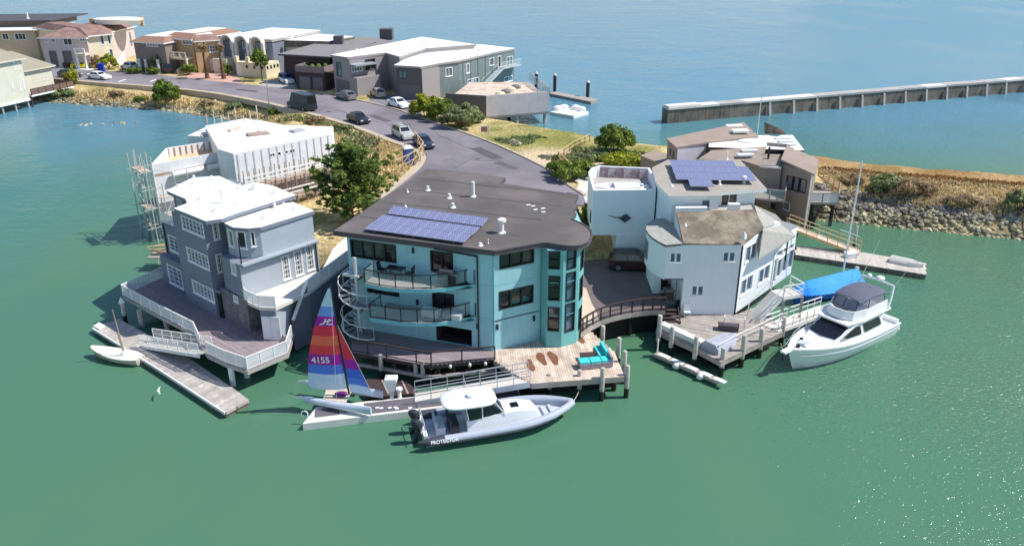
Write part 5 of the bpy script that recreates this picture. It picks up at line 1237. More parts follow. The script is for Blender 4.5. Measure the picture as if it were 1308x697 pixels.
# dock, gangway, dinghy
fd = thing('floating_dock', 'long narrow grey floating dock below the grey house', 'dock', P(220, 465, .5))
fp = PP(.5, (119, 418), (203, 470), (288, 525.5), (317, 509.5), (296, 494), (230, 449), (152, 407))
M_dock = mat('weathered_dock_boards', s(178, 170, 164), .85, .15, 1.5, island=.12, col2=s(206, 200, 192), c2scale=1.2, c2lo=.58, c2hi=.7)
o = planks(fp, .5, P(317, 509.5, .5) - P(288, 525.5, .5), .18, m=M_dock).build('planks', fd); o['kind'] = 'stuff'
b = MB(); b.prism(fp, -.15, .455, M_conc_dk); b.build('float', fd)
b = MB()
for a, c in zip(fp[:2], fp[1:3]): b.bar(a + V(0, 0, -.1) - V(.03, .05, 0), c + V(0, 0, -.1) - V(.03, .05, 0), .1, .2, M_white_trim)
b.bar(fp[2] + V(.03, -.05, -.1), fp[3] + V(.03, -.05, -.1), .1, .2, M_wood_gr); b.build('fender_rail', fd)
b = MB(); b.prism(PP(.5, (119.5, 417.5), (127, 421.5), (134, 417), (127, 413)), .5, .62, M_white_trim); b.build('corner_plate', fd)
def gangway(name, label, a, c, wd, hr, m, floor_m, kick=.16, nb=6, diag=False, mid=True, cat='gangway', step_nb=None):
    """hinged walkway: floor on two beams, both side rails with posts"""
    t = thing(name, label, cat, a); d = c - a; sd = V(-d.y, d.x, 0).normalized() * wd / 2; up = V(0, 0, 1)
    b = MB(); b.slab([a - sd, c - sd, c + sd, a + sd], .06, floor_m); b.build('walkway', t)
    for k in (-1, 1):
        b = MB(); b.bar(a + sd * k - up * kick / 2, c + sd * k - up * kick / 2, .07, kick + .1, m); b.build('side_beam', t)
        b = MB(); A_, C_ = a + sd * k, c + sd * k
        b.bar(A_ + up * hr, C_ + up * hr, .06, .06, m)
        if mid: b.bar(A_ + up * hr * .55, C_ + up * hr * .55, .045, .045, m)
        for i in range(nb + 1):
            p = A_.lerp(C_, i / nb); b.bar(p, p + up * hr, .05, .05, m)
            if diag and i < nb:
                for j in range(1, 7): q = A_.lerp(C_, (i + j / 7) / nb); 
                b.bar(p + up * .1, A_.lerp(C_, (i + 1) / nb) + up * hr * .9, .03, .03, m)
        b.build('handrail', t)
    return t
gg = gangway('gangway', 'white railed gangway from the grey house deck to its dock', P(188, 437, .62), P(263, 449, GZD), 1.2, .9, M_white_trim, M_conc, nb=6)
for k in (-1, 1):
    a, c = P(188, 437, .62), P(263, 449, GZD); d = c - a; sd = V(-d.y, d.x, 0).normalized() * .6 * k
    b = MB()
    for j in range(1, 8): b.bar(a + sd + V(0, 0, .9 * j / 8.4), c + sd + V(0, 0, .9 * j / 8.4), .02, .02, M_white_trim)
    b.build('infill_wire', gg)
# gangway and floats for the turquoise house
gangway('gangway', 'white aluminium gangway from the bleached terrace to the boat dock', P(530, 508, .62), P(676, 483, TZ), 1.15, .95, M_alu, M_conc_lt, kick=.3, nb=7)
fd = thing('floating_dock', 'white and dark grey floating dock carrying the catamaran', 'dock', P(520, 520, .5))
fp = PP(.5, (386.5, 541), (530, 524), (664, 508.5), (663, 495), (540, 505.5), (470, 512), (404, 519.5))
M_nonskid = mat('grey_nonskid_mat', s(104, 100, 108), .9, .12, 1.5); M_dockw = mat('white_dock_plastic', s(222, 218, 212), .7, .08, 1.2)
b = MB(); b.prism(fp, -.1, .5, M_dockw); b.build('float', fd)
dd_ = (fp[2] - fp[0]).normalized(); dn_ = V(-dd_.y, dd_.x, 0)
for (u0, v0, u1, v1) in ((466, 529, 530, 507.5), (532, 521.5, 600, 501.5), (602, 513.5, 660, 496.5)):
    a = P(u0, v0, .5); c = P(u1, v1, .5); e = (c - a); x = e.dot(dd_); y = e.dot(dn_)
    b = MB(); b.slab([V(p.x, p.y, .516) for p in (a, a + dd_ * x, a + dd_ * x + dn_ * y, a + dn_ * y)], .012, M_nonskid); b.build('deck_mat', fd)
a = P(402, 533, .5); b = MB(); b.slab([V(p.x, p.y, .512) for p in (a, a + dd_ * 1.6, a + dd_ * 1.6 + dn_ * .9, a + dn_ * .9)], .01, M_nonskid); b.build('deck_mat', fd)
b = MB(); p = P(389, 534, .5); b.tube([p + V(math.cos(t) * .22, .1, .25 + math.sin(t) * .25) for t in [k * .5 for k in range(13)]], .035, M_white_trim, 6); b.build('ladder_hoop', fd)
for u, v in ((482, 521), (487, 521.5), (498, 521), (505, 520.5), (507, 522), (524, 521)):
    p = P(u, v, .52); b = MB(); b.obox(p + V(0, 0, .03), V(.12, .03, 0), V(-.02, .07, 0), V(0, 0, .025), M_white_trim); b.build('cleat', fd)
fd2 = thing('floating_dock', 'dark wet float in shade behind the catamaran', 'dock', P(490, 492, .4))
b = MB(); b.prism(PP(.4, (455, 484), (470, 508), (536, 501.5), (516, 484)), -.2, .4, M_wood_dk); b.build('float', fd2)
for u in (458, 487, 512): b = MB(); b.prism(PP(.4, (u, 485), (u + 8, 503), (u + 10.5, 502.8), (u + 2, 485)), .4, .43, M_wood_gr); b.build('plank', fd2)
# white covered outboard on its stand, pedestal
ob = thing('covered_outboard', 'tall white covered outboard motor standing on the boat dock', 'outboard', P(503, 507, .5)); c = P(501, 507, .5)
b = MB(); b.loft([[c + V(x * w_, y * d_, z) for x, y in ((-1, -1), (1, -1), (1, 1), (-1, 1))] for z, w_, d_ in ((.55, .2, .2), (.9, .3, .3), (1.35, .42, .36), (1.55, .4, .34), (1.62, .25, .2))], M_white_trim); b.build('cowl', ob)
b = MB(); b.loft([[c + V(x * w_, y * d_, z) for x, y in ((-1, -1), (1, -1), (1, 1), (-1, 1))] for z, w_, d_ in ((0, .12, .2), (.55, .16, .16))], M_alu); b.build('leg', ob)
pd = thing('power_pedestal', 'short white power pedestal with round cap on the boat dock', 'pedestal', P(510.5, 507, .5)); c = P(510.5, 507, .5)
b = MB(); b.lathe(c, [(.16, 0), (.13, .1), (.13, .55), (.02, .56)], M_white_trim, 10); b.build('post', pd, smooth=True)
b = MB(); b.lathe(c, [(.22, .57), (.24, .66), (.2, .74), (.02, .76)], M_white_trim, 10); b.build('cap', pd, smooth=True)
# ================================================================ HOUSE UNDER CONSTRUCTION with scaffold
M_wrap = mat('white_house_wrap', s(226, 226, 228), .6, .06, 1, streak=.1); M_ply = mat('pinkish_plywood', s(176, 156, 146), .85, .12, .8); M_strip = mat('grey_batten', s(176, 176, 180), .7, .1)
SH_ = thing('construction_house', 'house under construction wrapped in white sheeting with bare roofs', 'house', V(-28, 84, 2))
def bigpoly(z, *uv): return [V(p.x, p.y, 0) for p in PP(z, *uv)]
s1 = bigpoly(8.8, (298, 197.5), (423.6, 171), (425.8, 163.2), (363, 161), (336, 155.5), (312, 152.4), (262, 162), (279, 191.7))
sw, _ = shell(SH_, s1, .5, 8.75, M_wrap)
b = MB()
for a, n_ in (((343.7, 196.5, 351.5, 199.8), 2), ((352.5, 194.6, 359.3, 198.4), 1), ((362.5, 192.8, 368.5, 196), 1), ((369.5, 191, 377, 195), 2)):
    o = sw[0].opening(*sw[0].px(*a)); window(SH_, sw[0], o, nx=n_, fm=M_white_trim, sill=False)
for w in sw: w.mesh(b, M_wrap, M_ply, 5.3)
b.build('wall', SH_)
b = MB(); b.slab([V(p.x, p.y, 8.9) for p in s1], .16, M_white_roof, M_white_trim); b.build('roof', SH_)
for k in range(13):
    sx = sw[0].L * (k + .4) / 13; b = MB(); b.obox(sw[0].at(sx, 7.1, .02), sw[0].d * .07, sw[0].n * .015, V(0, 0, 1.6), M_strip); b.build('wrap_seam', SH_)
s2 = bigpoly(7.9, (192, 211), (303.5, 190), (279, 178.5), (212, 189))
b = MB()
for i in range(4): vwall(b, s2[i], s2[(i + 1) % 4], .5, 7.9, 7.9, .18, M_wrap)
b.build('parapet_wall', SH_)
b = MB(); b.prism(s2, 6.6, 6.9, mat('raw_plywood', s(222, 190, 150), .85, .1, 1)); b.build('open_floor', SH_)
for k in range(9):
    p = s2[3].lerp(s2[2], (k + .5) / 9) - V(0, .3, 0); b = MB(); b.box(p.x - .06, p.x + .06, p.y - .05, p.y + .05, 6.9, 7.85, M_ply); b.build('stud', SH_)
s3 = bigpoly(8.1, (239.5, 173.5), (291, 176.5), (272, 161.5), (262, 163)); b = MB(); b.prism(s3, .5, 8.0, M_wrap); b.slab([V(p.x, p.y, 8.12) for p in s3], .12, M_white_roof, M_white_trim); b.build('rear_block', SH_)
b = MB(); b.prism(bigpoly(8.2, (258, 175), (271, 173.5), (267, 170.6), (256, 171.5)), 8.11, 8.2, M_conc); b.build('roof_hatch', SH_)
b = MB(); b.prism(bigpoly(9.1, (331, 167), (357, 161.3), (352, 160.6), (329, 165)), 8.9, 9.12, M_white_trim); b.build('roof_upstand', SH_)
s2w = Wall(s2[0], s2[1], .5, 7.9)
for a, c in ((218, 258), (263, 292)):      # pale roll-covered ledges on the low wall
    x0, z0 = s2w.hit(a, 222 - (a - 218) * .19); x1, _ = s2w.hit(c, 214)
    b = MB(); b.tube([s2w.at(x0, z0, .45), s2w.at(x1, z0, .45)], .3, M_white_trim, 10); b.build('covered_ledge', SH_)
SCF = thing('scaffolding', 'timber and tube scaffolding along the right wall of construction house', 'scaffolding', V(-23, 82, 2))
w0 = sw[0]; NSC = 11
for k in range(NSC):
    sx = w0.L * k / (NSC - 1)
    for off in (.45, 1.45):
        b = MB(); zt_ = 6.9 + (.5 if off > 1 else 0); b.tube([w0.at(sx, .3, off), w0.at(sx, zt_, off)], .05, M_wood_gr, 6); b.build('upright', SCF)
for z in (3.4, 5.6):
    for k in range(NSC - 1):
        a, c = w0.L * k / (NSC - 1), w0.L * (k + 1) / (NSC - 1)
        for off in (.65, .95, 1.25): b = MB(); b.bar(w0.at(a, z, off), w0.at(c, z + .02, off), .26, .05, M_wood_pale); b.build('plank', SCF)
        b = MB(); b.bar(w0.at(a, z + .55, 1.47), w0.at(c, z + .55, 1.47), .05, .16, M_white_trim); b.build('guard_rail', SCF)
        b = MB(); b.bar(w0.at(a, z + 1.0, 1.47), w0.at(c, z + 1.0, 1.47), .05, .16, M_white_trim); b.build('guard_rail', SCF)
        if k % 2 == 0: b = MB(); b.bar(w0.at(a, z - 2.0, 1.5), w0.at(c, z - .1, 1.5), .05, .05, M_steel); b.build('brace', SCF)
SC2 = thing('scaffold_tower', 'grey tube scaffold tower at the left end of construction house', 'scaffolding', V(-36, 77, 0))
dl = (s2[1] - s2[0]).normalized(); dn2 = V(dl.y, -dl.x, 0)
M_tubes = mat('pale_scaffold_tube', s(196, 196, 190), .5, .1, metal=.2)
for i, a in enumerate((-.9, -.2)):
    for j, o_ in enumerate((.9, -.2, -1.7, -3.4)):
        p = s2[0] + dl * a + dn2 * o_; b = MB(); b.tube([(p.x, p.y, -1), (p.x, p.y, 8.7 + .25 * ((i + j) % 3))], .06, M_tubes, 6); b.build('upright', SC2)
for z in (1.6, 3.6, 5.6, 7.4):
    for j in range(3):
        for a in (-.9, -.2):
            o0, o1 = (.9, -.2, -1.7, -3.4)[j:j + 2]; p = s2[0] + dl * a + dn2 * o0; q_ = s2[0] + dl * a + dn2 * o1; b = MB(); b.bar((p.x, p.y, z), (q_.x, q_.y, z), .06, .06, M_tubes); b.build('ledger', SC2)
        p = s2[0] + dl * -1.7 + dn2 * (.9, -.2, -1.7)[j]; q_ = s2[0] + dl * .5 + dn2 * (.9, -.2, -1.7)[j]; b = MB(); b.bar((p.x, p.y, z + .1), (q_.x, q_.y, z + .1), .06, .06, M_tubes); b.build('transom', SC2)
    for k in range(3):
        p = s2[0] + dl * (-1.15 + k * .3) + dn2 * .8; q_ = s2[0] + dl * (-1.15 + k * .3) - dn2 * 1.7
        if z in (3.6, 7.4): b = MB(); b.bar((p.x, p.y, z + .16), (q_.x, q_.y, z + .16), .25, .05, M_wood_pale); b.build('plank', SC2)
for z in (1.6, 3.6, 5.6):
    p = s2[0] + dl * -1.2 + dn2 * .9; q_ = s2[0] + dl * -1.2 - dn2 * 1.7; b = MB(); b.bar((p.x, p.y, z), (q_.x, q_.y, z + 1.9), .05, .05, M_tubes); b.build('brace', SC2)
for k in range(12):
    p = s2[1].lerp(s2[2], k / 12) if k < 4 else s1[6].lerp(s1[4], (k - 4) / 8) + V(0, .8, 0)
    if k >= 4: b = MB(); b.tube([(p.x, p.y, 1), (p.x, p.y, 9.6 + .5 * (k % 3))], .06, M_wood_pale, 6); b.build('upright', SCF)
for k in range(7):                                   # tubes and boards along the low left wall
    x = s2w.L * (k + .3) / 7; b = MB(); b.tube([s2w.at(x, -.5, 1.1), s2w.at(x, 6.2 + (k % 3) * .5, 1.1)], .05, M_tubes, 6); b.build('upright', SC2)
for z in (2.6, 4.6):
    b = MB(); b.bar(s2w.at(0, z, 1.12), s2w.at(s2w.L * .9, z, 1.12), .06, .06, M_tubes); b.build('ledger', SC2)
    for k in range(4): b = MB(); b.bar(s2w.at(s2w.L * k / 4 * .9, z + .06, .7), s2w.at(s2w.L * (k + 1) / 4 * .9 - .1, z + .06, .7), .5, .05, M_wood_pale); b.build('plank', SC2)
for k in range(4): b = MB(); b.bar(s2w.at(s2w.L * k / 5, 2.7, 1.14), s2w.at(s2w.L * (k + 1) / 5, 4.5, 1.14), .05, .05, M_tubes); b.build('brace', SC2)
for (u, v, l_, w_, rz0, m_, lab) in ((330, 172, 2.4, 1.2, .5, M_ply, 'stack of plywood on the big white site roof'), (300, 166, 2.0, .5, 1.2, M_wood_pale, 'pale boards lying on the big white site roof'), (380, 168, 1.6, 1.0, .9, M_strip, 'grey roofing rolls on the right end of the site roof')):
    p = P(u, v, 8.9); t_ = thing('material_stack', lab, 'building materials')
    for j in range(3): b = MB(); b.box(-l_ / 2 + j * .04, l_ / 2 - j * .06, -w_ / 2 + j * .05, w_ / 2, .02 + j * .07, .08 + j * .07, m_); b.build('sheet', t_)
    moved(t_, p, rz0)
tim = thing('timber_bundle', 'bundle of cut timber hanging at the scaffold tower foot over the water', 'timber', P(206, 317, 2.0))
c = P(206, 317, 2.0)
for k in range(9): b = MB(); a = random.uniform(-.4, .4); q_ = c + V(random.uniform(-.4, .4), random.uniform(-.4, .4), random.uniform(-.4, .4)); b.bar(q_ - V(.9 * math.cos(a), .9 * math.sin(a), 0), q_ + V(.9 * math.cos(a), .9 * math.sin(a), .1), .14, .08, M_wood_tan); b.build('offcut', tim)
b = MB(); b.prism([c + V(-1.1, -.9, 0), c + V(1.1, -.9, 0), c + V(1.1, .9, 0), c + V(-1.1, .9, 0)], c.z - .7, c.z - .6, M_wood_gr); b.tube([c + V(-1, 1, -3.2), c + V(-1, 1, -.6)], .07, M_tubes, 6); b.tube([c + V(1, 1, -3.2), c + V(1, 1, -.6)], .07, M_tubes, 6); b.build('platform', tim)
# ================================================================ BROWN ANGULAR HOUSE behind the white house
M_brown = mat('taupe_siding', s(150, 138, 130), .75, .07, .6, streak=.1); M_broof = mat('brown_roof_felt', s(158, 142, 130), .85, .08, .6); M_lav = mat('pale_lavender_siding', s(206, 202, 212), .7, .05, .6)
BH = thing('brown_house', 'angular taupe house with folded brown roofs and skylights behind the white house', 'house', V(26, 86, 1))
def fpx(z, *uv): return [V(p.x, p.y, 0) for p in PP(z, *uv)]
bx1 = fpx(6.9, (999, 207), (1039.5, 220.5), (1045, 203), (1005, 190))
bw, bf = shell(BH, bx1, .9, 6.75, M_brown)
for a in ((1005.5, 224, 1012, 243), (1013, 225, 1020, 245.5), (1021, 227, 1028.5, 247.5)): o = bw[0].opening(*bw[0].px(*a)); window(BH, bw[0], o, fm=M_frame_dk, gm=M_blind, sill=False)
o = bw[0].opening(*bw[0].px(1000, 256, 1008, 270)); window(BH, bw[0], o, fm=M_white_trim, gm=M_blind, sill=False)
bf()
zz = 6.9; r_ = PP(zz, (997, 207), (1040.5, 222), (1046.5, 203.5), (1005, 188.5)); b = MB(); b.slab([r_[0] + V(0, 0, .3), r_[1] - V(0, 0, .05), r_[2] - V(0, 0, .05), r_[3] + V(0, 0, .3)], .2, M_broof, M_broof); b.build('roof', BH)
b = MB(); p = bw[0].at(bw[0].L - .1, 1, .06); b.tube([(p.x, p.y, .9), (p.x, p.y, 6.7)], .09, M_white_trim, 6); b.build('downpipe', BH); b = MB(); b.tube([V(bx1[0].x - .1, bx1[0].y - .1, 2.5), V(bx1[0].x - .1, bx1[0].y - .1, 6.8)], .06, M_frame_dk, 6); b.build('downpipe', BH)
b2 = fpx(6.9, (893, 205), (947.7, 206), (999, 208.5), (1004, 190), (978, 186), (909, 192))
bw2, bf2 = shell(BH, b2, .9, 6.6, M_brown)
for a in ((953, 258, 960, 267), (985, 259, 990, 268)): o = bw2[1].opening(*bw2[1].px(*a)); window(BH, bw2[1], o, gm=M_glass_dk)
bf2()
b = MB(); b.slab([P(892, 203, 6.8), P(948, 205, 6.8), P(971, 212, 6.8), P(979, 187, 7.3), P(909, 192, 7.3)], .18, M_broof, M_broof); br2 = b.build('front_roof', BH)
for u, v in ((952, 199), (957, 193.6)):
    p = P(u, v, 7.12); b = MB(); b.obox(p + V(0, 0, .1), V(.9, .1, 0), V(-.05, .32, 0), V(0, 0, .1), M_white_trim); b.build('skylight', br2)
b = MB(); b.slab([P(971, 212, 6.5), P(998, 214, 6.5), P(1003, 192, 6.6), P(979, 190, 6.6)], .15, M_white_roof, M_white_trim); b.build('roof_well', BH)
b = MB(); vwall(b, P(979, 189, 6.9), P(1004, 191, 6.9), 6.3, 7.5, 7.5, .15, M_brown); b.build('well_wall', BH); b = MB(); b.tube([P(981, 204, 6.5), P(981, 204, 6.5) + V(0, 0, 1.4)], .12, M_frame_dk, 8); b.build('flue_pipe', BH)
b3 = fpx(7.4, (866, 187.5), (903, 181), (966, 173.5), (949, 158), (853, 178))
b = MB(); n = len(b3)
for i in range(n): a, c = b3[i], b3[(i + 1) % n]; b.add([(a.x, a.y, 1), (c.x, c.y, 1), (c.x, c.y, 7.3), (a.x, a.y, 7.3)], [(0, 1, 2, 3)], M_lav if i == 0 else M_brown)
b.build('rear_wall', BH)
b = MB(); b.slab([P(864, 188, 7.4), P(903, 181.5, 7.4), P(969, 174, 7.5), P(950, 156, 8.2), P(851, 177, 7.6)], .2, M_broof, M_broof); br3 = b.build('rear_roof', BH)
for u, v in ((938, 161), (945.5, 167)): p = P(u, v, 8.0); b = MB(); b.obox(p + V(0, 0, -.02), V(.95, .12, 0), V(-.08, .35, .05), V(0, 0, .12), M_white_trim); b.build('skylight', br3)
lw = Wall(b3[4], b3[0], 1, 7.3)
for k in range(2): b = MB(); b.obox(lw.at(lw.L * (.35 + k * .3), 6.2, .03), lw.d * .15, lw.n * .03, V(0, 0, .4), M_glass_dk); b.build('window', BH)
b4 = fpx(7.0, (906, 190), (1003, 190), (1026.5, 191.5), (1011, 174), (908, 175)); b = MB(); b.prism(b4, 3, 6.95, M_brown); b.build('upper_block', BH)
b = MB(); b.slab([P(905, 189, 7.1) + V(0, 0, .1), P(1027.5, 192, 7.1), P(1012.5, 172.5, 7.2), P(907, 173.5, 7.3)], .22, M_white_roof, M_wood_dk); br4 = b.build('white_roof', BH)
for u, v in ((1000, 176.3), (1004, 180), (1008, 184)): p = P(u, v, 7.3); b = MB(); b.obox(p, V(.9, .08, 0), V(-.05, .25, 0), V(0, 0, .08), M_white_trim); b.build('skylight', br4)
p = P(965, 181, 7.2); b = MB(); b.ell(p, 2.2, .9, .35, M_white_roof, 14, 5, half=True); b.build('roof_dome', br4, smooth=True)
b = MB(); b.add([P(977, 171, 7.2), P(1003, 171.5, 7.2), P(1000, 166, 8.0), P(977, 156, 8.6), P(977, 171, 7.2) + V(0, .2, 0), P(1003, 171.5, 7.2) + V(0, .2, 0), P(1000, 166, 8.0) + V(0, .2, 0), P(977, 156, 8.6) + V(0, .2, 0)], [(0, 1, 2, 3), (7, 6, 5, 4), (2, 6, 7, 3), (1, 5, 6, 2), (0, 4, 5, 1), (3, 7, 4, 0)], M_conc_dk); b.build('roof_screen', BH)
b = MB(); b.prism(fpx(4.7, (819, 199), (845, 209), (872, 203), (837, 193)), 1, 4.55, M_brown); b.slab(PP(4.7, (818, 198.5), (845, 209.5), (873, 203), (837, 192)), .15, M_broof, M_broof); b.build('porch_block', BH)
p = P(967, 172, 7.4); b = MB(); b.tube([p, p + V(0, 0, 4.6)], [.06, .04], mat('pale_green_pole', s(190, 208, 196), .5, .05), 6); b.build('flag_pole', BH)
balc = PP(4.0, (963, 252), (1002, 256), (1004, 242), (966, 240)); b = MB(); b.prism(balc, 3.8, 4.0, M_wood_gr); b.build('balcony', BH)
railing(BH, [V(p.x, p.y, 4.0) for p in (balc[3], balc[0], balc[1], balc[2])], 1.0, 1.6, 'none', M_wood_gr, M_rail_glass, rails=(1.0,), r=.06, top=.09)
b = MB()
for u, v in ((965, 253), (1000, 256.5)): p = P(u, v, 4.0); b.bar((p.x, p.y + .1, -.5), (p.x, p.y + .1, 3.8), .18, .18, M_wood_dk)
b.build('balcony_post', BH)
for k, (u, v) in enumerate(((1003, 279), (1021, 285), (985, 277))): p = P(u, v, .3); b = MB(); b.bar((p.x, p.y + .4, -1), (p.x, p.y + .4, 1.0), .3, .3, M_pile_wet); b.build('foundation_post', BH)
ld = thing('landing_deck', 'small railed landing deck between brown house and rocky spit', 'deck', P(1050, 255, 2.6))
lp = PP(2.9, (1030, 258), (1070, 259), (1072, 245), (1040, 241)); b = MB(); b.prism(lp, 2.65, 2.9, M_wood_gr); b.build('floor', ld)
railing(ld, [V(p.x, p.y, 2.9) for p in (lp[0], lp[1], lp[2])], 1.0, 1.3, 'none', M_wood_gr, M_mesh_panel, rails=(1.0,), r=.05, top=.09)
for u in (1040, 1066): p = P(u, 259, 2.7); b = MB(); b.bar((p.x, p.y + .3, -.8), (p.x, p.y + .3, 2.66), .28, .28, M_pile_wet); b.build('post', ld)
b = MB(); a_, c_ = P(1045, 224, 4.5), P(1071, 243, 3.0)
for o_ in (0, 1.2): b.bar(a_ + V(o_, .4 * o_, .9), c_ + V(o_, .4 * o_, .9), .08, .1, M_wood_tan); b.bar(a_ + V(o_, .4 * o_, .0), c_ + V(o_, .4 * o_, .0), .08, .2, M_wood_tan)
for k in range(5): p = a_.lerp(c_, k / 4); b.bar(p, p + V(0, 0, .9), .08, .08, M_wood_tan)
b.build('stair_rail', ld)
for k in range(9): p = a_.lerp(c_, (k + .5) / 9); b = MB(); b.obox(p + V(.6, .2, -.02), V(.6, .2, 0), V(-.06, .18, 0), V(0, 0, .03), M_wood_tan); b.build('step', ld)
gangway('gangway', 'pale timber gangway descending to the dock behind the blue covered boat', P(1098, 322, .62), P(1006, 287, 2.2), 1.2, .9, M_wood_tan, M_wood_pale, nb=7)
fd = thing('floating_dock', 'grey floating dock with upturned dinghy on the right', 'dock', P(1120, 330, .5))
fp = PP(.5, (1015, 325), (1100, 337.5), (1183, 350.5), (1182.5, 336), (1105, 322.5), (1018, 313.5))
o = planks(fp, .5, V(.25, 1, 0), .2, m=mat('bleached_grey_boards', s(196, 188, 178), .85, .1, 1.5, island=.1)).build('planks', fd); o['kind'] = 'stuff'
b = MB(); b.prism(fp, -.15, .455, M_conc_dk); b.build('float', fd)
skiff('pale upturned dinghy lying on the right floating dock', P(1158, 337, .5), P(1175, 340, .5) - P(1142, 333, .5), 2.9, 1.3, mat('pale_dinghy', s(204, 202, 196), .6, .08, 2), .45)
box_thing('dock_steps', 'small white mounting steps at the foot of the timber gangway', 'steps', P(1086, 328, .5), .2, 1.0, .7, .4, M_white_trim)
pile('tall thin pile beside the timber gangway', 1090, 318, Zat(289, P(1090, 318).y), r=.14, group=None)
pile('pile between the blue covered boat and the yacht', 1091, 363, Zat(341, P(1091, 363).y), r=.2, group=None)

# ================================================================ FAR HOUSES ALONG THE STREET
def block(root, pts, z0, z1, m, name='wall'):
    ws, fin = shell(root, pts, z0, z1, m, name=name); return ws, fin
def quadfoot(A, B, depth):
    d = (B - A).normalized(); n = V(-d.y, d.x, 0); return [V(A.x, A.y, 0), V(B.x, B.y, 0), V(B.x, B.y, 0) + n * depth, V(A.x, A.y, 0) + n * depth]
def grow(poly, k):
    cx = sum(p.x for p in poly) / len(poly); cy = sum(p.y for p in poly) / len(poly); out = []
    for p in poly: d = V(p.x - cx, p.y - cy, 0); out.append(V(p.x, p.y, 0) + d.normalized() * k)
    return out
def hip(root, foot, z, rise, m, over=.8, t=.22, name='roof', topf=.5, mtop=None):
    g = grow(foot, over); cx = sum(p.x for p in foot) / 4; cy = sum(p.y for p in foot) / 4
    top = [V(cx + (p.x - cx) * topf, cy + (p.y - cy) * topf, z + rise) for p in foot]; lo = [V(p.x, p.y, z) for p in g]
    b = MB(); b.add(lo + top, [(0, 1, 5, 4), (1, 2, 6, 5), (2, 3, 7, 6), (3, 0, 4, 7)], m); b.add(top, [(0, 1, 2, 3)], mtop or M_white_roof)
    b.add([p - V(0, 0, t) for p in lo] + lo, [(0, 1, 5, 4), (1, 2, 6, 5), (2, 3, 7, 6), (3, 0, 4, 7), (3, 2, 1, 0)], M_white_trim); return b.build(name, root)
RZ2 = RZ
M_tile = mat('brown_roof_tiles', s(156, 124, 114), .85, .15, 2, col2=s(136, 106, 98), bump=.4, bscale=6); M_tile2 = mat('tan_roof_tiles', s(150, 116, 98), .85, .12, 2, bump=.4, bscale=6)
M_pinkw = mat('pale_pink_stucco', s(206, 190, 186), .8, .05, .8); M_cream = mat('cream_stucco', s(228, 214, 186), .8, .05, .8); M_tanw = mat('tan_stucco', s(190, 160, 122), .8, .06, .8); M_taupe = mat('taupe_stucco', s(140, 126, 118), .8, .06, .8)
M_sage = mat('pale_green_siding', s(212, 207, 188), .75, .05, .6, streak=.08); M_olive = mat('grey_olive_roof', s(160, 152, 134), .85, .08, .8); M_modern = mat('grey_concrete_panel', s(156, 150, 150), .75, .06, .5); M_modern_d = mat('dark_grey_panel', s(98, 94, 98), .75, .06, .5); M_tealw = mat('green_grey_metal_siding', s(120, 134, 132), .55, .12, .9, streak=.2)
M_garage = mat('grey_garage_door', s(110, 106, 108), .6, .06)
def fwin(root, w, a, nx=1, ny=1, fm=None, gm=None, name='window', **k):
    o = w.opening(*w.px(*a)); return window(root, w, o, nx=nx, ny=ny, fm=fm or M_white_trim, gm=gm or M_glass_bl, fw=.1, mw=.08, name=name, **k)
# --- pale green house at the left edge, over the water
PG = thing('pale_green_house', 'pale green gabled house on stilts over the lagoon at the left edge', 'house', P(20, 130, 1.2))
c0 = P(38, 126, 1.6); hx = P(-70, 150, 1.6); dl_ = (V(hx.x, hx.y, 0) - V(c0.x, c0.y, 0)).normalized(); db_ = V(-dl_.y, dl_.x, 0) * -1
pg = [V(c0.x, c0.y, 0) + dl_ * 14, V(c0.x, c0.y, 0), V(c0.x, c0.y, 0) + db_ * 11, V(c0.x, c0.y, 0) + dl_ * 14 + db_ * 11]
pw, _ = shell(PG, pg, 1.6, 8.7, M_sage)
w = pw[0]
for a in ((16.5, 79, 20.6, 89), (22, 79.5, 26, 88.5), (27, 78, 31, 86)): fwin(PG, w, a, fm=M_white_trim, gm=M_glass_dk)
fwin(PG, w, (23.5, 103.5, 27.5, 116), gm=M_glass_bl); fwin(PG, w, (28.5, 102, 32.5, 114), gm=M_glass_bl); fwin(PG, w, (15, 108, 17.5, 113), gm=M_glass_dk)
b = MB()
for q in pw: q.mesh(b, M_sage)
b.build('wall', PG)
g0 = pg[0] + dl_ * .5 - db_ * .6; g1 = pg[1] - dl_ * .6 - db_ * .6; g2 = pg[2] - dl_ * .6 + db_ * .6; g3 = pg[3] + dl_ * .5 + db_ * .6
rm = lambda a, c: (a + c) / 2
b = MB(); b.slab([V(g0.x, g0.y, 8.6), V(g1.x, g1.y, 8.6), V(rm(g1, g2).x, rm(g1, g2).y, 10.0), V(rm(g0, g3).x, rm(g0, g3).y, 10.0)], .25, M_olive, M_sage); b.slab([V(rm(g0, g3).x, rm(g0, g3).y, 10.0), V(rm(g1, g2).x, rm(g1, g2).y, 10.0), V(g2.x, g2.y, 8.6), V(g3.x, g3.y, 8.6)], .25, M_olive, M_sage); b.build('roof', PG)
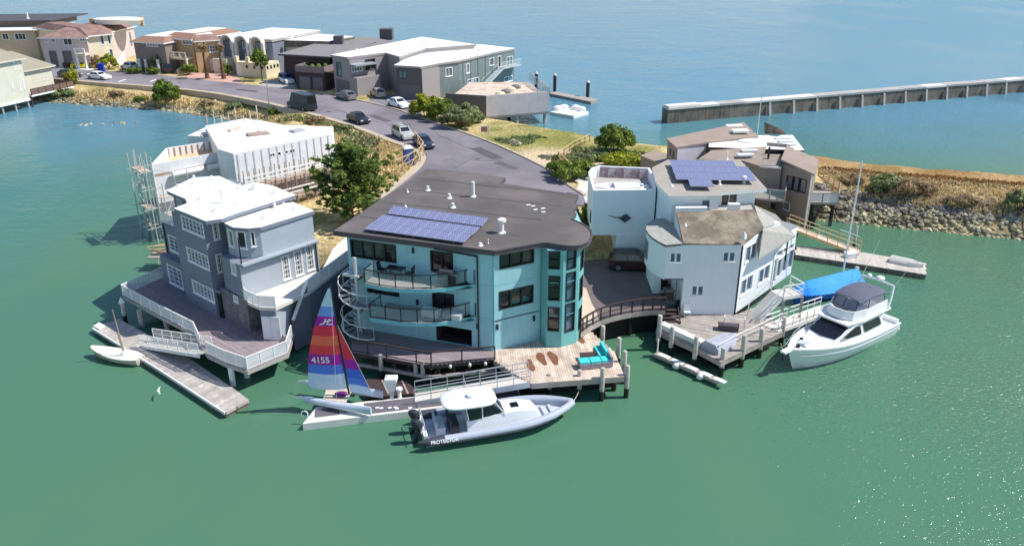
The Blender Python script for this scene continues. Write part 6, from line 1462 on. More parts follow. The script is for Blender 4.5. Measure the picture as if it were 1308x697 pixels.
# side wing toward the street with its deck
wg = [pg[1] + db_ * 2 - dl_ * .02, pg[1] + db_ * 2 - dl_ * 7.6, pg[2] - dl_ * 7.6, pg[2] - dl_ * .02]
w2, f2 = shell(PG, wg, 2.0, 6.0, M_sage, name='wing_wall'); fwin(PG, w2[0], (54.5, 97, 56.5, 102), gm=M_glass_dk); f2()
b = MB(); q = [wg[0] - db_ * .6, wg[1] - db_ * .6 - dl_ * .6, wg[2] - dl_ * .6 + db_ * .4, wg[3] + db_ * .4]; b.slab([V(q[0].x, q[0].y, 6.1), V(q[1].x, q[1].y, 6.1), V(q[2].x, q[2].y, 8.2), V(q[3].x, q[3].y, 8.2)], .22, M_olive, M_sage); b.build('wing_roof', PG)
dkp = [wg[0] - db_ * 1.9 - dl_ * .6, wg[1] - db_ * 1.9 - dl_ * 2.5, wg[1] - dl_ * 2.5 + db_ * 3, wg[1] - dl_ * .02 + db_ * 3, wg[1] - db_ * .02, wg[0] - dl_ * .6 - db_ * .02]
b = MB(); b.prism(dkp, 1.75, 2.05, M_white_trim, M_wood_deck); b.build('side_deck', PG)
railing(PG, [V(p.x, p.y, 2.06) for p in dkp[:3]], 1.05, 1.5, 'none', M_wood_dk, mat('brown_board_panel', s(118, 98, 88), .8, .1, 3), rails=(1.0,), r=.05, top=.08)
b = MB(); b.bar(V(pg[0].x, pg[0].y, 1.45), V(pg[1].x, pg[1].y, 1.45), .3, .3, M_white_trim); b.build('edge_beam', PG)
for k in range(5): p = pg[1] + dl_ * (k * 2.6 + .3) + db_ * .3; b = MB(); b.tube([(p.x, p.y, -1), (p.x, p.y, 1.5)], .16, M_pile, 7); b.build('stilt', PG)
for k in range(3): p = dkp[0].lerp(dkp[1], k / 2) + db_ * .3; b = MB(); b.tube([(p.x, p.y, -1), (p.x, p.y, 1.75)], .16, M_wood_dk, 7); b.build('stilt', PG)
# --- flat tan house behind it
M_bge = mat('grey_beige_stucco', s(188, 176, 158), .8, .06, .8)
H1 = thing('flat_roofed_tan_house', 'tan house with pale flat roof in the far left corner', 'house', P(10, 80, RZ))
c1 = P(44, 38.5, 8.6); ft = [V(c1.x - 17, c1.y - 2.5, 0), V(c1.x, c1.y, 0), V(c1.x + 1.2, c1.y + 14, 0), V(c1.x - 17, c1.y + 12, 0)]
w1, f1_ = shell(H1, ft, RZ - 1, 8.4, M_bge); fwin(H1, w1[0], (2, 43, 12, 51), 2, gm=M_glass_dk); fwin(H1, w1[0], (18, 43, 34, 51), 3, gm=M_glass_dk); f1_()
b = MB(); b.slab([V(p.x, p.y, 8.65) for p in grow(ft, .8)], .25, M_white_roof, M_bge); rf = b.build('roof', H1)
b = MB(); q = grow(ft, -1.5); b.prism([V(p.x, p.y + 6, 0) for p in q], 8.66, 9.9, M_taupe); b.slab([V(p.x, p.y + 6, 10.1) for p in grow(ft, 1.2)], .25, M_fascia, M_fascia); b.build('roof_storey', H1)
vent(rf, V(c1.x - 6, c1.y + 9, 10.1), 1.3, .2)
# --- pink house with brown tiles
def far_house(name, label, a_px, b_px, depth, zt, mw, mroof, rise=1.2, topf=.55, z0=RZ):
    A, B = P(*a_px, z0), P(*b_px, z0); ft = quadfoot(A, B, depth); t = thing(name, label, 'house', (A + B) / 2); ws, fin = shell(t, ft, z0 - .6, zt, mw); return t, ft, ws, fin
H2, ft2, w2, f2 = far_house('pink_house', 'pale pink villa with brown tiled roof and white roof disc', (60, 86.5), (118, 87), 20, 8.7, M_pinkw, M_tile)
for a in ((56.5, 44, 62, 54.5), (63.5, 44.5, 71, 55)): fwin(H2, w2[0], a, 2, gm=M_glass_bl)
fwin(H2, w2[0], (79, 44.5, 93, 58), 2, gm=M_glass_dk, name='door', door=True, sill=False); fwin(H2, w2[0], (100, 43.5, 109, 53), 2, gm=M_glass_dk)
for a in ((62, 65, 76, 86), (79, 65, 95, 86)): fwin(H2, w2[0], a, 1, fm=M_taupe, gm=M_garage, name='garage_door', door=True, sill=False)
f2(); hip(H2, ft2, 8.7, 1.3, M_tile, topf=.5, mtop=M_tile)
A2, B2 = P(119, 86.5, RZ), P(150, 82.5, RZ); ft2b = quadfoot(A2, B2, 24); w2b, f2b = shell(H2, ft2b, RZ - .6, 9.0, M_cream, name='bay_wall')
for a in ((127, 45, 134, 57), (136, 44, 142.5, 56.5), (144, 43, 148.5, 55), (139, 63, 145.5, 72.5), (147, 61.5, 151, 69)): fwin(H2, w2b[0], a, 1, gm=M_glass_bl)
for a in ((152, 43, 155, 54), (157, 42, 160, 53)): fwin(H2, w2b[1], a, 1, gm=M_glass_bl)
f2b(); hip(H2, ft2b, 9.0, 1.2, M_tile, topf=.62, name='bay_roof', mtop=M_tile)
b = MB(); bw_ = w2[0]; b.prism([bw_.at(7.5, 0, .01), bw_.at(7.5, 0, 1.8), bw_.at(bw_.L, 0, 1.8), bw_.at(bw_.L, 0, .01)][::1], 5.3, 5.7, M_cream); b.build('balcony', H2)
railing(H2, [bw_.at(7.6, 5.7, 1.7), bw_.at(bw_.L - .1, 5.7, 1.7)], 1.0, 1.5, 'baluster', M_white_trim, None, rails=(1.0,), r=.12, top=.16)
for x in (7.7, bw_.L - .3): b = MB(); b.lathe(bw_.at(x, 0, 1.5), [(.3, RZ - .1), (.24, RZ + .3), (.22, 5.1), (.32, 5.3)], M_white_trim, 10); b.build('column', H2, smooth=True)
cz = P(151, 24.5, 10.9); b = MB(); b.loft([[cz + V(5.2 * r * math.cos(t), 3.0 * r * math.sin(t), z) for t in [2 * math.pi * k / 28 for k in range(28)]] for r, z in ((.9, -.9), (.94, -.35), (1, -.2), (1.0, .12), (.94, .2), (.02, .25))], M_white_trim); b.build('roof_disc', H2, smooth=True)
for x in (-5.8, 3.2): b = MB(); q = cz + V(x, 4.2 if x > 0 else 0, 0); b.prism([q + V(-.4, -.4, 0), q + V(.4, -.4, 0), q + V(.4, .4, 0), q + V(-.4, .4, 0)], 9, 11.0, M_tanw); b.build('chimney', H2)
# low curved white garden wall
gw = thing('garden_wall', 'low curved white garden wall between pink and brown villas', 'wall', P(158, 84, RZ)); b = MB(); pts_ = PP(RZ, (146, 84.5), (152, 83), (158, 80.5), (161, 79))
for k, (a, c) in enumerate(zip(pts_[:-1], pts_[1:])): vwall(b, a, c, RZ - .2, RZ + .6 + .45 * k, RZ + .6 + .45 * (k + 1), .3, M_white_trim)
b.build('parapet', gw)
# --- brown villa
H3, ft3, w3, f3 = far_house('brown_villa', 'brown villa with tiled eaves, white flat roof and balustraded balcony', (177, 91), (216, 93.5), 12, 8.5, M_taupe, M_tile2)
fwin(H3, w3[0], (186, 50.5, 202, 60), 4, 2, gm=M_glass_bl); f3()
w = w3[0]
hip(H3, ft3, 8.5, .9, M_tile2, topf=.7)
for x in (1.0, 2.6, 5.6): b = MB(); b.lathe(w.at(x, 0, .5), [(.4, RZ - .1), (.35, RZ + .2), (.3, 5.0), (.42, 5.2)], M_white_trim, 10); b.build('column', H3, smooth=True)
for a in ((181, 71, 190, 91), (195, 73, 207, 93)): 
    o = w.px(*a); b = MB(); b.obox(w.at((o[0] + o[1]) / 2, (RZ + 5) / 2, .02), w.d * abs(o[1] - o[0]) / 2, w.n * .015, V(0, 0, 1.15), M_garage); b.build('garage_door', H3)
A3, B3 = P(218, 89, RZ), P(252, 92, RZ); ft3b = quadfoot(A3, B3, 13); w3b, f3b = shell(H3, ft3b, RZ - .6, 9.0, M_tanw, name='middle_wall')
fwin(H3, w3b[0], (232, 48.5, 246, 57.5), 3, 2, gm=M_glass_bl); fwin(H3, w3b[0], (230, 68, 246, 88), 1, fm=M_tanw, gm=M_conc, name='garage_door', door=True, sill=False); f3b(); hip(H3, ft3b, 9.0, .9, M_tile2, topf=.72, name='middle_roof')
wB3 = w3b[0]; b = MB(); b.prism([wB3.at(.3, 0, .01), wB3.at(.3, 0, 2.2), wB3.at(wB3.L - .3, 0, 2.2), wB3.at(wB3.L - .3, 0, .01)], 5.2, 5.55, M_cream); b.build('balcony', H3)
railing(H3, [wB3.at(.4, 5.56, 2.1), wB3.at(wB3.L - .4, 5.56, 2.1)], 1.0, 1.4, 'baluster', M_cream, None, rails=(1.0,), r=.13, top=.16)
for x in (.5, wB3.L - .5): b = MB(); b.lathe(wB3.at(x, 0, 1.9), [(.3, RZ - .1), (.26, 5.2)], M_cream, 8); b.build('column', H3)
A3, B3 = P(254, 93, RZ), P(286, 90.5, RZ); ft3c = quadfoot(A3, B3, 13); w3c, f3c = shell(H3, ft3c, RZ - .6, 8.8, M_tanw, name='garage_wall')
fwin(H3, w3c[0], (269, 45, 276, 51), 2, gm=M_glass_bl); fwin(H3, w3c[0], (267, 58, 279, 66.5), 3, 2, gm=M_glass_bl); fwin(H3, w3c[0], (268, 76, 281, 89.5), 4, fm=M_white_trim, gm=mat('white_carriage_door', s(226, 224, 222), .6, .03), name='garage_door', door=True, sill=False); f3c(); hip(H3, ft3c, 8.8, .9, M_tile, topf=.7, name='garage_roof')
gw = thing('garden_wall', 'low cream stepped wall at the brown villa forecourt', 'wall', P(238, 92, RZ)); b = MB(); vwall(b, P(228, 94, RZ), P(247, 89.5, RZ), RZ - .2, RZ + .7, RZ + 1.9, .35, M_cream); b.build('parapet', gw)
# --- grey house with arched vaults
H4 = thing('vaulted_grey_house', 'grey house with row of arched vault roofs and cream terrace walls', 'house', P(330, 96, RZ))
A4, B4 = P(289, 90, RZ), P(352, 95, RZ); ft4 = quadfoot(A4, B4, 16); w4, f4 = shell(H4, ft4, RZ - .6, 8.6, M_grey)
for k, u in enumerate((293, 309, 321, 336)): fwin(H4, w4[0], (u, 50, u + 4.5, 62), 1, gm=M_glass_dk)
for u in (303, 313): fwin(H4, w4[0], (u, 69, u + 3, 75), 1, gm=M_glass_dk)
f4(); b = MB(); b.slab([V(p.x, p.y, 9.3) for p in grow(ft4, .3)], .5, M_white_roof, M_conc); r4 = b.build('roof', H4)
wv4 = w4[0]
for k in range(3):
    x0 = .6 + k * (wv4.L - 1.2) / 3; wd4 = (wv4.L - 1.2) / 3 - .8; b = MB(); ring = []
    prof = [(math.cos(math.pi * j / 10), math.sin(math.pi * j / 10)) for j in range(11)]
    outer_ = lambda o_: [wv4.at(x0 + wd4 / 2 - c * wd4 / 2, 8.6 + sn * 1.25, o_) for c, sn in prof]; inner_ = lambda o_: [wv4.at(x0 + wd4 / 2 - c * (wd4 / 2 - .25), 8.6 + sn * 1.0, o_) for c, sn in prof]
    b.loft([outer_(1.4), outer_(-.5)], M_conc_lt, closed=False, cap=False); b.loft([inner_(-.5), inner_(1.4)], M_conc_lt, closed=False, cap=False); b.loft([inner_(1.4), outer_(1.4)], M_conc_lt, closed=False, cap=False); b.build('arch', H4, smooth=True)
    for x in (x0, x0 + wd4): b = MB(); b.obox(wv4.at(x, 6.9, 1.1), wv4.d * .28, wv4.n * .28, V(0, 0, 1.75), M_conc_lt); b.build('pier', H4)
for k in range(7): vent(r4, wv4.at(1.5 + k * 2.1, 9.3, -3.5 - (k % 3) * 2.2), .45, .25)
b = MB(); b.prism([wv4.at(-.3, 0, .05), wv4.at(-.3, 0, 3.2), wv4.at(3.2, 0, 3.2), wv4.at(3.2, 0, .05)], RZ - .5, 5.4, M_cream); b.build('terrace_block', H4)
b = MB(); b.prism([wv4.at(6.2, 0, .05), wv4.at(6.2, 0, 4.2), wv4.at(wv4.L + 1.2, 0, 4.2), wv4.at(wv4.L + 1.2, 0, .05)], RZ - .5, 5.3, M_cream); b.build('terrace_block', H4)
tw4 = Wall(wv4.at(6.2, 0, 4.2), wv4.at(wv4.L + 1.2, 0, 4.2), RZ, 5.3); tw4b = Wall(tw4.B, wv4.at(wv4.L + 1.2, 0, .05), RZ, 5.3)
for ww_ in (tw4, tw4b):
    for k in range(4): b = MB(); b.obox(ww_.at(ww_.L * (k + .5) / 4, 4.5, .02), ww_.d * .25, ww_.n * .02, V(0, 0, .3), M_glass_dk); b.build('vent_opening', H4)
for x in (6.4, 9.2, 12, wv4.L + 1.0): b = MB(); b.obox(wv4.at(x, 5.8, 4.0), wv4.d * .35, wv4.n * .35, V(0, 0, .55), M_cream); b.build('pier', H4)
b = MB(); b.obox(tw4.at(.8, RZ + 1.1, .03), tw4.d * .5, tw4.n * .02, V(0, 0, 1.1), M_white_trim); b.build('door', H4)
A4b = P(352, 80, RZ); q = [wv4.at(wv4.L + .05, 0, -4), wv4.at(wv4.L + 9, 0, -6), wv4.at(wv4.L + 9.5, 0, -14), wv4.at(wv4.L + .05, 0, -15)]
b = MB(); b.prism(q, RZ, 7.4, M_cream); b.build('rear_wing', H4); b = MB(); b.slab([V(p.x, p.y, 8.7) for p in grow(q, .3)], 1.2, M_white_roof, M_conc_dk); b.build('rear_roof', H4)
# --- dark house
H5, ft5, w5, f5 = far_house('dark_house', 'low dark brown house with grey roof and boxed front deck', (366, 105), (424, 109), 16, 7.6, M_wood_dk, M_bitumen)
for a in ((372.5, 63, 376, 71), (377.5, 63.5, 381, 71.5), (382.5, 64, 386, 72)): fwin(H5, w5[0], a, 1, gm=M_blind)
f5(); b = MB(); g5 = grow(ft5, 1.1); b.slab([V(p.x, p.y, 7.9 + (.4 if i > 1 else 0)) for i, p in enumerate(g5)], .3, mat('grey_composite_roof', s(136, 132, 130), .85, .08, .8), M_fascia); r5 = b.build('roof', H5)
for u, v, sz in ((433, 56, .9), (494, 46, 1.3)): 
    p = P(u, v, 8.2); b = MB(); b.prism([p + V(-sz, -sz, 0), p + V(sz, -sz, 0), p + V(sz, sz, 0), p + V(-sz, sz, 0)], 7.5, 9.7, M_modern_d); b.build('chimney', H5)
q = fpx(8.1, (424, 71), (470, 62), (508, 54), (470, 47.5), (432, 50)); b = MB(); b.prism(q, RZ, 7.8, M_wood_dk); b.slab([V(p.x, p.y, 8.15) for p in q], .3, MATS['grey_composite_roof'], M_fascia); b.build('rear_block', H5)
A5, B5 = P(379, 113, RZ), P(416, 115.5, RZ); q5 = quadfoot(A5, B5, 5); ww5, ff5 = shell(H5, q5, RZ - .4, 5.6, M_wood_dk, name='deck_block'); ff5()
for a in ((382, 95, 397, 112), (399, 96, 413, 114)): o = ww5[0].px(*a); b = MB(); b.obox(ww5[0].at((o[0] + o[1]) / 2, RZ + 1.1, .02), ww5[0].d * abs(o[1] - o[0]) / 2, ww5[0].n * .02, V(0, 0, 1.1), M_garage); b.build('garage_door', H5)
M_dkpanel = mat('mauve_board_panel', s(140, 124, 122), .8, .1, 2)
for i in range(3):
    b = MB(); vwall(b, q5[(i + 3) % 4], q5[i], 5.5, 6.7, 6.7, .15, M_dkpanel); b.build('deck_parapet', H5)
for k in range(4): p = q5[0].lerp(q5[2], .25 + k * .15); b = MB(); b.ell((p.x, p.y, 6.2), .5, .5, .6, M_leaf_md, 8, 5); b.build('deck_planter', H5)
# --- big modern grey house with white roof and water deck
MH = thing('modern_grey_house', 'big modern grey house with white flat roofs and long water deck', 'house', P(520, 120, RZ))
zr_m = 9.0
mA = fpx(zr_m, (424.5, 70), (446, 73), (494, 67), (510, 72), (541, 62), (606, 57), (538.5, 47.5)); mwA, mfA = shell(MH, mA, RZ - .4, zr_m - .3, M_modern)
fwin(MH, mwA[0], (429, 79, 437, 98), 1, gm=mat('teal_glass', s(92, 132, 134), .08, .2, .8, spec=.8), fm=M_modern_d); o = mwA[0].px(427, 101, 443, 117); b = MB(); b.obox(mwA[0].at(mwA[0].L * .5, RZ + 1.15, .02), mwA[0].d * mwA[0].L * .4, mwA[0].n * .02, V(0, 0, 1.15), M_garage); b.build('garage_door', MH)
fwin(MH, mwA[1], (448.5, 82, 463, 90.5), 4, 2, gm=MATS['teal_glass'], fm=M_white_trim); fwin(MH, mwA[1], (466, 76, 480, 88), 2, gm=M_glass_dk, fm=M_modern_d)
mfA(); b = MB(); b.slab([V(p.x, p.y, zr_m) for p in grow(mA, .35)], .4, M_white_roof, M_modern); mr1 = b.build('roof', MH)
for u, v in ((540.5, 56), (545, 60), (456, 67)): vent(mr1, P(u, v, zr_m), .6, .2)
w_ = mwA[1]; b = MB(); b.prism([w_.at(.1, 0, .02), w_.at(.1, 0, 1.6), w_.at(4.6, 0, 1.6), w_.at(4.6, 0, .02)], 7.5, 7.75, mat('blue_grey_canopy', s(150, 158, 162), .6, .05)); b.bar(w_.at(4.4, RZ, 1.4), w_.at(4.4, 7.5, 1.4), .25, .25, M_modern_d); b.build('canopy', MH)
b = MB(); b.prism([w_.at(.0, 0, .02), w_.at(.0, 0, 1.8), w_.at(5.0, 0, 1.8), w_.at(5.0, 0, .02)], RZ - .3, 5.6, M_modern); b.build('entry_block', MH)
zr2 = 8.2
mB = fpx(zr2, (505, 83), (538.5, 85), (561, 80.5), (586, 77), (633, 66.5), (657, 62), (612, 57), (541, 64)); mwB, mfB = shell(MH, mB, RZ - .4, zr2 - .3, M_tealw)
o = mwB[0].px(499, 110, 534, 126); b = MB(); b.obox(mwB[0].at(mwB[0].L * .52, RZ + 1.2, .02), mwB[0].d * mwB[0].L * .4, mwB[0].n * .02, V(0, 0, 1.2), M_garage); b.build('garage_door', MH)
fwin(MH, mwB[0], (508, 90, 520, 101), 2, gm=MATS['teal_glass'], fm=M_modern_d)
fwin(MH, mwB[2], (569, 87, 578, 97), 2, gm=M_glass_bl); fwin(MH, mwB[3], (595.5, 82, 600, 93), 1, gm=M_blind); fwin(MH, mwB[3], (625, 75, 631, 83), 1, gm=M_blind); fwin(MH, mwB[4], (636, 72, 640, 86), 1, gm=M_glass_dk, name='door', door=True, sill=False); fwin(MH, mwB[4], (647, 73, 655, 84), 2, gm=MATS['teal_glass']); fwin(MH, mwB[4], (644, 99, 655, 110), 2, gm=MATS['teal_glass']); fwin(MH, mwB[3], (597, 102, 612, 115), 3, gm=MATS['teal_glass'])
b = MB()
for i, w in enumerate(mwB): w.mesh(b, M_modern_d if i == 0 else M_modern if i == 1 else M_tealw)
b.build('side_wall', MH); b = MB(); b.slab([V(p.x, p.y, zr2) for p in grow(mB, .35)], .35, M_white_roof, M_modern); mr2 = b.build('lower_roof', MH)
for u, v in ((520, 78), (592, 61), (612, 65)): vent(mr2, P(u, v, zr2), .4, .2)
for k in range(5): w = mwB[3]; b = MB(); b.obox(w.at(w.L * (k + .5) / 5, (RZ + zr2) / 2 + .8, .03), w.d * .05, w.n * .03, V(0, 0, 2.2), M_modern_d); b.build('siding_seam', MH)
w = mwB[4]; b = MB(); b.prism([w.at(.2, 0, .02), w.at(.2, 0, 1.7), w.at(w.L, 0, 1.7), w.at(w.L, 0, .02)], 5.2, 5.4, M_alu); b.build('upper_balcony', MH); railing(MH, [w.at(.2, 5.41, 1.6), w.at(w.L, 5.41, 1.6)], 1.0, 1.4, 'cable', M_white_trim, None, rails=(1.0,), r=.05)
a_, c_ = w.at(.1, 5.3, 1.2), mwB[3].at(mwB[3].L * .45, 3.0, 1.6)
for k in range(12): p = a_.lerp(c_, (k + .5) / 12); b = MB(); b.obox(p, w.n * .5, (c_ - a_).normalized() * .2, V(0, 0, .04), M_alu); b.build('step', MH)
b = MB()
for o_ in (-.5, .5): b.bar(a_ + w.n * o_, c_ + w.n * o_, .08, .25, M_alu); b.bar(a_ + w.n * o_ + V(0, 0, 1), c_ + w.n * o_ + V(0, 0, 1), .06, .06, M_alu)
b.build('stair_stringer', MH)
wdk = thing('water_deck', 'long grey walled deck on posts beside the modern grey house', 'deck', P(650, 140, 2))
dz = 5.2; pA = P(621, 122.6, dz); pB = P(702, 116.5, dz); pC = P(569, 119.5, dz); dq = [V(pC.x, pC.y, 0), V(pA.x, pA.y, 0), V(pB.x, pB.y, 0), V(pB.x - 3, pB.y + 14, 0), V(pC.x + 3, pC.y + 16, 0)]
zlo = Zat(152, pA.y); b = MB(); vwall(b, dq[0], dq[1], 1.0, dz, dz, .25, M_modern_d); b.build('front_wall', wdk); b = MB(); vwall(b, dq[1], dq[2], zlo, dz, Zat(117, pB.y), .25, mat('pale_grey_deck_wall', s(192, 188, 190), .8, .08, .6, streak=.12)); b.build('side_wall', wdk)
b = MB(); b.prism(dq, zlo, zlo + .35, M_conc, M_wood_pale); b.prism([p for p in grow(dq, -.3)], 4.0, 4.2, M_wood_pale); b.build('floor', wdk)
for f, o_ in ((.12, .4), (.5, .4), (.95, .4)): p = dq[1].lerp(dq[2], f) + V(-.2, o_, 0); b = MB(); b.tube([(p.x, p.y, -1), (p.x, p.y, zlo)], .28, M_pile, 8); b.build('post', wdk)
for f in (.2, .6): p = dq[1].lerp(dq[2], f) + V(-2.5, 5, 0); b = MB(); b.tube([(p.x, p.y, -1), (p.x, p.y, zlo)], .28, M_pile_wet, 8); b.build('post', wdk)
railing(wdk, [V(dq[2].x - 2, dq[2].y + .2, dz - .6), V(dq[2].x, dq[2].y, dz - .6), V(dq[3].x, dq[3].y, dz - .6)], 1.3, 2.5, 'none', M_alu, M_rail_glass, rails=(1.0,), r=.05)
for k in range(4): p = dq[1].lerp(dq[3], .3 + k * .12); b = MB(); b.ell((p.x, p.y, 4.4), .9, .7, .5, M_rock_g if k % 2 else M_cream, 8, 5); b.build('deck_cover', wdk)
# bay-side dock and piles
fd = thing('floating_dock', 'white floating dock with gear beside the modern house', 'dock', P(728, 142, .5)); b = MB(); b.prism(PP(.5, (703, 143), (733, 148), (752, 142.5), (722, 137.5)), -.1, .5, M_white_trim); b.build('float', fd)
for u, v in ((712, 141), (720, 139.5), (742, 142), (735, 140)): p = P(u, v, .5); b = MB(); b.ell(p + V(0, 0, .35), .9, .5, .5, M_white_trim, 8, 5); b.build('covered_gear', fd)
fd = thing('floating_dock', 'thin dark floating dock farthest out behind the modern house', 'dock', P(735, 123, .5)); b = MB(); b.prism(PP(.5, (700, 119), (755, 130), (764, 127), (710, 117)), -.1, .5, M_wood_gr); b.build('float', fd)
for lab, u, v, tv in (('dark pile nearest the modern house water deck', 685, 118, 94), ('middle dark pile at the bay-side dock', 708.5, 118, 96), ('rightmost dark pile at the bay-side dock', 750.5, 126, 105)):
    p = P(u, v); t = thing('dock_pile', lab, 'pile', V(p.x, p.y, 0)); b = MB(); zt_ = Zat(tv, p.y); b.tube([(p.x, p.y, -1), (p.x, p.y, zt_)], .33, M_wood_dk, 9); b.build('shaft', t); b = MB(); b.lathe((p.x, p.y, zt_), [(.36, -.1), (.36, .05), (.02, .4)], M_conc_lt, 9); b.build('cap', t)
# ================================================================ BOATS
M_gel = mat('white_gelcoat', s(240, 240, 240), .25, .03, 1, spec=.6); M_gel_d = mat('grey_gelcoat', s(196, 202, 210), .3, .04, 1, spec=.5); M_tint = mat('black_tinted_glazing', s(26, 27, 34), .08, .1, spec=.8)
M_navy = mat('navy_canvas', s(96, 100, 116), .85, .08, 1.5); M_bluecov = mat('bright_blue_tarp', s(28, 144, 240), .65, .08, 1.2, bump=.35, bscale=3); M_clear = mat('clear_vinyl', s(130, 134, 150), .15, .15, 1.5, trans=.35); M_tube = mat('grey_hypalon', s(176, 184, 198), .6, .04, 1); M_tube_d = mat('charcoal_hypalon', s(66, 70, 80), .6, .05, 1); M_motor = mat('dark_navy_cowl', s(44, 48, 60), .3, .06, 1, spec=.6); M_anti = mat('dark_antifouling', s(40, 44, 54), .6, .1)
def local_frame(root, o, fwd):
    root.location = o; root.rotation_euler = (0, 0, math.atan2(fwd.y, fwd.x)); return root
def hull_part(t, L, hb, zs, zk, m, name='hull', flare=.8, n=16, chine=.5, boot=None):
    """x 0 (stern) .. L (bow); hb(f) half beam at sheer, zs(f) sheer height, zk(f) keel"""
    rings = []
    for k in range(n + 1):
        f = k / n; x = L * f; w = max(hb(f), .02); rings.append([V(x, -w, zs(f)), V(x - L * .035 * f ** 3, -w * (.97 if f < .7 else .97 - (f - .7) * 1.0), zs(f) * .55), V(x - L * .075 * f ** 3, -w * (flare - f * .25), zk(f) * .3 + .1), V(x - L * .12 * f ** 3, 0, zk(f)), V(x - L * .075 * f ** 3, w * (flare - f * .25), zk(f) * .3 + .1), V(x - L * .035 * f ** 3, w * (.97 if f < .7 else .97 - (f - .7) * 1.0), zs(f) * .55), V(x, w, zs(f))])
    b = MB(); b.loft(rings, m, closed=False, cap=False); b.add(rings[0], [tuple(range(7))], m); return b.build(name, t, smooth=True)
def deck_part(t, L, hb, zs, m, name='deck', drop=.05, f0=0.0, f1=1.0, n=14, inset=.0):
    b = MB(); l = []; r = []
    for k in range(n + 1):
        f = f0 + (f1 - f0) * k / n; w = max(hb(f) - inset, .01); l.append(V(L * f, w, zs(f) - drop)); r.append(V(L * f, -w, zs(f) - drop))
    for i in range(n): b.add([r[i], r[i + 1], l[i + 1], l[i]], [(0, 1, 2, 3)], m)
    return b.build(name, t)
# ---- motor yacht
bow = P(1006, 449, 1.75); ste = P(1123, 401, 1.2); fw = bow - ste; fw.z = 0; YL = fw.length; YB = 3.9
Y = thing('motor_yacht', 'white flybridge motor yacht with navy bimini moored on the right', 'yacht'); yh = lambda f: YB / 2 * (.94 + .06 * min(1, f / .3)) * (1 - max(0, (f - .42) / .58) ** 2.3); yz = lambda f: 1.15 + .75 * f ** 1.6
hull_part(Y, YL, yh, yz, lambda f: -.5 + .3 * f ** 3, M_gel, flare=.86)
deck_part(Y, YL, yh, yz, M_gel, drop=.06)
b = MB()
for i in range(14):
    f0, f1 = i / 14, (i + 1) / 14
    for sg in (-1, 1): b.bar(V(YL * f0, sg * yh(f0) * 1.0, yz(f0) + .0), V(YL * f1, sg * max(yh(f1), .02), yz(f1) + .0), .1, .12, M_gel)
b.build('gunwale', Y)
for sg in (-1, 1):
    b = MB(); b.tube([V(YL * k / 14, sg * (yh(k / 14) * .98 + .02), yz(k / 14) * .72) for k in range(14)], .03, M_gel_d, 5); b.build('rub_rail', Y)
def cabin_ring(x, w, z0, z1, tw): return [V(x, -w, z0), V(x, -w * tw, z1), V(x, w * tw, z1), V(x, w, z0)]
b = MB(); b.loft([cabin_ring(YL * .2, 1.62, 1.2, 2.75, .93), cabin_ring(YL * .47, 1.62, 1.25, 2.75, .93), cabin_ring(YL * .68, 1.15, 1.5, 1.72, .9), cabin_ring(YL * .86, .45, 1.7, 1.8, .8)], M_gel); b.build('cabin', Y)
b = MB(); x0, x1 = YL * .495, YL * .655; up = V(.02, 0, .045)
b.add([V(x0, -1.44, 2.55) + up, V(x1, -1.08, 1.8) + up, V(x1 + .15, 0, 1.82) + up, V(x0 + .18, 0, 2.62) + up], [(0, 1, 2, 3)], M_tint); b.add([V(x0, 1.44, 2.55) + up, V(x0 + .18, 0, 2.62) + up, V(x1 + .15, 0, 1.82) + up, V(x1, 1.08, 1.8) + up], [(0, 1, 2, 3)], M_tint); b.build('windscreen', Y)
for sg in (-1, 1):
    for q in ([(.44, 1.62, 1.75), (.63, 1.32, 1.72), (.50, 1.47, 2.5), (.46, 1.52, 2.5)], [(.22, 1.62, 1.8), (.40, 1.62, 1.75), (.43, 1.535, 2.5), (.25, 1.535, 2.5)]):
        b = MB(); vs = [V(YL * f, sg * (w + .025), z) for f, w, z in q]; b.add(vs + [v - V(0, sg * .03, 0) for v in vs], [(0, 1, 2, 3) if sg < 0 else (3, 2, 1, 0), (4, 5, 6, 7), (0, 1, 5, 4), (1, 2, 6, 5), (2, 3, 7, 6), (3, 0, 4, 7)], M_tint); b.build('side_window', Y)
b = MB(); b.loft([cabin_ring(YL * .13, 1.62, 2.72, 2.86, 1), cabin_ring(YL * .44, 1.66, 2.72, 2.86, 1), cabin_ring(YL * .56, 1.25, 2.6, 2.74, 1)], M_gel); b.build('flybridge_deck', Y)
fly = [(.16, 1.5), (.42, 1.52), (.5, 1.1), (.53, .5), (.53, -.5), (.5, -1.1), (.42, -1.52), (.16, -1.5)]
b = MB(); b.loft([[V(YL * f, w, 2.84) for f, w in fly], [V(YL * f - .25 * (f > .4), w * .95, 3.55 - .1 * (f > .45)) for f, w in fly]], M_gel, closed=False, cap=False); b.loft([[V(YL * f - .25 * (f > .4), w * .95, 3.55 - .1 * (f > .45)) for f, w in fly], [V(YL * f - .35 * (f > .4) , w * .88, 3.54 - .1 * (f > .45)) for f, w in fly], [V(YL * f - .3 * (f > .4), w * .9, 2.86) for f, w in fly]], M_gel, closed=False, cap=False); b.build('flybridge_coaming', Y)
encl = [(.19, 1.35), (.38, 1.38), (.455, .95), (.475, 0), (.455, -.95), (.38, -1.38), (.19, -1.35)]
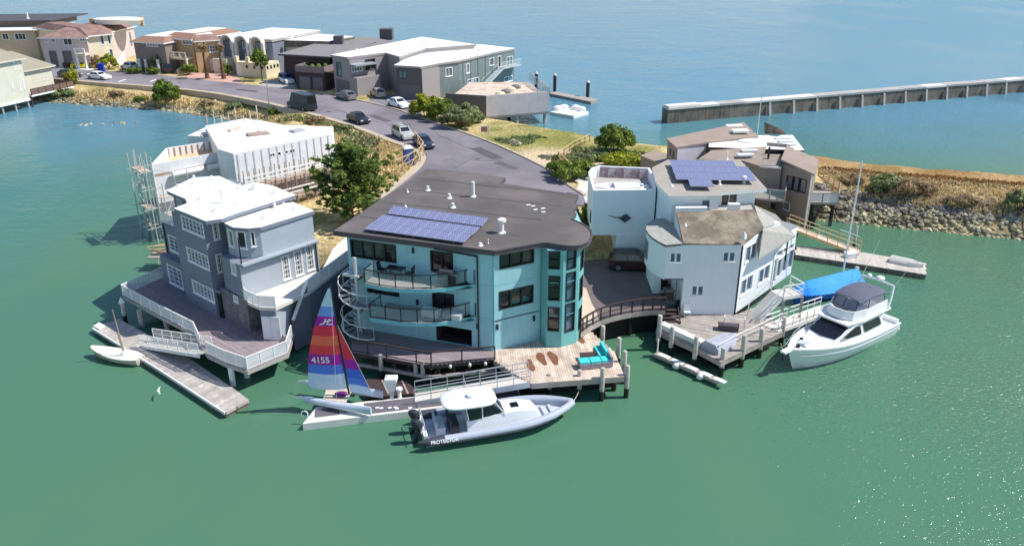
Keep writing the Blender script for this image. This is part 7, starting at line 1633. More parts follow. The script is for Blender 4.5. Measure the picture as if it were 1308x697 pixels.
for (f0, w0_), (f1, w1_) in zip(encl[:-1], encl[1:]):
    b = MB(); a, c = V(YL * f0, w0_, 3.5), V(YL * f1, w1_, 3.5); a2, c2 = V(YL * f0 - .35 * (f0 > .3), w0_ * .88, 4.18), V(YL * f1 - .35 * (f1 > .3), w1_ * .88, 4.18); n_ = (c - a).cross(a2 - a).normalized() * .01
    b.add([a - n_, c - n_, c2 - n_, a2 - n_, a + n_, c + n_, c2 + n_, a2 + n_], [(0, 1, 2, 3), (7, 6, 5, 4)], M_clear); b.bar(a, a2, .05, .05, M_frame_dk); b.bar(a, c, .05, .05, M_navy); b.build('clear_curtain', Y)
b = MB(); rr = []
for x, cw, h in ((YL * .15, 1.2, 4.22), (YL * .2, 1.26, 4.3), (YL * .32, 1.26, 4.36), (YL * .41, 1.2, 4.28), (YL * .435, 1.1, 4.16)): rr.append([V(x, -cw, h - .14), V(x, -cw * .7, h), V(x, 0, h + .06), V(x, cw * .7, h), V(x, cw, h - .14)])
b.loft(rr, M_navy, closed=False, cap=False); b.loft([[p - V(0, 0, .05) for p in r][::-1] for r in rr], M_navy, closed=False, cap=False); b.build('bimini', Y, smooth=True)
b = MB()
for sg in (-1, 1): b.tube([(YL * .16, sg * 1.5, 2.85), (YL * .125, sg * 1.42, 3.7), (YL * .1, sg * 1.3, 4.45)], [.13, .11, .08], M_gel, 8)
b.tube([(YL * .1, -1.3, 4.45), (YL * .1, 0, 4.55), (YL * .1, 1.3, 4.45)], .08, M_gel, 8); b.build('radar_arch', Y, smooth=True)
b = MB(); b.ell((YL * .1, .15, 4.74), .34, .34, .16, M_gel, 14, 6); b.build('radar_dome', Y, smooth=True); b = MB(); b.ell((YL * .1, -.75, 4.66), .2, .2, .13, M_gel, 12, 6); b.build('satellite_dome', Y, smooth=True)
for sg in (-1, 1): b = MB(); b.tube([(YL * .1, sg * 1.35, 4.4), (YL * -.1, sg * 1.7, 6.8)], [.02, .008], M_gel_d, 5); b.build('antenna', Y)
b = MB(); pr_ = [V(YL * f, yh(f) * .93, yz(f) + .55) for f in (.62, .72, .82, .92)] + [V(YL * 1.03, 0, yz(1) + .6)] + [V(YL * f, -yh(f) * .93, yz(f) + .55) for f in (.92, .82, .72, .62)]
b.tube(pr_, .025, M_alu, 6)
for p, f in zip(pr_, (.62, .72, .82, .92, 1, .92, .82, .72, .62)): b.tube([V(p.x, p.y, yz(f)), p], .018, M_alu, 5)
b.build('bow_rail', Y)
b = MB(); b.obox((YL * 1.0, 0, yz(1) - .02), V(.6, 0, 0), V(0, .22, 0), V(0, 0, .07), M_gel); b.build('bow_pulpit', Y); b = MB(); b.tube([(YL + .55, 0, 1.65), (YL + .5, 0, 1.3), (YL + .35, 0, 1.15)], [.05, .07, .04], M_frame_dk, 6); b.build('anchor', Y)
for x, y in ((.9, 0), (.8, -.55)): b = MB(); b.lathe((YL * x, y, yz(x)), [(.16, -.05), (.14, .2), (.02, .24)], M_frame_dk, 8); b.build('windlass', Y)
b = MB(); b.obox((YL * .84, 0, 1.84), V(.28, 0, 0), V(0, .28, 0), V(0, 0, .04), M_gel_d); b.build('deck_hatch', Y)
b = MB(); b.box(-.55, .05, -1.6, 1.6, .32, .42, M_gel); b.build('swim_platform', Y); b = MB(); b.tube([(-.5, -1.3, .2), (-.55, -1.3, .85)], .12, M_frame_dk, 8); b.build('trim_unit', Y)
b = MB(); b.box(.1, .35, -1.7, 1.7, 1.1, 1.45, M_gel); b.build('transom_rail', Y)
local_frame(Y, V(ste.x, ste.y, 0), fw)
# ---- rigid inflatable
bow = P(731, 516.5, .8); ste = P(541, 549, .5); fw = bow - ste; fw.z = 0; RL = fw.length; RB = 3.1
R = thing('rigid_inflatable_boat', 'grey rigid inflatable boat with white hardtop and twin dark outboards', 'motorboat')
rh = lambda f: RB / 2 * (1 - max(0, (f - .52) / .48) ** 2.4 * .97); rz_ = lambda f: .62 + .38 * f ** 2
hull_part(R, RL * .99, lambda f: rh(f) * .92, lambda f: rz_(f) - .05, lambda f: -.35 + .35 * f ** 3, M_gel_d, flare=.85); deck_part(R, RL * .97, lambda f: rh(f) * .9, lambda f: .42 + .25 * f ** 2, M_gel_d, drop=0)
for sg in (-1, 1):
    fs = [k / 18 for k in range(19)]; line = [V(RL * f, sg * max(rh(f), .02), rz_(f)) for f in fs]
    b = MB(); b.tube(line[2:], [.27] * 14 + [.25, .24, .22], M_tube, 12); b.build('inflatable_tube', R, smooth=True)
    b = MB(); b.tube([V(-RL * .06, sg * RB / 2, rz_(0) + .04)] + line[:3], [.05, .25, .274, .276], M_tube_d, 12); b.build('tube_end_cone', R, smooth=True)
    b = MB(); b.tube([p + V(0, sg * .25 * (1 if f < .8 else .7), -.08) for p, f in zip(line[2:-1], fs[2:-1])], .085, M_tube_d, 6); b.build('rubbing_strake', R)
b = MB(); b.ell((RL * .985, 0, rz_(1)), .3, .34, .24, M_tube, 12, 7); b.build('bow_nose', R, smooth=True)
M_let = mat('white_lettering', s(240, 240, 240), .6, 0)
mt = Matrix.Translation((RL * .105, -RB / 2 - .285, rz_(.08) + .1)) @ Matrix.Rotation(rad(62), 4, 'X')
text_mesh('PROTECTOR', .3, M_let, 'tube_lettering', R, mt, bold=.006)
mt = Matrix.Translation((RL * .105, RB / 2 + .285, rz_(.08) + .1)) @ Matrix.Rotation(rad(180), 4, 'Z') @ Matrix.Rotation(rad(62), 4, 'X'); text_mesh('PROTECTOR', .3, M_let, 'tube_lettering', R, mt, bold=.006)
b = MB(); b.loft([[V(x, -w, z0), V(x, -w * .88, z1), V(x, w * .88, z1), V(x, w, z0)] for x, w, z0, z1 in ((RL * .27, .88, .45, 1.25), (RL * .44, .92, .48, 1.38), (RL * .6, .85, .52, 1.42), (RL * .72, .7, .58, 1.25), (RL * .76, .55, .6, .8))], M_gel); b.build('console', R, smooth=True)
b = MB(); b.loft([[V(x, -w, z0), V(x, -w * .85, z1), V(x, w * .85, z1), V(x, w, z0)] for x, w, z0, z1 in ((RL * .28, .8, 1.2, 2.2), (RL * .42, .8, 1.35, 2.2), (RL * .52, .72, 1.38, 1.42))], M_tint); b.build('windscreen', R)
for sg in (-1, 1):
    for x0, x1 in ((.28, .26), (.37, .37), (.52, .45)): b = MB(); b.bar((RL * x0, sg * .8, 1.3), (RL * x1, sg * .72, 2.35), .07, .07, M_gel); b.build('hardtop_post', R)
b = MB(); out = [(math.copysign(abs(math.cos(t)) ** .55, math.cos(t)), math.copysign(abs(math.sin(t)) ** .6, math.sin(t))) for t in [2 * math.pi * k / 28 for k in range(28)]]
b.loft([[V(RL * .295 + x * 1.75 * k, y * 1.2 * k, z) for x, y in out] for k, z in ((.9, 2.3), (1, 2.36), (1, 2.44), (.94, 2.52), (.5, 2.57), (.02, 2.58))], M_gel); b.build('hardtop', R, smooth=True)
b = MB(); b.lathe((RL * .31, -.1, 2.56), [(.14, 0), (.14, .08), (.26, .1), (.26, .2), (.02, .24)], M_gel, 12); b.build('radar', R, smooth=True); b = MB(); b.tube([(RL * .3, .3, 2.55), (RL * .28, .3, 3.6)], .02, M_gel_d, 5); b.build('antenna', R)
b = MB(); b.obox((RL * .6, .0, 1.45), V(.24, 0, 0), V(0, .26, 0), V(0, 0, .03), M_tint); b.build('deck_hatch', R)
for i, x in enumerate((.19, .1)): b = MB(); b.box(RL * x - .3, RL * x + .3, -.75, .75, .45, .95, M_motor if i == 0 else M_gel_d); b.box(RL * x - .32, RL * x - .2, -.75, .75, .96, 1.35, M_motor if i == 0 else M_gel_d); b.build('seat', R)
for x in (.8, .85): b = MB(); b.obox((RL * x, 0, .66), V(.1, 0, 0), V(0, .55, 0), V(0, 0, .08), M_gel_d); b.build('step_pad', R)
b = MB(); b.box(-.15, .1, -1.2, 1.2, .2, .85, M_gel); b.build('transom', R)
b = MB(); b.tube([(-.05, -1.15, .8), (-.05, -1.15, 1.5), (-.05, 1.15, 1.5), (-.05, 1.15, .8)], .03, M_alu, 6); b.build('stern_rail', R)
for y in (-.55, .55):
    b = MB(); ty = [(-.32, .95, .2, .2), (-.36, 1.15, .3, .24), (-.45, 1.45, .34, .25), (-.62, 1.68, .27, .2), (-.7, 1.74, .12, .1)]
    b.loft([[V(-.45 + (z - 1.3) * -.35 + lx * math.cos(t), y + wy * math.sin(t), z) for t in [2 * math.pi * k / 12 for k in range(12)]] for _, z, lx, wy in ty], M_motor); eng = b.build('outboard', R, smooth=True)
    b = MB(); b.loft([[V(-.4 - (.9 - z) * .35 + lx * math.cos(t), y + wy * math.sin(t), z) for t in [2 * math.pi * k / 8 for k in range(8)]] for z, lx, wy in ((.95, .18, .14), (.5, .15, .1), (.05, .18, .06), (-.3, .26, .05))], M_motor); b.build('drive_leg', eng); b = MB(); b.obox((-.15, y, .9), V(.12, 0, 0), V(0, .14, 0), V(0, 0, .18), M_gel); b.build('bracket', eng)
local_frame(R, V(ste.x, ste.y, 0), fw)
# ---- beach catamaran on the dock
CT = thing('beach_catamaran', 'beach catamaran with rainbow striped sails standing on the dock', 'catamaran', (0, 0, 0))
dzc = .62
st1 = P(388, 509, dzc + .3); bw1 = P(474, 524.5, dzc + .3); st2 = P(393, 489, dzc + .3); bw2 = P(489, 503.5, dzc + .3)
M_hull_c = mat('pale_blue_hull', s(200, 208, 222), .35, .05, 1, spec=.5); M_tramp = mat('tan_trampoline', s(204, 192, 172), .9, .08, 4); M_sailp = lambda n, c: mat(n, c, .6, .05, 1.5)
for a, c in ((st1, bw1), (st2, bw2)):
    d = c - a; L = d.length; dx = d.normalized(); sd = V(-dx.y, dx.x, 0); rings = []
    for k in range(13):
        f = k / 12; w = .27 * (math.sin(math.pi * min(max(f * .86 + .09, 0), 1)) ** .6); hh = .5 + .1 * f; o = a + d * f; zc = -.02 + .06 * max(0, f - .6)
        rings.append([o + sd * w * math.cos(t) + V(0, 0, zc + (hh * .5) * math.sin(t)) for t in [2 * math.pi * j / 10 for j in range(10)]])
    b = MB(); b.loft(rings, M_hull_c); b.build('hull', CT, smooth=True)
    b = MB(); b.add([a - dx * .75 + V(0, 0, .05), a - dx * .1 + V(0, 0, .2), a + V(0, 0, .05), a - dx * .75 - V(0, 0, .07), *[q + sd * .03 for q in (a - dx * .75 + V(0, 0, .05), a - dx * .1 + V(0, 0, .2), a + V(0, 0, .05), a - dx * .75 - V(0, 0, .07))]], [(0, 1, 2, 3), (7, 6, 5, 4), (0, 4, 5, 1), (2, 6, 7, 3), (1, 5, 6, 2), (3, 7, 4, 0)], M_white_trim); b.build('rudder', CT)
for f in (.3, .62): b = MB(); b.tube([st1.lerp(bw1, f) + V(0, 0, .25), st2.lerp(bw2, f) + V(0, 0, .25)], .05, M_alu, 8); b.build('crossbeam', CT)
q4 = [st1.lerp(bw1, .3), st1.lerp(bw1, .62), st2.lerp(bw2, .62), st2.lerp(bw2, .3)]; b = MB(); b.slab([p + V(0, 0, .26) for p in q4], .02, M_tramp); b.build('trampoline', CT)
mb_ = st1.lerp(bw1, .62).lerp(st2.lerp(bw2, .62), .5) + V(0, 0, .3)
mtop = P(438, 503, 1.2); mh = Zat(366, mb_.y) ; mt_ = V(mb_.x - .55, mb_.y, mh)
b = MB(); b.tube([mb_, mb_.lerp(mt_, .5) + V(-.05, 0, 0), mt_], [.07, .065, .045], M_frame_dk, 8); b.build('mast', CT)
# mainsail in coloured panels, curved, real cloth thickness
mn = mb_ + V(0, 0, .45)
clew = st1.lerp(bw1, .07).lerp(st2.lerp(bw2, .07), .32) + V(0, 0, .55)
cols = [('sail_ice', (206, 222, 242)), ('sail_sky', (120, 160, 232)), ('sail_blue', (70, 110, 214)), ('sail_purple', (176, 36, 160)), ('sail_red', (236, 52, 78)), ('sail_orange', (252, 112, 82)), ('sail_coral', (244, 64, 76)), ('sail_violet', (178, 30, 166)), ('sail_azure', (92, 128, 222)), ('sail_pale', (214, 224, 240))]
def sail(name, luff0, luff1, leech, stripes, belly, t=.012, group=None):
    """strips between luff line and leech curve; stripes = list of (f0, f1, material)"""
    for f0, f1, m in stripes:
        n = 8; kk = 3; rows = []
        for j in range(kk + 1):
            f = f0 + (f1 - f0) * j / kk; a = luff0.lerp(luff1, f); c = leech(f); nrm_ = (luff1 - luff0).cross(c - a); nrm_ = nrm_.normalized() if nrm_.length > 1e-6 else V(0, -1, 0)
            rows.append([a.lerp(c, i / n) + nrm_ * belly * math.sin(math.pi * (i / n) ** .8) * (c - a).length for i in range(n + 1)])
        b = MB(); b.loft(rows, m, closed=False, cap=False); nn_ = V(0, t, 0); b.loft([[p + nn_ for p in r][::-1] for r in rows], m, closed=False, cap=False); b.build(name, CT, smooth='all')
def leech_main(f):
    tip = mt_ + V(-.05, 0, -.1); base = clew.lerp(tip, f); bow_ = V(-1, -.1, 0) * (math.sin(math.pi * min(1, f * .95)) ** .8) * .5; return base + bow_
bands = [0, .07, .16, .255, .36, .45, .545, .64, .735, .83, 1.0]; order = ['sail_pale', 'sail_ice', 'sail_azure', 'sail_violet', 'sail_coral', 'sail_orange', 'sail_red', 'sail_purple', 'sail_sky', 'sail_ice']
cm = dict(cols); SM = {k: mat(k, s(*v), .65, .05, 1.5) for k, v in cm.items()}
sail('sail_panel', mn, mt_ - V(0, 0, .1), leech_main, [(bands[i], bands[i + 1], SM[order[i]]) for i in range(10)], .09)
for f in (.16, .3, .45, .6, .75): 
    a = mn.lerp(mt_, f); c = leech_main(f); b = MB(); b.tube([a.lerp(c, .05) + V(0, -.02, 0), c + (c - a).normalized() * .12], .012, M_sail_b if False else SM['sail_coral'], 5); b.build('batten', CT)
def on_sail(f, g): a = mn.lerp(mt_ - V(0, 0, .1), f); c = leech_main(f); nr = (mt_ - mn).cross(c - a).normalized(); return a.lerp(c, g) + nr * .09 * math.sin(math.pi * g ** .8) * (c - a).length, (a - c).normalized(), nr
def sail_mark(txt, f, g, size, name, front=True, shear=0.0):
    p, ux, nr = on_sail(f, g); cam_dir = (V(0, 0, 30) - p)
    if nr.dot(cam_dir) < 0: nr = -nr
    uy = nr.cross(ux).normalized(); 
    if uy.z < 0: uy = -uy
    ux = uy.cross(nr).normalized(); p2 = p + nr * .07
    m4 = Matrix((( ux.x, uy.x, nr.x, p2.x), (ux.y, uy.y, nr.y, p2.y), (ux.z, uy.z, nr.z, p2.z), (0, 0, 0, 1))); return text_mesh(txt, size, M_let, name, CT, m4, shear, .012, .012), m4
sail_mark('4155', .308, .62, .62, 'sail_number')
_, m4 = sail_mark('H', .688, .52, .5, 'sail_emblem', shear=.5)
def poly2d(pts, name):
    b = MB(); vs = [m4 @ V(x, y, .02) for x, y in pts]; b.add(vs, [tuple(range(len(pts)))], M_let); return b.build(name, CT)
poly2d([(-.42, -.22), (-.08, -.16), (.0, -.06), (-.3, -.1)], 'sail_emblem'); poly2d([(.1, .02), (.5, .1), (.42, .2), (.14, .12)], 'sail_emblem'); poly2d([(.05, -.2), (.42, -.2), (.48, -.1), (.12, -.1)], 'sail_emblem')
jt = mb_.lerp(mt_, .66); jb = bw1.lerp(bw2, .45) + V(-.15, .0, .55); jc = mb_ + V(.15, -.3, .35)
def leech_jib(f): return jb.lerp(jt, f) 
sail('jib_panel', jc, jt - V(0, 0, .02), leech_jib, [(0, .12, SM['sail_ice']), (.12, .22, SM['sail_azure']), (.22, .36, SM['sail_blue']), (.36, .5, SM['sail_violet']), (.5, .72, SM['sail_red']), (.72, .985, SM['sail_coral'])], .05)
b = MB()
for a, c in ((jt, jb), (mt_, st1.lerp(bw1, .5) + V(0, 0, .2)), (mt_, st2.lerp(bw2, .5) + V(0, 0, .2))): b.tube([a, c], .012, M_alu, 5)
b.build('rigging_wire', CT)
b = MB(); b.ell(mb_ + V(-.5, -.15, .12), .45, .3, .14, mat('purple_bag', s(110, 40, 120), .8, .1), 10, 5); b.build('gear_bag', CT)
for a, c in ((.2, .8), (.8, .2)): pass
for f in (.33, .6):
    for a, c in ((st1, bw1), (st2, bw2)): p = a.lerp(c, f); b = MB(); b.box(p.x - .15, p.x + .15, p.y - .2, p.y + .2, .5, p.z - .1, M_nonskid); b.build('chock', CT)
# ---- blue covered sailboat
bow = P(1009, 385, .4); ste = P(1092, 360, .4); fw = bow - ste; fw.z = 0; SL = fw.length
SB = thing('covered_sailboat', 'small sailboat under bright blue tarp with tall bare mast', 'sailboat'); sh = lambda f: 1.35 * (1 - max(0, (f - .35) / .65) ** 2.1) * (.8 + .2 * min(1, f / .25))
hull_part(SB, SL, sh, lambda f: .75 + .25 * f * f, lambda f: -.3, mat('blue_hull', s(24, 96, 190), .4, .05), flare=.8)
rings = []
for k in range(11):
    f = k / 10; w = max(sh(f), .03); zr = 2.0 - .5 * max(0, f - .8) * 5 - .25 * (1 - f); rings.append([V(SL * f, -w * 1.03, .7 + .2 * f), V(SL * f, -w * .55, .7 + (zr - .7) * .55 + .05 * math.sin(k * 2.2)), V(SL * f, 0, zr), V(SL * f, w * .55, .7 + (zr - .7) * .55 + .05 * math.sin(k * 1.7)), V(SL * f, w * 1.03, .7 + .2 * f)])
b = MB(); b.loft(rings, M_bluecov, closed=False, cap=False); b.add(rings[0], [(0, 1, 2, 3, 4)], M_bluecov); b.build('tarp', SB)
mx = SL * .23; yb_ = ste.y + (bow.y - ste.y) * .23; mhh = Zat(206, yb_)
b = MB(); b.tube([(mx, 0, .6), (mx, 0, mhh)], [.085, .05], M_white_trim, 8); b.build('mast', SB)
b = MB(); b.tube([(mx, -1.0, mhh * .46), (mx, 1.0, mhh * .46)], .035, M_white_trim, 6); b.build('spreader', SB); b = MB(); b.tube([(mx, -.4, mhh * .78), (mx, .4, mhh * .78)], .03, M_white_trim, 6); b.build('spreader', SB)
b = MB()
for y in (-1.0, 1.0): b.tube([(mx, 0, mhh * .98), (mx, y, mhh * .46), (mx, y * 1.0, .9)], .012, M_steel, 4)
b.tube([(mx, 0, mhh), (SL * .97, 0, 1.0)], .012, M_steel, 4); b.tube([(mx, 0, mhh), (0, 0, .9)], .012, M_steel, 4); b.build('rigging_wire', SB)
local_frame(SB, V(ste.x, ste.y, 0), fw)
# ---- dinghy with pale cover
bow = P(118, 449, .35); ste = P(181, 459, .35); fw = bow - ste; fw.z = 0; DL = fw.length
DG = thing('sailing_dinghy', 'small white sailing dinghy with wooden mast beside the left dock', 'dinghy'); dh = lambda f: .8 * math.sin(math.pi * min(1, .22 + f * .76)) ** .7
hull_part(DG, DL, dh, lambda f: .5 + .35 * f ** 2.5 + .1 * (1 - f) ** 3, lambda f: -.15, mat('varnished_dinghy_hull', s(196, 186, 170), .45, .08, 2), flare=.75)
rings = []
for k in range(13): f = k / 12; w = max(dh(f), .02) * .97; z = .5 + .35 * f ** 2.5; sg_ = .3 * math.exp(-((f - .25) / .12) ** 2) - .14 * math.exp(-((f - .6) / .2) ** 2); rings.append([V(DL * f, -w, z), V(DL * f, -w * .5, z + sg_ * .7), V(DL * f, 0, z + sg_), V(DL * f, w * .5, z + sg_ * .7), V(DL * f, w, z)])
b = MB(); b.loft(rings, mat('cream_canvas', s(226, 222, 214), .85, .06, 2, bump=.3, bscale=4), closed=False, cap=False); b.build('boat_cover', DG, smooth=True)
mx = DL * .32; my = ste.y + (bow.y - ste.y) * .32; mz = Zat(396, my)
b = MB(); b.tube([(mx, 0, .1), (mx + .15, 0, mz * .5), (mx + .3, 0, mz)], [.06, .05, .03], mat('varnished_spar', s(172, 152, 128), .5, .1), 7); b.build('mast', DG); b = MB(); b.tube([(mx + .08, .06, .7), (mx + .02, .3, mz * .6)], .035, MATS['varnished_spar'], 6); b.build('boom', DG)
b = MB(); b.ell((mx, 0, .7), .18, .3, .22, MATS['cream_canvas'], 8, 5); b.build('mast_collar', DG)
local_frame(DG, V(ste.x, ste.y, 0), fw)
# ---- mooring lines
def rope(label, a, c, sag=.35, r=.022):
    b = MB(); b.tube([a.lerp(c, k / 8) - V(0, 0, sag * 4 * (k / 8) * (1 - k / 8)) for k in range(9)], r, mat('mooring_rope', s(206, 200, 190), .9, .1), 5); tag(b.build('mooring_line'), label, 'rope', 'mooring lines')
rope('mooring line from the yacht bow to its pile', P(1008, 447, 1.7), P(997, 438, 1.6)); rope('mooring line from the yacht to the white gangway', P(1040, 418, 1.7), P(1030, 398, 1.3)); rope('mooring line from the inflatable bow to the terrace pile', P(728, 515, .9), P(739, 500, 1.0), .2); rope('mooring line from the inflatable to the boat dock', P(600, 524, .9), P(590, 517, .55), .1); rope('mooring line from the dinghy to the left dock', P(180, 458, .6), P(192, 461, .55), .1); rope('stern line from the yacht to the pile behind', P(1118, 392, 1.3), P(1091, 355, 1.2), .5)
# ---- gull gliding low over the lagoon
gp_ = P(202, 499, .6); GL = thing('gull', 'white gull gliding low over the green lagoon on the left', 'bird'); b = MB()
b.ell((0, 0, 0), .26, .09, .09, M_white_trim, 8, 6); b.add([(.08, 0, .03), (-.1, 0, .03), (-.22, .55, .16), (-.02, .5, .18), (-.35, 1.0, .06), (-.25, 1.02, .07)], [(0, 1, 2, 3), (3, 2, 4, 5)], M_white_trim); b.add([(.08, 0, .03), (-.1, 0, .03), (-.22, -.55, .16), (-.02, -.5, .18), (-.35, -1.0, .06), (-.25, -1.02, .07)], [(3, 2, 1, 0), (5, 4, 2, 3)], M_white_trim); b.build('body', GL)
moved(GL, gp_, rad(200)); GL.scale = (.5, .5, .5)
# ---- white gangway from the deck past the yacht, small float
gangway('gangway', 'white railed gangway between white house deck and yacht', P(985, 419, 1.45), P(1056, 394, 1.0), 1.2, .85, M_white_trim, M_conc_lt, kick=.2, nb=8)
nf = thing('narrow_float', 'narrow broken white float below the white house deck', 'float', P(880, 470, .3)); na, nb_ = P(838, 452, .35), P(918, 487, .35); b = MB(); b.bar(na, nb_, .55, .25, M_wood_gr); b.build('beam', nf)
for k in range(5): p = na.lerp(nb_, .05 + k * .22); b = MB(); b.bar(p + V(0, 0, .15), na.lerp(nb_, .05 + k * .22 + .17) + V(0, 0, .16), .4, .05, M_white_trim); b.build('plank', nf)
for k in (.32, .7): p = na.lerp(nb_, k); b = MB(); b.ell(p + V(0, -.45, -.05), .3, .2, .25, M_white_trim, 10, 6); b.build('fender', nf, smooth=True)
b = MB(); p = na; b.tube([p + V(.1, .1, .1), p + V(.1, .1, 1.2)], .06, M_white_trim, 6); b.build('marker_post', nf)
# ================================================================ VEHICLES
M_carglass = mat('car_glass', s(30, 34, 40), .08, .1, spec=.8)
def paintm(name, c, rough=.25): return mat(name, c, rough, .02, 1, spec=.6)
def car(name, label, px, dirpx, col, kind='sedan', z=RZ, L=4.6, Wd=1.82, H=1.45, cat='car', roof=None, rz_extra=0):
    t = thing(name, label, cat); m = col
    prof = {'sedan': ([(0, .62), (.04, .95), (.2, 1.0), (.3, 1.0), (.68, .98), (.97, .78), (1, .55)], (.17, .28, .55, .72)), 'suv': ([(0, .7), (.02, 1.0), (.2, 1.05), (.3, 1.05), (.7, 1.05), (.96, .92), (1, .6)], (.02, .1, .6, .74)),
            'hatch': ([(0, .65), (.03, .98), (.2, 1.0), (.3, 1.0), (.7, .98), (.97, .8), (1, .55)], (.03, .2, .56, .74)), 'sport': ([(0, .6), (.03, .9), (.2, .92), (.3, .88), (.64, .84), (.95, .62), (1, .42)], (.12, .33, .5, .66)),
            'van': ([(0, .8), (.01, 1.1), (.2, 1.15), (.3, 1.15), (.78, 1.15), (.97, 1.0), (1, .6)], (.0, .03, .72, .86))}[kind]
    top, (ra, rb, rc, rd) = prof; w = Wd / 2; rings = []
    for f, zt in top:
        x = (f - .5) * L; k = .9 if f in (0, 1) else .97 if f < .06 or f > .95 else 1
        rings.append([V(x, -w * k * .96, .24), V(x, -w * k, .5), V(x, -w * k * .97, zt - .08), V(x, -w * k * .82, zt), V(x, w * k * .82, zt), V(x, w * k * .97, zt - .08), V(x, w * k, .5), V(x, w * k * .96, .24)])
    b = MB(); b.loft(rings, m); b.build('body', t, smooth=True)
    zb = 1.0 if kind != 'sport' else .88
    if kind in ('suv', 'van'): zb = 1.06 if kind == 'suv' else 1.15
    base = [V((f - .5) * L, sg * w * .9, zb - .06) for f in (ra, rd) for sg in (-1, 1)]; tp = [V((f - .5) * L, sg * w * (.74 if kind != 'van' else .84), H) for f in (rb, rc) for sg in (-1, 1)]
    b = MB(); mid = [(base[0].lerp(tp[0], .88), base[1].lerp(tp[1], .88), base[2].lerp(tp[2], .88), base[3].lerp(tp[3], .88))]
    b.add(base + tp, [(0, 2, 6, 4), (3, 1, 5, 7), (1, 0, 4, 5), (2, 3, 7, 6), (4, 6, 7, 5)], roof or m); b.build('cabin', t)
    def pane(nm, a, c, d, e, k0=.12, k1=.86, s0=.08, s1=.92, out=.012):
        b = MB(); q = lambda sx, kz: a.lerp(c, sx).lerp(d.lerp(e, sx), kz); vs = [q(s0, k0), q(s1, k0), q(s1, k1), q(s0, k1)]; n = (vs[1] - vs[0]).cross(vs[3] - vs[0]).normalized() * out
        b.add([v + n for v in vs] + [v - n * .2 for v in vs], [(0, 1, 2, 3), (0, 4, 5, 1), (1, 5, 6, 2), (2, 6, 7, 3), (3, 7, 4, 0)], M_carglass); b.build(nm, t)
    pane('windscreen', base[2], base[3], tp[2], tp[3]); pane('rear_window', base[1], base[0], tp[1], tp[0])
    if kind == 'van':
        for s0, s1 in ((.76, .95),): pane('side_window', base[0], base[2], tp[0], tp[2], .1, .8, s0, s1); pane('side_window', base[3], base[1], tp[3], tp[1], .1, .8, 1 - s1, 1 - s0)
    else:
        for s0, s1 in ((.1, .47), (.53, .92)): pane('side_window', base[0], base[2], tp[0], tp[2], .1, .84, s0, s1); pane('side_window', base[3], base[1], tp[3], tp[1], .1, .84, 1 - s1, 1 - s0)
    for x in (-.31, .32):
        for sg in (-1, 1):
            r = .33 if kind not in ('suv', 'van') else .37; b = MB(); c = V(x * L, sg * (w - .1), r); b.tube([c - V(0, .11, 0), c + V(0, .11, 0)], r, M_tyre, 14); wh = b.build('wheel', t); b = MB(); b.tube([c + V(0, sg * .1, 0), c + V(0, sg * .125, 0)], r * .62, M_rim, 10); b.build('rim', wh)
    for sg in (-1, 1):
        b = MB(); b.obox((L * .485, sg * w * .68, .66 if kind != 'sport' else .56), V(.06, 0, 0), V(0, .2, 0), V(0, 0, .08), M_lamp_w); b.build('headlight', t); b = MB(); b.obox((-L * .487, sg * w * .7, .8), V(.05, 0, 0), V(0, .2, 0), V(0, 0, .08), M_lamp_r); b.build('taillight', t)
    p = P(*px, z); q = P(*dirpx, z); d = q - p; moved(t, p, math.atan2(d.y, d.x) + rz_extra); return t
c_white = paintm('white_car_paint', s(236, 238, 240)); c_black = paintm('black_car_paint', s(36, 36, 40)); c_silver = paintm('silver_car_paint', s(190, 190, 188)); c_grey = paintm('grey_car_paint', s(120, 122, 126)); c_blue = paintm('dark_blue_car_paint', s(44, 52, 72)); c_yellow = paintm('yellow_car_paint', s(240, 226, 20)); c_beige = paintm('beige_car_paint', s(178, 168, 152)); c_maroon = paintm('maroon_car_paint', s(62, 40, 42)); c_dgrey = paintm('charcoal_car_paint', s(70, 74, 80))
car('parked_car', 'bright yellow sports car on the pale forecourt of the pink villa', (107, 86.5), (122, 86), c_yellow, 'sport', H=1.2, L=4.6)
car('parked_car', 'black sports car beside the yellow car', (84, 85.5), (83, 84), c_black, 'sport', H=1.22, L=4.4, rz_extra=.3)
car('parked_car', 'dark grey wagon parked nearest the pale green house', (90, 98.5), (108, 99.8), c_dgrey, 'hatch', L=4.7)
car('parked_car', 'white coupe parked on the street beside the left bank', (127, 101), (147, 102.8), c_white, 'sedan', H=1.38, L=4.8)
car('parked_car', 'white hatchback in the drive beside the garden wall', (166, 88.5), (150, 85.5), c_white, 'hatch', H=1.55, L=4.3)
car('parked_car', 'black off-road car under the brown villa balcony', (215, 92), (213, 88), c_black, 'suv', H=1.8, L=4.3)
car('parked_car', 'white and blue striped car beside the dark house', (366, 106), (372, 108.5), c_white, 'suv', H=1.7, L=4.4, roof=paintm('blue_roof_paint', s(60, 92, 160)))
car('parked_van', 'black high roof van parked on the street kerb', (386, 139.5), (366, 134.5), c_black, 'van', H=2.65, L=5.9, Wd=2.05, cat='van', roof=c_black)
car('parked_car', 'silver hatchback before the grey entry block', (442, 126.5), (430, 123), c_grey, 'hatch', L=4.5)
car('parked_car', 'beige car half inside the shaded carport', (483, 123), (478, 120), c_beige, 'hatch', L=4.3)
car('parked_car', 'white sedan parked before the yellow green shrub', (509, 136.5), (521, 140), c_white, 'sedan', L=4.6)
car('parked_car', 'black sedan alone on the street above the dry bank', (458, 156), (472, 161), c_black, 'sedan', L=4.6)
suv = car('parked_car', 'silver station wagon with roof rack near the cul-de-sac', (515, 175.5), (526, 181.5), c_silver, 'suv', H=1.65, L=4.7)
b = MB()
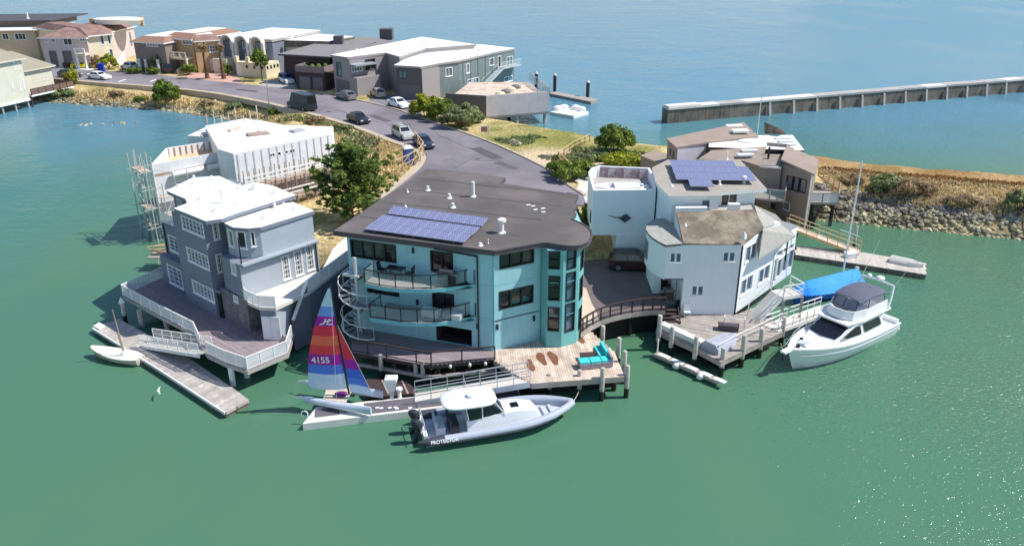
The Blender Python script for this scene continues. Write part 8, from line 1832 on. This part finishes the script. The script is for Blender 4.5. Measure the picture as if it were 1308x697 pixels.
for y in (-.55, .55): b.bar((-1.4, y, 1.72), (.6, y, 1.72), .05, .05, M_frame_dk)
for x in (-1.0, .2): b.bar((x, -.6, 1.74), (x, .6, 1.74), .05, .04, M_frame_dk)
o = b.build('roof_rack', suv)
car('parked_car', 'dark blue car in front of the silver station wagon', (541, 187), (550, 193), c_blue, 'hatch', L=4.4)
car('parked_car', 'dark maroon hatchback in the shaded courtyard beside white house', (808, 342.5), (826, 343), c_maroon, 'suv', z=CY, H=1.6, L=4.2)
# van side lettering band, as blurred white marks
# ================================================================ STREET FURNITURE
pt = thing('portable_toilet', 'blue portable toilet with white roof beside the construction fence', 'toilet'); b = MB(); b.box(-.55, .55, -.55, .55, .08, 2.05, mat('blue_plastic', s(44, 76, 150), .55, .06, 1)); b.build('cabin', pt)
b = MB(); b.loft([[V(x * k, y * k, z) for x, y in ((-.6, -.6), (.6, -.6), (.6, .6), (-.6, .6))] for k, z in ((1, 2.06), (1, 2.16), (.6, 2.36))], M_white_trim); b.build('roof', pt)
b = MB(); b.box(-.4, .4, -.57, -.552, .15, 1.95, mat('pale_blue_plastic', s(72, 104, 176), .55, .05)); b.build('door', pt); b = MB(); b.box(-.6, .6, -.6, .6, 0, .08, M_black); b.build('base', pt)
moved(pt, V(*P(522, 210, GZ + .02)), rad(20))
bn = box_thing('wheelie_bin', 'blue wheeled bin at the kerb beside the light green shrub', 'bin', V(*P(130, 91.5, RZ + .02)), .1, 1.1, .9, 1.5, mat('bright_blue_plastic', s(30, 62, 190), .5, .05))
fn = thing('construction_fence', 'timber and wire construction fence curving round the kerb', 'fence', P(535, 205, GZ)); fl = PP(GZ + .15, (505, 224), (523, 216), (537, 207), (541.5, 199), (534, 190), (530, 184))
railing(fn, fl, 1.8, 2.0, 'none', M_wood_tan, None, rails=(1.0, .5), r=.05, top=.09)
for a, c in zip(fl[:-1], fl[1:]): b = MB(); b.bar(a + V(0, 0, .1), c + V(0, 0, 1.7), .05, .05, M_wood_tan); b.build('brace', fn)
fn = thing('path_fence', 'pale timber rail fence beside the sandy path at the bay', 'fence', P(730, 195, GZ)); fl = [G(713, 204) + V(0, 0, .0), G(734, 190), G(753, 181) ]; railing(fn, [p + V(0, 0, -.05) for p in fl], 1.1, 1.8, 'none', M_wood_tan, None, rails=(1.0, .5), r=.06, top=.09); fl = [G(713, 204), G(722, 213), G(728, 219)]; railing(fn, [p - V(0, 0, .05) for p in fl], 1.1, 1.2, 'none', M_wood_tan, None, rails=(1.0, .5), r=.06, top=.09)
def lamp(label, px, top_v, arm=(0, 0), z=RZ):
    p = V(*P(*px, z)); h = Zat(top_v, p.y) - z; t = thing('street_lamp', label, 'street lamp', p); b = MB(); b.tube([p, p + V(0, 0, h)], [.1, .06], M_wood_gr, 8); b.build('post', t)
    b = MB(); b.obox(p + V(arm[0] / 2, arm[1] / 2, h), V(max(abs(arm[0]), .3) / 2, 0, 0), V(0, .12, 0), V(0, 0, .08), M_steel); b.build('lamp_head', t)
lamp('grey street lamp on the pavement left of the black van', (344, 134), 103, (-.8, 0)); lamp('thin street lamp post between the parked cars at far left', (101, 103.5), 79, (-.8, 0)); lamp('lamp post next to the roof terrace of the white house', (757, 246), 214, (-.5, 0))
sg = thing('sale_sign', 'white post sign with red board at the bay corner', 'sign', V(*G(624, 181))); p = G(624, 181); b = MB(); b.bar(p, p + V(0, 0, 2.3), .12, .12, M_white_trim); b.build('post', sg); b = MB(); b.bar(p + V(.1, 0, 2.15), p + V(-1.1, 0, 2.15), .1, .1, M_white_trim); b.build('arm', sg); b = MB(); b.box(p.x - 1.0, p.x - .15, p.y - .03, p.y + .03, p.z + 1.35, p.z + 2.05, mat('faded_red_board', s(196, 130, 122), .7, .15, 3)); b.build('board', sg)
# boulders and cushions of sand beside the path
for lab, u, v, r in (('pale boulder at the middle of the green ground cover', 655, 183, .7), ('second pale boulder beside the green ground cover', 662, 184.5, .6), ('dark boulder on the sandy path edge', 699, 201, .6), ('boulder near the kerb of the sandy path', 640, 177, .45)):
    p = G(u, v); q = IV * (1 + (RNG.random((12, 1)) - .5) * .4) * r * np.array([1.3, 1, .8]) + np.array(p); b = MB(); b.add([V(*x) for x in q.tolist()], IF, M_rock_y if 'pale' in lab else M_rock_g); tag(b.build('boulder'), lab, 'boulder')
# bicycles leaning at the brown villa
def bicycle(label, px, rz):
    t = thing('bicycle', label, 'bicycle'); 
    for x in (-.5, .5): b = MB(); b.tube([V(x + .33 * math.cos(a), 0, .34 + .33 * math.sin(a)) for a in [2 * math.pi * k / 16 for k in range(17)]], .03, M_tyre, 5, cap=False); b.build('wheel', t)
    b = MB(); fr = [(-.5, .34), (-.15, .75), (.32, .8), (.5, .34), (.32, .8), (-.02, .32), (-.15, .75), (-.02, .32), (-.5, .34)]; b.tube([V(x, 0, z) for x, z in fr], .025, M_steel, 5); b.build('frame', t)
    b = MB(); b.obox((-.2, 0, .9), V(.13, 0, 0), V(0, .06, 0), V(0, 0, .03), M_black); b.build('saddle', t); b = MB(); b.bar((.34, -.28, 1.0), (.34, .28, 1.0), .03, .03, M_black); b.build('handlebar', t); moved(t, V(*P(*px, RZ)), rz)
bicycle('bicycle leaning left of the forecourt wall at the brown villa', (226, 95.5), .2); bicycle('bicycle leaning right of the other one at the brown villa', (232, 96), -.1)

# ================================================================ groups of alike things
GROUPS = {'parked_car': 'cars parked along the street', 'mooring_pile': 'timber piles at the decks and docks', 'hedge_shrub': 'shrubs in the street hedge', 'street_shrub': 'garden shrubs along the far side of the street', 'spit_bush': 'bushes on the spit', 'low_shrub': 'low shrubs round the end of the street', 'bank_bush': 'bushes on the left bank', 'floating_dock': 'floating docks', 'gangway': 'gangways down to the docks', 'dock_pile': 'dark piles at the bay-side dock', 'palm_tree': 'bare palm trunks', 'street_lamp': 'street lamps', 'terrace_board': 'panels on the roof terrace', 'boulder': 'loose boulders beside the path', 'bicycle': 'bicycles at the brown villa', 'patio_chair': 'loose chairs on decks and balconies', 'flowering_shrub': 'shrubs near the round shrub', 'tall_shrub': 'shrubs between the two front houses', 'storage_bench': 'benches on the middle balcony', 'verge_bush': 'scattered bushes on the verge and bank', 'street_tree': 'young trees along the street'}
for o in list(SC.objects):
    if o.parent is None and 'category' in o:
        g = GROUPS.get(o.name.split('.')[0])
        if g: o['group'] = g
